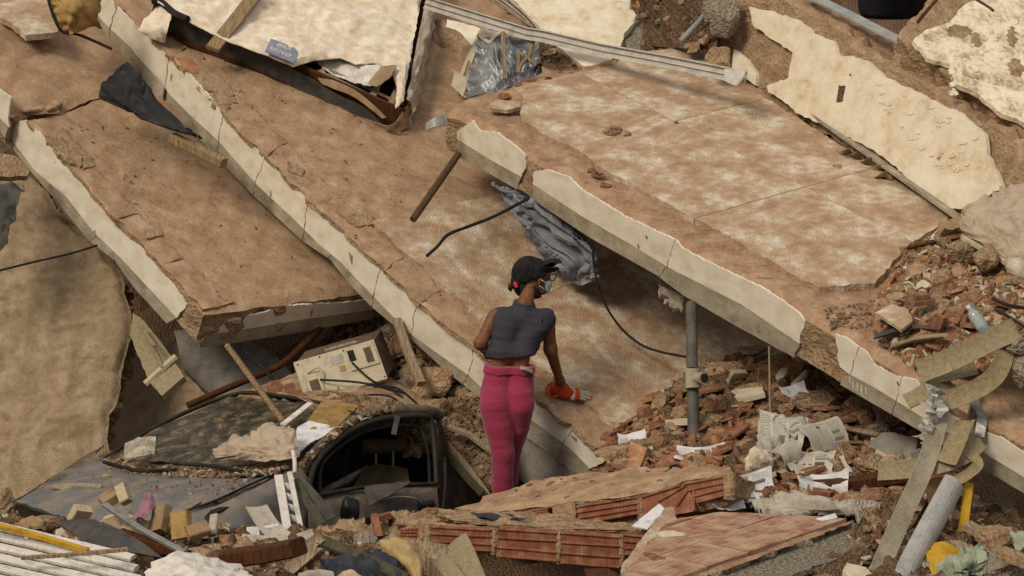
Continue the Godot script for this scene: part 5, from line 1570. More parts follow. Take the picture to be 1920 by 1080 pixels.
	part(plate(f, [1600, 974, 1640, 1016, 1628, 1026, 1560, 1052, 1490, 1076, 1390, 1110, 1340, 1110, 1330, 1074, 1485, 1020], -0.19, -0.05, 0.02, 0.05, 78), "stone_base", M.stone, t)
	f = face3([1166, 1062, 11.3], [1255, 951, 12.2], [1200, 1085, 11.2])
	lone(plate(f, [1166, 1060, 1200, 1014, 1246, 952, 1262, 950, 1270, 974, 1204, 1082, 1196, 1100, 1170, 1100], -0.04, 0.0, 0.006, 0.05, 79), "skirting_panel", M.tile, "narrow dusty wall strip standing on edge at the red tiled slab", "panel")
	lone(rock(1260, 1007, 11.75, Vector3(0.085, 0.035, 0.06), 80, 0.4), "plaster_piece", M.f_cream, "white plaster chunk lying on the red tiled slab", "plaster piece")
	for c in [[1222, 1044, 11.35, 81], [1232, 1050, 11.3, 82], [1210, 1064, 11.25, 83]]:
		lone(move(shard(0.06, 0.035, 0.02, c[3]), at(c[0], c[1], c[2]), Basis(Vector3.UP, c[3])), "clay_shard", M.f_clay2, "red brick shard stacked on the corner of the red tiled slab", "clay shard", "shards on the red tiled slab")

func sheet_of(x: float, y: float, d: float, w: float, h: float, turn: float, tilt: float, curl: float, m: Material, called: String, label: String, cat_: String, group := "") -> void:
	# a loose page: centre, size in metres, turned in its plane, tilted from lying flat, curled
	var b := Basis(Vector3.UP, turn) * Basis(Vector3.RIGHT, tilt)
	var c := at(x, y, d)
	var rows := []
	for j in 4:
		var l := PackedVector3Array()
		for i in 4:
			var u := i / 3.0 - 0.5
			var v := j / 3.0 - 0.5
			l.append(c + b * Vector3(u * w, curl * (u * u * 1.6 - v * u * 1.2 + 0.3 * sin(v * 7.0 + x)), v * h))
		rows.append(l)
	var s := Shape.new()
	sheet(s, rows, 10, 10, 0.01, 4.0, 0.002)
	lone(s, called, m, label, cat_, group)

func build_cavity() -> void:
	# ---- heap under the right slab
	var rows := world([[[1180, 790, 15.0], [1300, 700, 15.2], [1420, 668, 15.2], [1540, 668, 15.0], [1640, 715, 14.6], [1780, 780, 14.2]], [[1165, 820, 14.5], [1290, 770, 14.4], [1420, 735, 14.4], [1560, 750, 14.2], [1670, 780, 14.0], [1790, 830, 13.7]], [[1150, 850, 13.9], [1280, 830, 13.7], [1420, 825, 13.6], [1560, 830, 13.4], [1680, 850, 13.3], [1800, 880, 13.2]], [[1150, 880, 13.5], [1290, 880, 13.3], [1430, 895, 13.0], [1570, 905, 12.9], [1690, 920, 12.8], [1810, 940, 12.8]], [[1250, 960, 12.9], [1330, 950, 12.8], [1450, 955, 12.6], [1580, 965, 12.4], [1700, 985, 12.3], [1830, 1000, 12.3]]])
	var s := Shape.new()
	sheet(s, rows, 60, 50, 0.07, 1.5, 0.0, false)
	struct(s, "rubble_ground", M.soil)
	scatter(rows, {"clay": 150, "flake": 110, "lump": 40, "stick": 16}, 0.6, 1.9, "in the heap under the tiled slab", 0.75, 0.03)
	gravel(rows, 3600, 0.15, 1.1, "heap_rubble", "small red and tan rubble of the heap under the tiled slab", ["f_mortar", "f_clay", "f_clay2", "f_clay3"])
	# steel pipe with a tee
	var t := thing("steel_pipe", "upright grey pipe with a tee fitting between heap and slab", "pipe", at(1300, 850, 13.75))
	part(rod([[1296, 570, 14.25], [1298, 694, 13.92]], 0.037, 0, 16), "upper_pipe", M.pipe, t)
	part(rod([[1299, 722, 13.86], [1301, 855, 13.72]], 0.038, 0, 16), "lower_pipe", M.pipe, t)
	part(rod([[1299, 692, 13.84], [1300, 728, 13.82]], 0.05, 0, 16), "tee", M.band, t)
	part(rod([[1300, 708, 13.83], [1320, 709, 13.75]], 0.036, 0, 14), "branch", M.band, t)
	part(rod([[1317, 709, 13.765], [1321, 709, 13.748]], 0.043, 0, 14), "branch_rim", M.band, t)
	part(rod([[1320.6, 709, 13.749], [1321.4, 709, 13.745]], 0.03, 0, 14), "bore_dark", M.black, t)  # black disc paints the darkness inside the open branch
	lone(rod([[1442, 650, 13.6], [1443, 700, 13.6], [1444, 775, 13.55]], 0.007, 8, 6), "string", M.beigelight, "thin string hanging from the slab edge down to the newspapers", "string")
	# newspapers and pages
	lone(cover([[[1424, 770, 13.55], [1460, 776, 13.5], [1515, 792, 13.4]], [[1422, 810, 13.4], [1462, 812, 13.32], [1510, 815, 13.25]], [[1422, 840, 13.25], [1455, 846, 13.15], [1500, 850, 13.15]]], 16, 16, 0.03, 2.6, 0.003, true, 0.03), "newspaper", M.newspage, "crumpled newspaper hanging on the heap under the string", "newspaper")
	lone(cover([[[1424, 830, 13.3], [1450, 812, 13.2], [1480, 840, 13.2]], [[1405, 850, 13.2], [1440, 845, 13.05], [1475, 870, 13.05]], [[1395, 862, 13.1], [1430, 868, 13.0], [1462, 872, 12.98]]], 14, 14, 0.03, 2.8, 0.003, true, 0.04), "newspaper", M.newsprint, "blank crumpled newspaper sheet below the hanging newspaper", "newspaper")
	sheet_of(1555, 835, 13.25, 0.3, 0.34, 0.6, 0.8, 0.05, M.newspage, "newspaper", "grey newspaper with dark pictures leaning on the heap", "newspaper")
	lone(flat_piece([1530, 798, 1546, 792, 1592, 846, 1584, 860], [1530, 798, 13.35], [1592, 846, 13.25], [1546, 792, 13.4], 0.01, 0.002), "blue_cover", M.blue, "blue cover edge behind the grey newspaper", "cover")
	sheet_of(1510, 868, 13.0, 0.34, 0.24, -0.3, 0.45, 0.06, M.newspage, "newspaper", "open newspaper lying flat in front of the hanging newspaper", "newspaper")
	sheet_of(1540, 886, 12.9, 0.36, 0.24, 0.25, 0.35, 0.05, M.newspage, "newspaper", "newspaper with blue edge lying lowest on the heap", "newspaper")
	sheet_of(1480, 872, 12.95, 0.2, 0.26, 0.9, 0.7, 0.12, M.newsprint, "newspaper", "folded blank newsprint page standing on edge among the newspapers", "newspaper")
	sheet_of(1546, 908, 12.75, 0.28, 0.16, -0.2, 0.5, 0.1, M.paper, "paper_sheet", "white page lying below the newspapers", "paper")
	sheet_of(1400, 920, 12.72, 0.34, 0.2, 0.3, 0.6, 0.09, M.print, "paper_sheet", "printed white document beside the broken end of the larger brick chunk", "paper")
	sheet_of(1362, 940, 12.6, 0.2, 0.15, 0.1, 0.5, 0.05, M.paper, "paper_sheet", "blank white page half under the printed document", "paper")
	sheet_of(1312, 860, 13.4, 0.3, 0.16, -0.2, 0.45, 0.08, M.print, "paper_sheet", "printed page lying beside the foot of the grey pipe", "paper")
	sheet_of(1185, 832, 13.95, 0.18, 0.15, 0.2, 0.8, 0.07, M.paper, "paper_sheet", "white page standing by the low end of the middle slab", "paper")
	sheet_of(1490, 745, 14.1, 0.16, 0.18, 0.5, 0.9, 0.1, M.paper, "paper_sheet", "small curled page high on the heap", "paper")
	# egg-box like yellow tray and printed cloth by the slab
	t = thing("cardboard_tray", "yellowish moulded tray with pointed dividers lying at the slab's low end", "tray", at(1230, 815, 14.3))
	for i in 5:
		part(flat_piece([1196 + i * 13, 818, 1203 + i * 13, 800, 1212 + i * 13, 818], [1196 + i * 13, 818, 14.25], [1212 + i * 13, 818, 14.2], [1203 + i * 13, 800, 14.3], 0.012, 0.002, i), "divider", M.yellowbag, t)
	part(bar([[1192, 820, 14.25], [1262, 820, 14.2]], 0.05, 0.01), "base", M.yellowbag, t)
	lone(cover([[[1212, 800, 14.5], [1245, 790, 14.5], [1282, 792, 14.4]], [[1220, 806, 14.4], [1250, 800, 14.35], [1285, 805, 14.3]]], 16, 8, 0.03, 3.0, 0.006), "patterned_cloth", M.teal, "greenish patterned cloth behind the yellowish tray", "cloth")
	lone(flat_piece([1183, 850, 1186, 844, 1206, 846, 1207, 862, 1196, 868, 1184, 862], [1183, 850, 13.75], [1206, 846, 13.75], [1196, 868, 13.65], 0.02, 0.003), "tile_chip", M.teal, "green glazed tile chip beside the larger brick chunk", "tile chip")
	for c in [[1212, 850, 0.07, 1], [1250, 858, 0.08, 2], [1240, 832, 0.06, 3], [1262, 842, 0.06, 4], [1166, 862, 0.08, 5]]:
		lone(move(shard(c[2], c[2] * 0.8, 0.03, 200 + c[3]), at(c[0], c[1], 13.65), Basis(Vector3(0.9, 0.5, 0.2).normalized(), c[3] * 1.1 + 0.4)), "plaster_piece", M.f_cream if c[3] < 3 else M.f_clay2, "pale plaster piece with a broken rim beside the green tile chip" if c[3] < 3 else "reddish brick piece near the green tile chip", "plaster piece" if c[3] < 3 else "brick", "plaster pieces by the green chip" if c[3] < 3 else "brick pieces by the green chip")
	lone(flat_piece([1150, 870, 1158, 850, 1170, 848, 1172, 878, 1148, 882], [1150, 870, 13.85], [1170, 848, 13.9], [1160, 880, 13.8], 0.03), "clay_shard", M.f_clay, "large red shard at the very end of the middle slab", "clay shard")
	lone(rock(1426, 868, 12.9, Vector3(0.1, 0.11, 0.06), 91, 0.3), "plaster_piece", M.f_cream, "whitish mortar lump below the hanging newspaper", "plaster piece")
	lone(flat_piece([1365, 720, 1376, 700, 1402, 700, 1406, 706, 1376, 716], [1365, 720, 14.5], [1402, 700, 14.55], [1376, 714, 14.4], 0.03), "plaster_piece", M.f_cream, "flat pale plaster piece highest on the heap beside the pipe", "plaster piece")
	lone(flat_piece([1454, 704, 1464, 690, 1477, 688, 1470, 706, 1458, 712], [1454, 704, 14.3], [1477, 688, 14.4], [1460, 710, 14.25], 0.02), "plaster_piece", M.f_cream, "upright pale flake near the top of the heap", "plaster piece")
	lone(flat_piece([1482, 720, 1512, 692, 1510, 702, 1488, 724], [1482, 720, 14.25], [1512, 692, 14.35], [1488, 724, 14.2], 0.02), "plaster_piece", M.f_cream, "long pale sliver near the top of the heap", "plaster piece")
	lone(cover([[[1626, 830, 13.35], [1660, 812, 13.3], [1720, 820, 13.2]], [[1630, 850, 13.2], [1668, 840, 13.15], [1718, 846, 13.1]], [[1640, 858, 13.15], [1680, 864, 13.05], [1716, 862, 13.05]]], 14, 10, 0.01, 2.0, 0.02), "grey_board", M.greywall, "bent grey board on the heap behind the beige strips", "board")
	for c in [[1590, 850, 13.2, 0.14, 92], [1625, 872, 12.95, 0.13, 93], [1560, 872, 13.0, 0.1, 94], [1620, 760, 13.9, 0.15, 95], [1660, 780, 13.8, 0.12, 96]]:
		lone(rock(c[0], c[1], c[2], Vector3(c[3], 0.06, 0.09), c[4], c[4]), "concrete_block", M.f_mortar, "large rough mortar block resting on the heap near the beige strips", "block", "mortar blocks on the heap")
	lone(bar([[1400, 920, 12.85], [1560, 912, 12.75], [1720, 888, 12.7]], 0.1, 0.07), "wood_beam", M.darkwood, "dark reddish beam lying along the foot of the heap", "beam")
	lone(cover([[[1412, 945, 12.5], [1418, 958, 12.35], [1440, 966, 12.25]], [[1460, 925, 12.5], [1470, 945, 12.3], [1480, 966, 12.2]], [[1540, 935, 12.4], [1545, 950, 12.2], [1550, 966, 12.15]], [[1600, 944, 12.32], [1602, 954, 12.22], [1604, 964, 12.15]], [[1650, 950, 12.3], [1650, 956, 12.22], [1650, 962, 12.15]]], 40, 70, 0.008, 1.6, 0.006, true, 0.06, 5.0), "cloth_bundle", M.greycloth, "twisted off white cloth lying behind the red tiled slab", "cloth")
	lone(bar([[1620, 930, 12.45], [1740, 958, 12.2]], 0.06, 0.05), "wood_plank", M.wood, "weathered plank lying behind the long bent strip", "plank")
	lone(flat_piece([1530, 972, 1566, 962, 1570, 970, 1534, 978], [1530, 972, 12.0], [1566, 962, 12.05], [1534, 978, 11.95], 0.006, 0.002), "paper_sheet", M.paper, "small white card on the far edge of the red tiled slab", "paper")
	# curtain hanging out between the two slabs
	lone(cover([[[928, 338, 16.2], [946, 350, 15.95], [975, 366, 15.75], [1000, 376, 15.6]], [[950, 372, 16.1], [985, 400, 15.8], [1030, 416, 15.6], [1060, 425, 15.5]], [[975, 415, 16.0], [1020, 445, 15.7], [1075, 455, 15.55], [1112, 465, 15.4]], [[1030, 478, 15.85], [1058, 496, 15.65], [1090, 500, 15.5], [1116, 500, 15.4]], [[1076, 530, 15.7], [1090, 532, 15.6], [1104, 530, 15.5], [1117, 526, 15.4]]], 56, 60, 0.004, 1.5, 0.006, true, 0.06, 6.0), "curtain", M.curtain, "grey blue curtain hanging out between the two slabs", "curtain")
	lone(cover([[[1232, 530, 14.9], [1250, 540, 14.8], [1275, 556, 14.7]], [[1240, 550, 14.85], [1258, 566, 14.75], [1280, 578, 14.7]], [[1262, 572, 14.85], [1270, 582, 14.8], [1282, 584, 14.75]]], 20, 16, 0.03, 3.0, 0.004), "plastic_sheet", M.film, "clear plastic scrap hanging under the tiled slab edge", "plastic sheet")
	lone(rod([[1112, 455, 15.2], [1114, 500, 15.2], [1130, 560, 15.25], [1160, 610, 15.3], [1200, 645, 15.25], [1240, 660, 15.15], [1286, 669, 15.0]], 0.009, 40, 6), "cable", M.black, "black cable hanging from the curtain over the middle slab", "cable")
	lone(rod([[800, 480, 15.1], [820, 462, 15.15], [840, 440, 15.2], [880, 424, 15.3], [930, 404, 15.45], [992, 371, 15.55]], 0.012, 30, 7), "reinforcing_bar", M.black, "bent dark reinforcing bar sticking out of the tiled slab end", "rebar")
	lone(rod([[774, 412, 15.3], [860, 288, 15.75]], 0.026, 0, 8), "rusty_bar", M.rust, "straight thick rusty bar below the tiled slab end", "rebar")

func strip(ctrl: Array, w: float, th: float, up: Vector3, m: Material, called: String, label: String, curve := 0.3, steps := 24) -> void:
	# a bent strip with a curled section
	var prof := PackedVector2Array()
	for i in 7:
		var u := i / 6.0 - 0.5
		prof.append(Vector2(u * w, curve * w * (u * u * 2.0)))
	for i in 7:
		var u := 0.5 - i / 6.0
		prof.append(Vector2(u * w, curve * w * (u * u * 2.0) + th))
	var s := Shape.new()
	sweep(s, prof, path(ctrl, steps), up, false)
	lone(s, called, m, label, "strip")

func build_right() -> void:
	# ---- heap on the right slab
	var rows := world([[[1700, 480, 13.7], [1780, 425, 14.0], [1850, 410, 13.9], [1990, 470, 13.2]], [[1660, 545, 13.45], [1760, 500, 13.5], [1850, 500, 13.3], [1990, 540, 12.8]], [[1640, 590, 13.25], [1740, 575, 13.1], [1840, 570, 12.9], [1990, 600, 12.5]], [[1660, 640, 12.98], [1740, 640, 12.8], [1840, 640, 12.6], [1990, 660, 12.3]], [[1720, 690, 12.75], [1780, 690, 12.6], [1860, 690, 12.45], [1990, 720, 12.2]]])
	var s := Shape.new()
	sheet(s, rows, 44, 40, 0.04, 1.8, 0.0, false)
	struct(s, "rubble_ground", M.reddust)
	scatter(rows, {"clay": 70, "flake": 60, "lump": 36, "stick": 8}, 0.4, 1.5, "in the pile on top of the tiled slab", 0.7, 0.02)
	gravel(rows, 3000, 0.08, 0.75, "pile_rubble", "small red rubble of the pile on top of the tiled slab", ["f_mortar", "f_clay2", "f_cream", "f_clay3"])
	var spill := []
	for r in [[1540, 580, 1640, 560, 1700, 520], [1560, 612, 1640, 620, 1700, 640]]:
		var l := PackedVector3Array()
		for i in 3:
			l.append(hit(S3, r[i * 2], r[i * 2 + 1], 0.02))
		spill.append(l)
	scatter(spill, {"clay": 12, "flake": 12, "lump": 6}, 0.12, 0.45, "scattered on the lower slope of the tiled slab", 0.92, 0.0)
	gravel(spill, 500, 0.04, 0.16, "slope_grit", "grit scattered on the lower slope of the tiled slab", ["f_mortar", "f_clay2", "f_cream", "f_dust"])
	lone(flat_piece([1640, 586, 1672, 570, 1700, 578, 1712, 600, 1690, 618, 1664, 600], [1640, 588, 13.05], [1710, 600, 12.9], [1672, 570, 13.2], 0.02, 0.006), "tile_chip", M.tile, "large loose tile fragment beside the pile on the tiled slab", "tile chip")
	for c in [[1800, 470, 13.4, 0.12, 101], [1848, 490, 13.2, 0.13, 102], [1912, 690, 12.2, 0.13, 103], [1922, 650, 12.2, 0.11, 104]]:
		lone(rock(c[0], c[1], c[2], Vector3(c[3], c[3] * 0.8, c[3] * 0.7), c[4], c[4]), "concrete_block", M.f_mortar if c[4] < 103 else M.stone, ["smaller brown stone lump below the wrapped mattress", "larger brown stone lump below the wrapped mattress", "larger grey rock at the end of the widest beige strip", "smaller grey rock above the larger one by the widest strip"][c[4] - 101], "block", "lumps below the mattress" if c[4] < 103 else "grey rocks by the beige strip")
	for c in [[1802, 600, 105], [1760, 606, 106], [1832, 612, 107], [1878, 585, 108], [1855, 555, 109], [1890, 560, 110], [1728, 565, 111], [1780, 545, 112]]:
		lone(move(shard(0.1, 0.065, 0.03, c[2], 0.0, 2), at(c[0], c[1], 12.75 + (600 - c[1]) * 0.006), Basis(Vector3(0.7, 0.6, 0.3).normalized(), c[2] * 1.7)), "brick_piece", M.f_clay if c[2] % 2 else M.f_clay2, "large ribbed brick piece lying on the pile near the bottle", "brick", "brick pieces near the bottle")
	# water bottle
	var t := thing("plastic_bottle", "clear plastic water bottle with a blue label on the pile", "bottle", at(1836, 610, 12.5))
	var bot := Shape.new()
	var a0 := at(1848, 622, 12.48)
	var a1 := at(1818, 580, 12.52)
	var ax := (a1 - a0).normalized()
	var prof := [[0.0, 0.03], [0.01, 0.035], [0.08, 0.034], [0.1, 0.033], [0.12, 0.034], [0.135, 0.026], [0.15, 0.014], [0.172, 0.013]]
	for i in prof.size() - 1:
		var e := ax.cross(Vector3.BACK).normalized()
		var g := ax.cross(e)
		for k in 16:
			var r0 := e * cos(TAU * k / 16) + g * sin(TAU * k / 16)
			var r1 := e * cos(TAU * (k + 1) / 16) + g * sin(TAU * (k + 1) / 16)
			bot.quad(a0 + ax * prof[i][0] + r0 * prof[i][1], a0 + ax * prof[i][0] + r1 * prof[i][1], a0 + ax * prof[i + 1][0] + r1 * prof[i + 1][1], a0 + ax * prof[i + 1][0] + r0 * prof[i + 1][1], r0 + r1, true)
	part(bot, "body", M.clear, t)
	var lab := Shape.new()
	sweep(lab, ring(0.0355, 18), PackedVector3Array([a0 + ax * 0.018, a0 + ax * 0.078]), Vector3.BACK, true)
	part(lab, "label", M.mask, t)
	var lb := Shape.new()
	sweep(lb, ring(0.0362, 18), PackedVector3Array([a0 + ax * 0.02, a0 + ax * 0.034]), Vector3.BACK, true)
	part(lb, "label_stripe", M.blue, t)
	var cp := Shape.new()
	sweep(cp, ring(0.015, 14), PackedVector3Array([a0 + ax * 0.165, a0 + ax * 0.185]), Vector3.BACK, true)
	part(cp, "bottle_cap", M.white, t)
	# mattress in film at the right margin
	t = thing("wrapped_mattress", "pale mattress end wrapped in torn dusty plastic film", "mattress", at(1880, 500, 13.2))
	part(cover([[[1808, 392, 13.75], [1850, 368, 13.85], [1920, 346, 13.8], [2010, 340, 13.6]], [[1800, 425, 13.5], [1850, 425, 13.4], [1920, 430, 13.2], [2010, 440, 13.0]], [[1812, 444, 13.42], [1860, 470, 13.25], [1920, 505, 13.05], [2010, 560, 12.8]]], 44, 34, 0.01, 1.5, 0.03, true, 0.035, 4.0), "film", M.bag, t)
	part(bar([[1806, 446, 13.4], [1882, 490, 13.15], [1990, 550, 12.85]], 0.03, 0.03), "edge_piping", M.acwhite, t)
	part(cover([[[1890, 490, 13.1], [1910, 480, 13.0], [1960, 480, 12.9]], [[1895, 512, 13.05], [1916, 520, 12.95], [1960, 530, 12.85]]], 14, 8, 0.03, 3.0, 0.004), "torn_film", M.film, t)
	lone(cover([[[1760, 420, 13.85], [1785, 408, 13.85], [1806, 402, 13.8]], [[1756, 436, 13.75], [1782, 432, 13.7], [1804, 424, 13.68]]], 12, 8, 0.02, 3.0, 0.004), "curled_paper", M.cardboard, "brown paper scrap tucked under the wrapped mattress", "paper")
	lone(rod([[1862, 560, 12.7], [1890, 572, 12.4], [1935, 580, 12.2]], 0.011, 10, 7), "reinforcing_bar", M.black, "dark bar running out of the pile above the bottle", "rebar")
	lone(rod([[1868, 582, 12.6], [1895, 596, 12.3], [1935, 622, 12.1]], 0.009, 10, 7), "cable", M.black, "black cable curving past the bottle", "cable")
	# ---- torn strips of beige sheet
	strip([[1722, 698, 12.3], [1780, 676, 12.25], [1850, 642, 12.2], [1906, 617, 12.15]], 0.13, 0.008, camdir(0.1, 0.35, 1), M.beige, "beige_strip", "widest beige strip, below the water bottle", 0.12)
	strip([[1778, 752, 12.15], [1830, 730, 12.1], [1868, 700, 12.1], [1886, 652, 12.2]], 0.11, 0.008, camdir(0.3, 0.4, 1), M.beigelight, "beige_strip", "beige strip bent like a hook under the widest strip", 0.15)
	strip([[1648, 884, 12.2], [1700, 880, 12.1], [1760, 870, 12.05], [1806, 852, 12.05], [1836, 826, 12.15]], 0.11, 0.008, camdir(0.1, 0.3, 1), M.beige, "beige_strip", "beige strip curving across the two long lengths", 0.1)
	strip([[1726, 712, 12.45], [1770, 704, 12.4], [1830, 690, 12.4]], 0.1, 0.008, camdir(0, 0.6, 1), M.beige, "beige_strip", "short strip doubled under the widest beige strip", 0.3)
	strip([[1700, 755, 12.3], [1740, 735, 12.3], [1780, 715, 12.4]], 0.11, 0.008, camdir(0.4, 0.8, 0.6), M.beigelight, "beige_strip", "pale strip end lying on the cream slab edge", 0.05)
	strip([[1640, 636, 12.95], [1680, 624, 12.9], [1720, 618, 12.85], [1770, 622, 12.7]], 0.05, 0.006, camdir(0, 1, 0.5), M.darkgrey, "dark_strip", "dark curled strip lying on the pile", 0.6)
	strip([[1682, 652, 12.85], [1720, 640, 12.75], [1775, 634, 12.6]], 0.06, 0.006, camdir(0, 1, 0.5), M.beige, "beige_strip", "curled dusty strip lying under the dark curled strip", 0.6)
	strip([[1640, 1086, 11.4], [1690, 970, 11.7], [1735, 870, 12.0], [1757, 795, 12.1], [1766, 740, 12.2]], 0.11, 0.007, camdir(0.3, 0.2, 1), M.band, "long_strip", "long flat dusty strip reaching down to the yellow sheet", 0.06)
	strip([[1694, 1092, 11.3], [1725, 1030, 11.5], [1760, 965, 11.7], [1795, 900, 11.9]], 0.13, 0.008, camdir(0.2, 0.2, 1), M.zinc, "pipe_half", "speckled grey half pipe beside the long flat strip", -0.5)
	strip([[1655, 1085, 11.6], [1690, 1030, 11.8], [1726, 975, 12.0], [1742, 940, 12.1]], 0.06, 0.006, camdir(0.5, 0.2, 1), M.moss, "dark_strip", "dark narrow strip behind the long flat strip", 0.3)
	strip([[1822, 722, 12.35], [1820, 770, 12.3], [1808, 830, 12.25], [1800, 870, 12.2]], 0.05, 0.02, camdir(0.5, 0.2, 1), M.beige, "beige_strip", "upright strip linking the hook strip and the curving strip", 0.4)
	strip([[1776, 870, 12.0], [1795, 830, 12.05], [1812, 790, 12.15]], 0.12, 0.006, camdir(-0.6, 0.2, 0.8), M.beigelight, "beige_strip", "sandy strip face behind the upright strip", 0.2)
	strip([[1790, 905, 11.95], [1815, 890, 11.95], [1833, 872, 12.0], [1822, 856, 12.05]], 0.06, 0.008, camdir(0, 0.5, 1), M.beigelight, "beige_strip", "twisted strip end on top of the grey half pipe", 0.3)
	strip([[1745, 900, 12.15], [1760, 960, 12.05], [1790, 990, 12.0], [1800, 960, 12.05]], 0.1, 0.006, camdir(0.2, 0.2, 1), M.cardboard, "brown_strip", "brown folded strip hanging behind the grey half pipe", 0.3)
	lone(cover([[[1742, 720, 12.2], [1750, 728, 12.1], [1762, 745, 12.15]], [[1736, 775, 12.15], [1748, 780, 12.05], [1762, 782, 12.1]], [[1728, 820, 12.2], [1738, 835, 12.1], [1746, 850, 12.15]]], 12, 20, 0.03, 4.0, 0.006, false, 0.05), "torn_metal", M.zinc, "jagged torn metal piece at the head of the long flat strip", "metal scrap")
	lone(bar([[1716, 845, 12.3], [1724, 862, 12.3]], 0.06, 0.04), "metal_clip", M.steel, "small metal clip beside the torn metal piece", "clip")
	lone(bar([[1816, 742, 12.3], [1840, 780, 12.25], [1836, 820, 12.2]], 0.06, 0.015, Vector3.INF, 8), "metal_strip", M.steel, "short grey metal strip between the beige strips", "strip")
	lone(rod([[1875, 812, 12.3], [1930, 795, 12.2]], 0.02, 0, 8), "rusty_bar", M.steel, "short bar resting against the low end of the tiled slab", "rebar")
	lone(bar([[1856, 738, 12.5], [1935, 775, 12.3]], 0.05, 0.03), "metal_trim", M.wood, "brown trim rail beneath the grey rock by the beige strip", "trim")
	# yellow post and sheet, cloth, rock, planks
	lone(bar([[1803, 1010, 11.85], [1810, 960, 11.9], [1817, 906, 12.0]], 0.05, 0.02, Vector3.BACK), "yellow_post", M.yellow, "upright yellow metal strip behind the half pipe", "post")
	lone(cover([[[1735, 1022, 11.6], [1772, 1016, 11.6], [1808, 1042, 11.55]], [[1738, 1050, 11.45], [1770, 1050, 11.4], [1790, 1060, 11.4]], [[1748, 1078, 11.35], [1760, 1082, 11.3], [1775, 1085, 11.3]]], 14, 12, 0.004, 2.0, 0.008), "yellow_sheet", M.yellow, "bent yellow metal sheet beside the green cloth", "sheet")
	lone(cover([[[1490, 1084, 11.4], [1530, 1062, 11.5], [1575, 1046, 11.6], [1600, 1066, 11.5]], [[1500, 1096, 11.35], [1540, 1078, 11.45], [1580, 1056, 11.55], [1620, 1086, 11.4]]], 24, 6, 0.003, 2.0, 0.012), "yellow_hoop", M.yellow, "curved yellow metal hoop under the stone edge of the red tiled slab", "hoop")
	lone(cover([[[1755, 1062, 11.3], [1790, 1040, 11.3], [1830, 1028, 11.35], [1842, 1030, 11.4]], [[1758, 1076, 11.2], [1795, 1066, 11.1], [1830, 1056, 11.15], [1842, 1050, 11.25]], [[1750, 1092, 11.15], [1795, 1094, 11.1], [1830, 1074, 11.15], [1842, 1064, 11.2]]], 50, 36, 0.01, 2.0, 0.006, true, 0.05, 5.0), "green_cloth", M.greencloth, "crumpled pale green cloth at the foot of the half pipe", "cloth")
	lone(rock(1880, 1062, 11.2, Vector3(0.17, 0.12, 0.14), 121, 0.2), "grey_rock", M.stone, "big grey rock beside the pale green cloth", "rock")
	lone(rock(1868, 1012, 11.7, Vector3(0.11, 0.07, 0.1), 122, 0.5), "mortar_block", M.mortar, "brown mortar block with a red brick face behind the grey rock", "block")
	lone(bar([[1812, 985, 11.85], [1850, 1006, 11.75]], 0.07, 0.05), "wood_block", M.wood, "short wooden block beside the yellow strip", "wood block")
	lone(bar([[1745, 1000, 11.9], [1818, 1035, 11.6]], 0.1, 0.03), "wood_board", M.wood, "dusty board lying above the yellow sheet", "board")
	for c in [0, 1]:
		lone(bar([[1876, 1032 + c * 9, 11.0 - c * 0.02], [1960, 1062 + c * 9, 10.85]], 0.09, 0.02), "white_plank", M.paleplank, "white painted plank lying on the grey rock", "plank", "planks on the grey rock")
	lone(cover([[[1900, 1005, 11.4], [1925, 985, 11.4], [1960, 980, 11.4]], [[1895, 1030, 11.3], [1925, 1020, 11.25], [1960, 1020, 11.25]]], 16, 10, 0.04, 3.0, 0.006), "green_cloth", M.greencloth, "small green white cloth scrap above the white planks", "cloth")
	for c in [[1860, 970, 0.3, 0.1], [1885, 978, 0.26, 0.6], [1838, 985, 0.28, -0.3]]:
		sheet_of(c[0], c[1], 12.5, c[2], 0.24, c[3], 0.45, 0.03, M.greywall, "slate_sheet", "grey paper sheet lying behind the upright yellow strip", "paper", "grey sheets by the yellow strip")
	rows = world([[[1640, 930, 12.35], [1760, 940, 12.3], [1840, 950, 12.6], [1980, 990, 12.4]], [[1600, 1000, 11.9], [1720, 1010, 11.8], [1840, 1020, 11.8], [1980, 1040, 11.6]], [[1500, 1090, 11.2], [1660, 1100, 11.2], [1800, 1100, 11.1], [1980, 1110, 11.0]]])
	s = Shape.new()
	sheet(s, rows, 36, 30, 0.06, 1.8, 0.0, false)
	struct(s, "rubble_ground", M.soil)
	scatter(rows, {"lump": 14, "clay": 14, "flake": 24, "stick": 10}, 0.4, 1.3, "around the feet of the beige strips", 0.6)
	gravel(rows, 900, 0.1, 0.45, "strip_rubble", "small rubble around the feet of the beige strips", ["f_mortar", "f_clay2", "f_cream", "f_dust"])

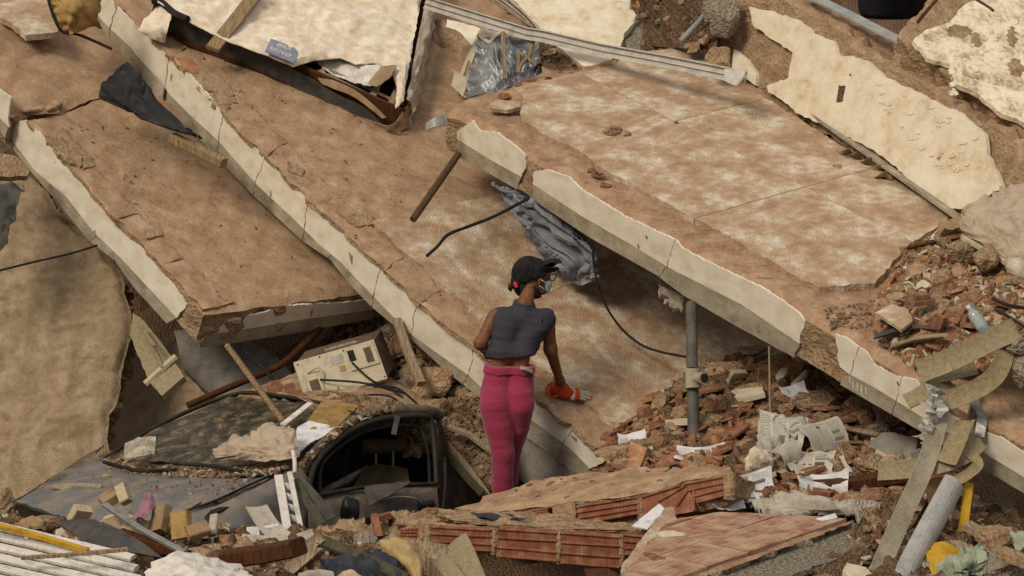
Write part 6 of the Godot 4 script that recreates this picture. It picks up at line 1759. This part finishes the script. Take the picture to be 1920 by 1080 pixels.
func build_front() -> void:
	var rows := world([[[-60, 960, 12.9], [120, 980, 12.7], [320, 985, 12.5], [520, 995, 12.45], [700, 1010, 12.3]], [[-60, 1010, 12.2], [120, 1020, 12.1], [320, 1025, 12.0], [520, 1040, 11.9], [760, 1050, 11.9]], [[-60, 1110, 11.5], [120, 1110, 11.4], [320, 1110, 11.3], [560, 1110, 11.3], [800, 1110, 11.4]]])
	var s := Shape.new()
	sheet(s, rows, 60, 24, 0.06, 1.8, 0.0, false)
	struct(s, "rubble_ground", M.soil)
	gravel(rows, 1500, 0.12, 0.5, "front_rubble", "small mixed rubble in front of the crushed car", ["f_mortar", "f_clay2", "f_cream", "f_dust"])
	scatter(rows, {"lump": 20, "clay": 16, "flake": 50, "stick": 40}, 0.4, 1.5, "in front of the crushed car", 0.5)
	# ribbed white shutter
	var f := face3([0, 985, 11.55], [240, 1050, 11.2], [0, 1080, 11.0])
	var t := thing("roller_shutter", "white ribbed roller shutter panel lying in front of the bonnet", "shutter", at(100, 1090, 11.2))
	for k in 6:
		var y := 984 + k * 20
		var q := Shape.new()
		sweep(q, PackedVector2Array([Vector2(-0.03, -0.01), Vector2(0.03, -0.01), Vector2(0.03, 0.004), Vector2(0.018, 0.014), Vector2(-0.018, 0.014), Vector2(-0.03, 0.004)]), PackedVector3Array([hit(f, -60, y - 12), hit(f, 250 + k * 6, y + 62)]), f.n)
		part(q, "slat", M.white, t)
	lone(bar([[-40, 976, 11.35], [60, 1002, 11.3], [165, 1033, 11.2]], 0.03, 0.03), "yellow_rail", M.yellow, "yellow rail lying along the white shutter", "rail")
	lone(cover([[[108, 982, 11.9], [140, 972, 11.8], [176, 974, 11.75]], [[150, 1010, 11.5], [190, 998, 11.4], [240, 1000, 11.35]], [[162, 1036, 11.4], [210, 1030, 11.3], [306, 1046, 11.2]]], 20, 14, 0.004, 2.0, 0.02), "slate_board", M.darkgrey, "bent grey ribbed board lying on the shutter end", "board")
	lone(bar([[196, 946, 12.0], [260, 990, 11.8], [345, 1036, 11.6]], 0.04, 0.02), "metal_bar", M.steel, "flat grey metal bar slanting over the torn books", "bar")
	lone(bar([[225, 1000, 11.9], [290, 1022, 11.75], [352, 1042, 11.6]], 0.06, 0.05), "wood_batten", M.darkwood, "reddish brown batten lying below the torn books", "batten")
	t = thing("wood_beam", "dark charred beam end lying in front of the pale plaster boulder", "beam", at(490, 1050, 11.2))
	part(bar([[424, 1048, 11.3], [500, 1038, 11.15], [560, 1026, 11.0]], 0.11, 0.09), "beam", M.darkwood, t)
	part(bar([[40, 1046, 11.0], [130, 1040, 11.0], [240, 1030, 11.0]], 0.02, 0.02), "splinter", M.wood, t)
	lone(rock(350, 1088, 10.9, Vector3(0.36, 0.13, 0.25), 131, 0.0, 3), "plaster_boulder", M.white, "pale white plaster boulder at the very front", "plaster boulder")
	# torn books and blocks
	var k := 0
	for c in [[150, 965, 12.3, 0.11, 0.1, 0.06, "bookpage"], [205, 935, 12.4, 0.1, 0.12, 0.05, "cardboard"], [232, 926, 12.35, 0.12, 0.06, 0.06, "bookpage"], [215, 985, 12.1, 0.09, 0.12, 0.05, "bookpage"], [255, 990, 12.05, 0.12, 0.14, 0.05, "bookpage"], [300, 975, 12.05, 0.1, 0.16, 0.06, "cardboard"], [340, 985, 11.98, 0.11, 0.15, 0.06, "ochre"], [370, 995, 11.95, 0.08, 0.13, 0.05, "cardboard"], [175, 990, 12.1, 0.08, 0.08, 0.05, "f_clay"], [400, 985, 12.1, 0.05, 0.14, 0.03, "greycloth"]]:
		k += 1
		var q := Shape.new()
		sweep(q, rect(c[3], c[5], 0.006), PackedVector3Array([Vector3(0, 0, -c[4] / 2), Vector3(0, 0, c[4] / 2)]), Vector3.UP)
		move(q, at(c[0], c[1], c[2]), Basis(Vector3(rng.randf_range(-1, 1), rng.randf_range(-1, 1), rng.randf_range(-1, 1)).normalized(), rng.randf_range(0.4, 1.3)) * Basis(Vector3.RIGHT, 1.1))
		lone(q, "torn_book", M[c[6]], ["thick pale book block nearest the car's front corner", "brown cardboard bound book standing on edge by the bonnet", "pale book block lying on the brown bound book", "small pale book block beside the pink wrapper", "tall pale book block behind the slanting metal bar", "brown bound book leaning on the tall pale book block", "ochre bound book beside the brown bound book", "narrow brown book at the end of the row of torn books", "reddish block squeezed under the torn books", "thin grey folded board past the row of torn books"][k - 1], "book", "torn books before the bonnet")
	lone(cover([[[270, 925, 12.2], [282, 922, 12.2], [292, 935, 12.15]], [[262, 950, 12.1], [276, 950, 12.05], [288, 955, 12.05]], [[232, 985, 11.95], [246, 985, 11.9], [258, 975, 11.92]]], 10, 16, 0.015, 3.0, 0.004), "pink_wrapper", M.magenta, "creased pink wrapper among the torn books", "wrapper")
	lone(cover([[[28, 990, 12.5], [45, 968, 12.4], [75, 970, 12.35]], [[30, 1000, 12.4], [55, 985, 12.25], [85, 990, 12.25]]], 16, 8, 0.02, 3.0, 0.02), "tan_cloth", M.cardboard, "rolled tan cloth by the car's front corner", "cloth")
	lone(rock(8, 945, 12.9, Vector3(0.08, 0.12, 0.08), 132), "stone_piece", M.mortar, "pale stone standing by the car's front corner", "stone")
	# strips, papers and cloth between car and brick chunk
	strip([[480, 952, 12.5], [505, 990, 12.3], [545, 1020, 12.15], [590, 1012, 12.15]], 0.13, 0.006, camdir(0.3, 0.8, 0.8), M.greycloth, "grey_strip", "curved grey board with a pointed tip before the car wing", 0.15)
	strip([[596, 1018, 12.0], [650, 1040, 11.8], [720, 1072, 11.5], [760, 1092, 11.4]], 0.07, 0.02, camdir(0.1, 0.8, 0.8), M.moss, "metal_profile", "long dark metal profile slanting down beside the yellow bag", 0.5)
	strip([[560, 1040, 11.9], [590, 1020, 11.95], [605, 1010, 12.0]], 0.07, 0.015, camdir(0.1, 0.8, 0.8), M.wood, "metal_profile", "short grey profile crossing the long dark metal profile", 0.4)
	strip([[540, 1075, 11.6], [575, 1045, 11.75], [592, 1030, 11.85]], 0.07, 0.015, camdir(0.1, 0.8, 0.8), M.wood, "metal_profile", "grey slat lying under the long dark metal profile", 0.2)
	sheet_of(495, 1003, 12.25, 0.18, 0.13, 0.3, 0.5, 0.02, M.print, "paper_sheet", "printed letter lying before the car wing", "paper")
	sheet_of(490, 1018, 12.1, 0.26, 0.12, -0.2, 0.4, 0.02, M.newsprint, "paper_sheet", "white and green leaflet below the printed letter", "paper")
	lone(cover([[[610, 1058, 11.75], [660, 1045, 11.7], [720, 1040, 11.7], [745, 1060, 11.6]], [[600, 1078, 11.6], [660, 1068, 11.5], [720, 1066, 11.5], [760, 1086, 11.4]], [[610, 1100, 11.5], [660, 1100, 11.4], [720, 1100, 11.4], [770, 1100, 11.4]]], 40, 26, 0.01, 2.0, 0.006, true, 0.05, 4.0), "blue_cloth", M.navy, "crumpled dark blue cloth under the metal profile", "cloth")
	lone(cover([[[560, 1075, 11.5], [590, 1068, 11.45], [625, 1072, 11.4]], [[555, 1095, 11.4], [590, 1092, 11.35], [630, 1095, 11.3]]], 12, 8, 0.01, 2.0, 0.03), "white_tray", M.newsprint, "white plastic tray piece in the litter before the brick chunk", "tray")
	lone(cover([[[600, 1085, 11.3], [650, 1072, 11.3], [700, 1085, 11.25]], [[595, 1110, 11.2], [650, 1105, 11.15], [705, 1110, 11.15]]], 16, 8, 0.02, 2.0, 0.02), "tan_cloth", M.bookpage, "tan cloth fold at the front under the blue cloth", "cloth")
	# yellow bag
	var bag := Shape.new()
	var pts := path([[734, 1016, 11.75], [748, 1032, 11.65], [765, 1055, 11.6], [778, 1075, 11.55], [784, 1092, 11.5]], 16)
	var rings := []
	for i in pts.size():
		var r: float = [0.02, 0.05, 0.068, 0.078, 0.082, 0.082, 0.08, 0.076, 0.07, 0.062, 0.055, 0.046, 0.036, 0.026, 0.022, 0.03, 0.045][i]
		var l := []
		for j in 25:
			var a := TAU * j / 24.0
			var rr := r * (1.15 + 0.16 * sin(a * 5.0 + i * 0.35) + 0.1 * sin(a * 9.0 - i * 0.6) + 0.1 * nz.get_noise_2d(a * 3.0, i * 0.7))
			l.append(pts[i] + Vector3(cos(a) * rr, 0.75 * sin(a) * rr, sin(a) * rr * 0.6))
		rings.append(l)
	for i in rings.size() - 1:
		for j in 24:
			bag.quad(rings[i][j], rings[i][j + 1], rings[i + 1][j + 1], rings[i + 1][j], rings[i][j] - pts[i], true)
	for j in 24:
		bag.tri(rings[0][j], rings[0][j + 1], pts[0] + Vector3(-0.01, 0.02, 0), Vector3.UP, true)
	lone(bag, "yellow_bag", M.yellowbag, "knotted yellow plastic bag before the brick chunk", "bag")
	strip([[856, 1012, 11.9], [872, 1045, 11.7], [892, 1095, 11.4]], 0.13, 0.008, camdir(-0.2, 0.2, 1), M.beige, "beige_strip", "wide beige slat with a rounded end leaning on the nearer brick chunk", -0.12)
	strip([[822, 1052, 11.8], [840, 1065, 11.65], [862, 1095, 11.45]], 0.09, 0.008, camdir(-0.2, 0.4, 1), M.beige, "beige_strip", "narrow dark beige slat beside the wide leaning slat", -0.12)
	lone(bar([[720, 1030, 12.3], [790, 1045, 12.2], [870, 1060, 12.2]], 0.25, 0.14), "wood_board", M.wood, "wooden panel standing under the nearer brick chunk", "panel")
	lone(flat_piece([1095, 1066, 1140, 1066, 1168, 1080, 1160, 1100, 1100, 1100], [1095, 1066, 11.8], [1168, 1080, 11.6], [1100, 1100, 11.5], 0.03), "brown_board", M.darkwood, "dark board piece between brick chunk and red tiled slab", "board")

# ---------------------------------------------------------------- the woman
func blob(bones: Array, cell: float, k: float, grow := 0.0, cuts := [], wrinkle := 0.0) -> Shape:
	# tapered capsules joined smoothly and meshed as surface nets; cuts are [point, normal] half spaces taken away
	var lo := Vector3.INF
	var hi := -Vector3.INF
	for b in bones:
		for e in [[b[0], b[2]], [b[1], b[3]]]:
			var r: float = e[1] + grow + cell * 3 + k
			lo = lo.min(e[0] - Vector3.ONE * r)
			hi = hi.max(e[0] + Vector3.ONE * r)
	var n := Vector3i(((hi - lo) / cell).ceil()) + Vector3i.ONE
	var fld := PackedFloat32Array()
	fld.resize(n.x * n.y * n.z)
	fld.fill(1.0)
	for b in bones:
		var a: Vector3 = b[0]
		var ab: Vector3 = b[1] - a
		var l2 := maxf(ab.length_squared(), 1e-8)
		var rm: float = maxf(b[2], b[3]) + grow + cell * 2 + k * 1.5
		var p0 := Vector3i(((a.min(b[1]) - Vector3.ONE * rm - lo) / cell).floor()).clamp(Vector3i.ZERO, n - Vector3i.ONE)
		var p1 := Vector3i(((a.max(b[1]) + Vector3.ONE * rm - lo) / cell).ceil()).clamp(Vector3i.ZERO, n - Vector3i.ONE)
		for z in range(p0.z, p1.z + 1):
			for y in range(p0.y, p1.y + 1):
				for x in range(p0.x, p1.x + 1):
					var p := lo + Vector3(x, y, z) * cell
					var t := clampf((p - a).dot(ab) / l2, 0.0, 1.0)
					var d := p.distance_to(a + ab * t) - lerpf(b[2], b[3], t) - grow
					if d > k * 1.5 + cell * 2:
						continue
					var i := (z * n.y + y) * n.x + x
					var f := fld[i]
					var h := maxf(k - absf(f - d), 0.0) / k
					fld[i] = minf(f, d) - h * h * k * 0.25
	if wrinkle > 0.0 or not cuts.is_empty():
		for z in n.z:
			for y in n.y:
				for x in n.x:
					var i := (z * n.y + y) * n.x + x
					if fld[i] > 0.06:
						continue
					var p := lo + Vector3(x, y, z) * cell
					if wrinkle > 0.0:
						fld[i] += wrinkle * nz.get_noise_3d(p.x * 4.0 + p.y * 6.0, p.y * 17.0, p.z * 4.0)
					for c in cuts:
						fld[i] = maxf(fld[i], (p - c[0]).dot(c[1]))
	var vid := PackedInt32Array()
	vid.resize(fld.size())
	vid.fill(-1)
	var pts := PackedVector3Array()
	var off := [0, 1, n.x, n.x + 1, n.x * n.y, n.x * n.y + 1, n.x * n.y + n.x, n.x * n.y + n.x + 1]
	var cor := [Vector3(0, 0, 0), Vector3(1, 0, 0), Vector3(0, 1, 0), Vector3(1, 1, 0), Vector3(0, 0, 1), Vector3(1, 0, 1), Vector3(0, 1, 1), Vector3(1, 1, 1)]
	var edges := [[0, 1], [0, 2], [0, 4], [1, 3], [1, 5], [2, 3], [2, 6], [3, 7], [4, 5], [4, 6], [5, 7], [6, 7]]
	for z in n.z - 1:
		for y in n.y - 1:
			for x in n.x - 1:
				var i := (z * n.y + y) * n.x + x
				if absf(fld[i]) > cell * 2.0:
					continue
				var mask := 0
				for c in 8:
					if fld[i + off[c]] < 0.0:
						mask |= 1 << c
				if mask == 0 or mask == 255:
					continue
				var sum := Vector3.ZERO
				var cnt := 0
				for e in edges:
					var f0 := fld[i + off[e[0]]]
					var f1 := fld[i + off[e[1]]]
					if (f0 < 0.0) != (f1 < 0.0):
						sum += cor[e[0]].lerp(cor[e[1]], f0 / (f0 - f1))
						cnt += 1
				vid[i] = pts.size()
				pts.append(lo + (Vector3(x, y, z) + sum / cnt) * cell)
	var s := Shape.new()
	var sx := [1, n.x, n.x * n.y]
	for z in range(1, n.z - 1):
		for y in range(1, n.y - 1):
			for x in range(1, n.x - 1):
				var i := (z * n.y + y) * n.x + x
				if vid[i] < 0:
					continue
				for ax in 3:
					var j: int = i + sx[ax]
					var f0 := fld[i]
					var f1 := fld[j]
					if (f0 < 0.0) == (f1 < 0.0):
						continue
					var u: int = sx[(ax + 1) % 3]
					var v: int = sx[(ax + 2) % 3]
					var q := [vid[i], vid[i - u], vid[i - u - v], vid[i - v]]
					if q.min() < 0:
						continue
					var out := Vector3.ZERO
					out[ax] = 1.0 if f0 < 0.0 else -1.0
					s.quad(pts[q[0]], pts[q[1]], pts[q[2]], pts[q[3]], out, true)
	return s

func build_woman() -> void:
	var J := func(x: float, y: float, d: float) -> Vector3: return at(x, y, d)
	var hand := hit(S2, 1062, 737, 0.062)
	var wrist := at(1049, 712, deep(S2, 1062, 737, 0.062) - 0.05)
	var neck: Vector3 = J.call(984, 570, 14.33)
	var shl: Vector3 = J.call(928, 592, 14.28)
	var shr: Vector3 = J.call(1026, 596, 14.36)
	var ell: Vector3 = J.call(901, 644, 14.22)
	var wrl: Vector3 = J.call(916, 664, 14.44)
	var elr: Vector3 = J.call(1032, 655, 14.4)
	var hpl: Vector3 = J.call(929, 742, 14.2)
	var hpr: Vector3 = J.call(972, 742, 14.22)
	var knl: Vector3 = J.call(943, 850, 14.18)
	var knr: Vector3 = J.call(958, 842, 14.36)
	var anl: Vector3 = J.call(942, 934, 14.26)
	var anr: Vector3 = J.call(950, 930, 14.56)
	var t := thing("person", "woman in black cap, dark sleeveless top and magenta trousers leaning on the slab", "person", anl + Vector3(0.03, -0.09, 0))
	var torso := [[J.call(944, 604, 14.3), J.call(1006, 608, 14.34), 0.092, 0.092], [J.call(934, 594, 14.3), J.call(1018, 598, 14.36), 0.044, 0.044], [J.call(948, 612, 14.28), J.call(940, 668, 14.22), 0.09, 0.078], [J.call(1000, 615, 14.32), J.call(974, 668, 14.24), 0.088, 0.078], [neck, J.call(980, 600, 14.33), 0.05, 0.07]]
	var pelvis := [[J.call(936, 668, 14.22), J.call(976, 668, 14.24), 0.078, 0.078], [J.call(938, 672, 14.22), hpl, 0.08, 0.098], [J.call(976, 672, 14.24), hpr, 0.08, 0.098], [J.call(926, 764, 14.15), J.call(930, 745, 14.16), 0.084, 0.088], [J.call(974, 762, 14.17), J.call(972, 745, 14.18), 0.084, 0.088]]
	var legs := [[J.call(930, 762, 14.16), J.call(935, 800, 14.17), 0.1, 0.088], [J.call(972, 762, 14.2), J.call(966, 800, 14.26), 0.1, 0.086], [J.call(935, 800, 14.17), knl, 0.088, 0.068], [J.call(966, 800, 14.26), knr, 0.086, 0.064], [knl, anl, 0.068, 0.064], [knr, anr, 0.064, 0.058]]
	var head_ := [[J.call(994, 512, 14.42), J.call(1004, 516, 14.42), 0.088, 0.084], [J.call(1008, 528, 14.42), J.call(1016, 542, 14.42), 0.066, 0.042], [J.call(1026, 524, 14.42), J.call(1031, 528, 14.42), 0.026, 0.013], [J.call(996, 535, 14.4), neck, 0.05, 0.048]]
	var arms := [[shl, ell, 0.048, 0.04], [ell, wrl, 0.042, 0.028], [shr, elr, 0.05, 0.041], [elr, wrist, 0.043, 0.028], [wrist, hand, 0.028, 0.03], [wrl, wrl + Vector3(0.06, -0.03, -0.06), 0.028, 0.03]]
	var thinlegs := []
	for b in legs:
		thinlegs.append([b[0], b[1], b[2] - 0.006, b[3] - 0.016])
	var feet := [[anl, anl + Vector3(0.0, -0.05, 0), 0.04, 0.04], [anl + Vector3(0, -0.05, 0.02), anl + Vector3(0.05, -0.06, -0.16), 0.038, 0.03], [anr, anr + Vector3(0, -0.05, 0), 0.04, 0.04], [anr + Vector3(0, -0.05, 0.02), anr + Vector3(0.05, -0.06, -0.16), 0.038, 0.03]]
	var core := []
	for b in torso + pelvis:
		core.append([b[0], b[1], b[2] - 0.026, b[3] - 0.026])
	core[4] = torso[4]
	part(blob(core + thinlegs + head_ + arms + feet, 0.012, 0.03), "body", M.skin, t)
	# ear, seen from behind the cheek
	part(blob([[J.call(1012, 524, 14.34), J.call(1011, 532, 14.34), 0.014, 0.009]], 0.004, 0.01), "ear", M.skin, t)
	# clothes
	var hem: Vector3 = J.call(958, 669, 14.2)
	var sleeve := [[shr, shr.lerp(elr, 0.12), 0.05, 0.05]]
	part(blob(torso + sleeve + [pelvis[0], [J.call(985, 562, 14.34), J.call(978, 592, 14.33), 0.05, 0.075]], 0.009, 0.035, 0.008, [[hem, Vector3(0.03, -1, 0.1).normalized()], [J.call(982, 565, 14.33), Vector3(0.15, 1, 0.1).normalized()]], 0.007), "shirt", M.shirt, t)
	var waist: Vector3 = J.call(955, 692, 14.2)
	part(blob(pelvis + legs, 0.009, 0.02, 0.006, [[waist, Vector3(0.04, 1, -0.05).normalized()], [J.call(945, 925, 14.3), Vector3(0, -1, 0)]], 0.003), "trousers", M.velour, t)
	part(blob(pelvis, 0.008, 0.03, 0.016, [[J.call(955, 686, 14.2), Vector3(0.04, 1, -0.05).normalized()], [J.call(955, 700, 14.2), Vector3(-0.04, -1, 0.05).normalized()]]), "waistband", M.velour, t)
	part(cover([[[976, 686, 14.08], [986, 688, 14.1], [998, 693, 14.16]], [[976, 692, 14.075], [987, 694, 14.095], [999, 700, 14.155]]], 8, 3, 0, 1, 0.004), "belt_tag", M.glovewhite, t)
	part(cover([[[978, 693, 14.07], [987, 696, 14.09], [999, 702, 14.15]], [[979, 698, 14.07], [988, 701, 14.09], [999, 708, 14.15]]], 8, 3, 0, 1, 0.004), "belt_stripe", M.navy, t)
	part(blob(feet, 0.01, 0.02, 0.008), "shoes", M.darkgrey, t)
	# cap with visor
	var capc: Vector3 = J.call(999, 514, 14.42)
	part(blob([[J.call(992, 509, 14.42), J.call(1003, 511, 14.42), 0.1, 0.094], [J.call(988, 516, 14.42), J.call(1000, 518, 14.42), 0.096, 0.09]], 0.006, 0.03, 0.006, [[J.call(996, 520, 14.42), Vector3(0.28, -1, -0.03).normalized()]]), "cap", M.cap, t)
	part(cover([[[1012, 500, 14.32], [1030, 492, 14.33], [1044, 494, 14.37]], [[1016, 492, 14.4], [1040, 487, 14.41], [1053, 492, 14.42]], [[1014, 496, 14.5], [1034, 490, 14.5], [1046, 494, 14.48]], [[1010, 504, 14.54], [1024, 500, 14.54], [1034, 502, 14.52]]], 16, 18, 0, 1, 0.008), "cap_visor", M.cap, t)
	part(cover([[[1012, 502, 14.32], [1030, 502, 14.325], [1046, 502, 14.37]], [[1018, 512, 14.34], [1034, 512, 14.36], [1050, 504, 14.42]]], 12, 6, 0, 1, 0.006), "visor_edge", M.cap, t)
	# hair, band, earring
	part(blob([[J.call(976, 528, 14.42), J.call(1000, 532, 14.42), 0.068, 0.064], [J.call(980, 542, 14.4), J.call(1004, 549, 14.38), 0.054, 0.042], [J.call(1004, 540, 14.36), J.call(1012, 554, 14.36), 0.024, 0.006], [J.call(1000, 545, 14.37), J.call(1017, 558, 14.37), 0.02, 0.003], [J.call(972, 530, 14.38), J.call(966, 535, 14.35), 0.02, 0.014]], 0.006, 0.02, 0.0, [[J.call(1006, 540, 14.36), Vector3(1, 0.55, 0.3).normalized()]]), "hair", M.hair, t)
	part(blob([[J.call(965, 535, 14.35), J.call(957, 540, 14.34), 0.012, 0.016], [J.call(957, 540, 14.34), J.call(958, 547, 14.34), 0.014, 0.004], [J.call(957, 538, 14.34), J.call(953, 530, 14.34), 0.008, 0.003]], 0.004, 0.01), "ponytail", M.hair, t)
	part(blob([[J.call(966, 532, 14.335), J.call(968, 537, 14.335), 0.013, 0.013]], 0.004, 0.01), "hair_band", M.pink, t)
	part(blob([[J.call(1012, 536, 14.325), J.call(1012, 538, 14.325), 0.004, 0.004]], 0.002, 0.004), "earring", M.zinc, t)
	# mask and glasses
	part(blob([[J.call(1026, 533, 14.41), J.call(1020, 545, 14.41), 0.034, 0.034]], 0.005, 0.02, 0.0, [[J.call(1022, 538, 14.35), Vector3(-1, -0.35, 0.1).normalized()]]), "face_mask", M.mask, t)
	part(rod([[1013, 523, 14.335], [1018, 527, 14.33], [1023, 530, 14.345]], 0.003, 6, 5), "mask_strap", M.white, t)
	part(rod([[1012, 536, 14.335], [1017, 540, 14.335], [1021, 543, 14.35]], 0.003, 6, 5), "mask_strap", M.white, t)
	var gl := part(rod([[1016, 514, 14.33], [1030, 514, 14.33], [1041, 514, 14.37]], 0.004, 6, 6), "glasses", M.black, t)
	part(rod([[1031, 515, 14.34], [1032, 524, 14.34], [1038, 526, 14.36], [1042, 520, 14.39], [1043, 514, 14.4]], 0.004, 14, 6), "lens_rim", M.black, gl, t.position)
	part(flat_piece([1032, 515, 1042, 515, 1041, 521, 1037, 525, 1033, 523], [1032, 515, 14.345], [1042, 515, 14.4], [1034, 524, 14.35], 0.002, 0.0), "lens", M.clear, gl, t.position)
	# gloves: the right one rests on the slab
	var T := func(x: float, y: float, h: float) -> Vector3: return hit(S2, x, y, h)
	var palm: Vector3 = T.call(1068, 738, 0.055)
	var cuffs := [[T.call(1042, 730, 0.07), T.call(1054, 735, 0.06), 0.045, 0.04], [T.call(1054, 735, 0.06), palm, 0.038, 0.034]]
	part(blob(cuffs + [[wrist.lerp(hand, 0.6), hand, 0.036, 0.04]], 0.005, 0.02), "glove_cuff", M.orange, t)
	var loop := PackedVector3Array()
	for i in 21:
		var a := TAU * i / 20.0
		loop.append(T.call(1038 + cos(a) * 13, 731 + sin(a) * 13, 0.06 + 0.02 * sin(a)))
	var ls := Shape.new()
	sweep(ls, ring(0.008, 6), loop, S2.n, true)
	part(ls, "cuff_rim", M.orange, t)
	var fingers := []
	for f in [[1078, 730, 1090, 733, 1104, 737, 0.011], [1080, 735, 1093, 738, 1107, 742, 0.011], [1080, 740, 1092, 743, 1105, 747, 0.011], [1076, 744, 1086, 747, 1097, 750, 0.0095], [1072, 729, 1084, 727, 1097, 729, 0.011]]:
		fingers.append([T.call(f[0], f[1], 0.05), T.call(f[2], f[3], 0.046), f[6] + 0.003, f[6] + 0.001])
		fingers.append([T.call(f[2], f[3], 0.046), T.call(f[4], f[5], 0.036), f[6] + 0.001, f[6]])
	part(blob([[palm, T.call(1082, 738, 0.05), 0.034, 0.026], [T.call(1072, 733, 0.05), T.call(1074, 744, 0.05), 0.026, 0.026]] + fingers, 0.0035, 0.008), "glove", M.glovewhite, t)
	part(blob([[T.call(1079, 734, 0.058), T.call(1080, 745, 0.052), 0.027, 0.024]], 0.004, 0.01), "glove_band", M.orange, t)
	var lh := wrl + Vector3(0.06, -0.03, -0.06)
	part(blob([[wrl, lh, 0.036, 0.034], [lh, lh + Vector3(0.06, -0.03, -0.05), 0.034, 0.026], [lh, lh + Vector3(0.03, -0.05, -0.05), 0.02, 0.012], [lh + Vector3(0.04, -0.02, -0.03), lh + Vector3(0.11, -0.05, -0.07), 0.013, 0.01], [lh + Vector3(0.04, -0.03, -0.02), lh + Vector3(0.1, -0.07, -0.06), 0.013, 0.01], [lh + Vector3(0.03, -0.04, -0.02), lh + Vector3(0.08, -0.08, -0.05), 0.012, 0.01], [lh + Vector3(0.05, -0.01, -0.04), lh + Vector3(0.12, -0.03, -0.09), 0.013, 0.01]], 0.006, 0.01), "left_glove", M.orange, t)
	# what she stands on
	lone(move(chunk(Vector3(0.34, 0.1, 0.3), 141, 2, 0.05), Vector3(anl.x + 0.08, anl.y - 0.2, anl.z - 0.08)), "concrete_block", M.f_dust, "flat block under the woman's feet behind the brick chunk", "block")
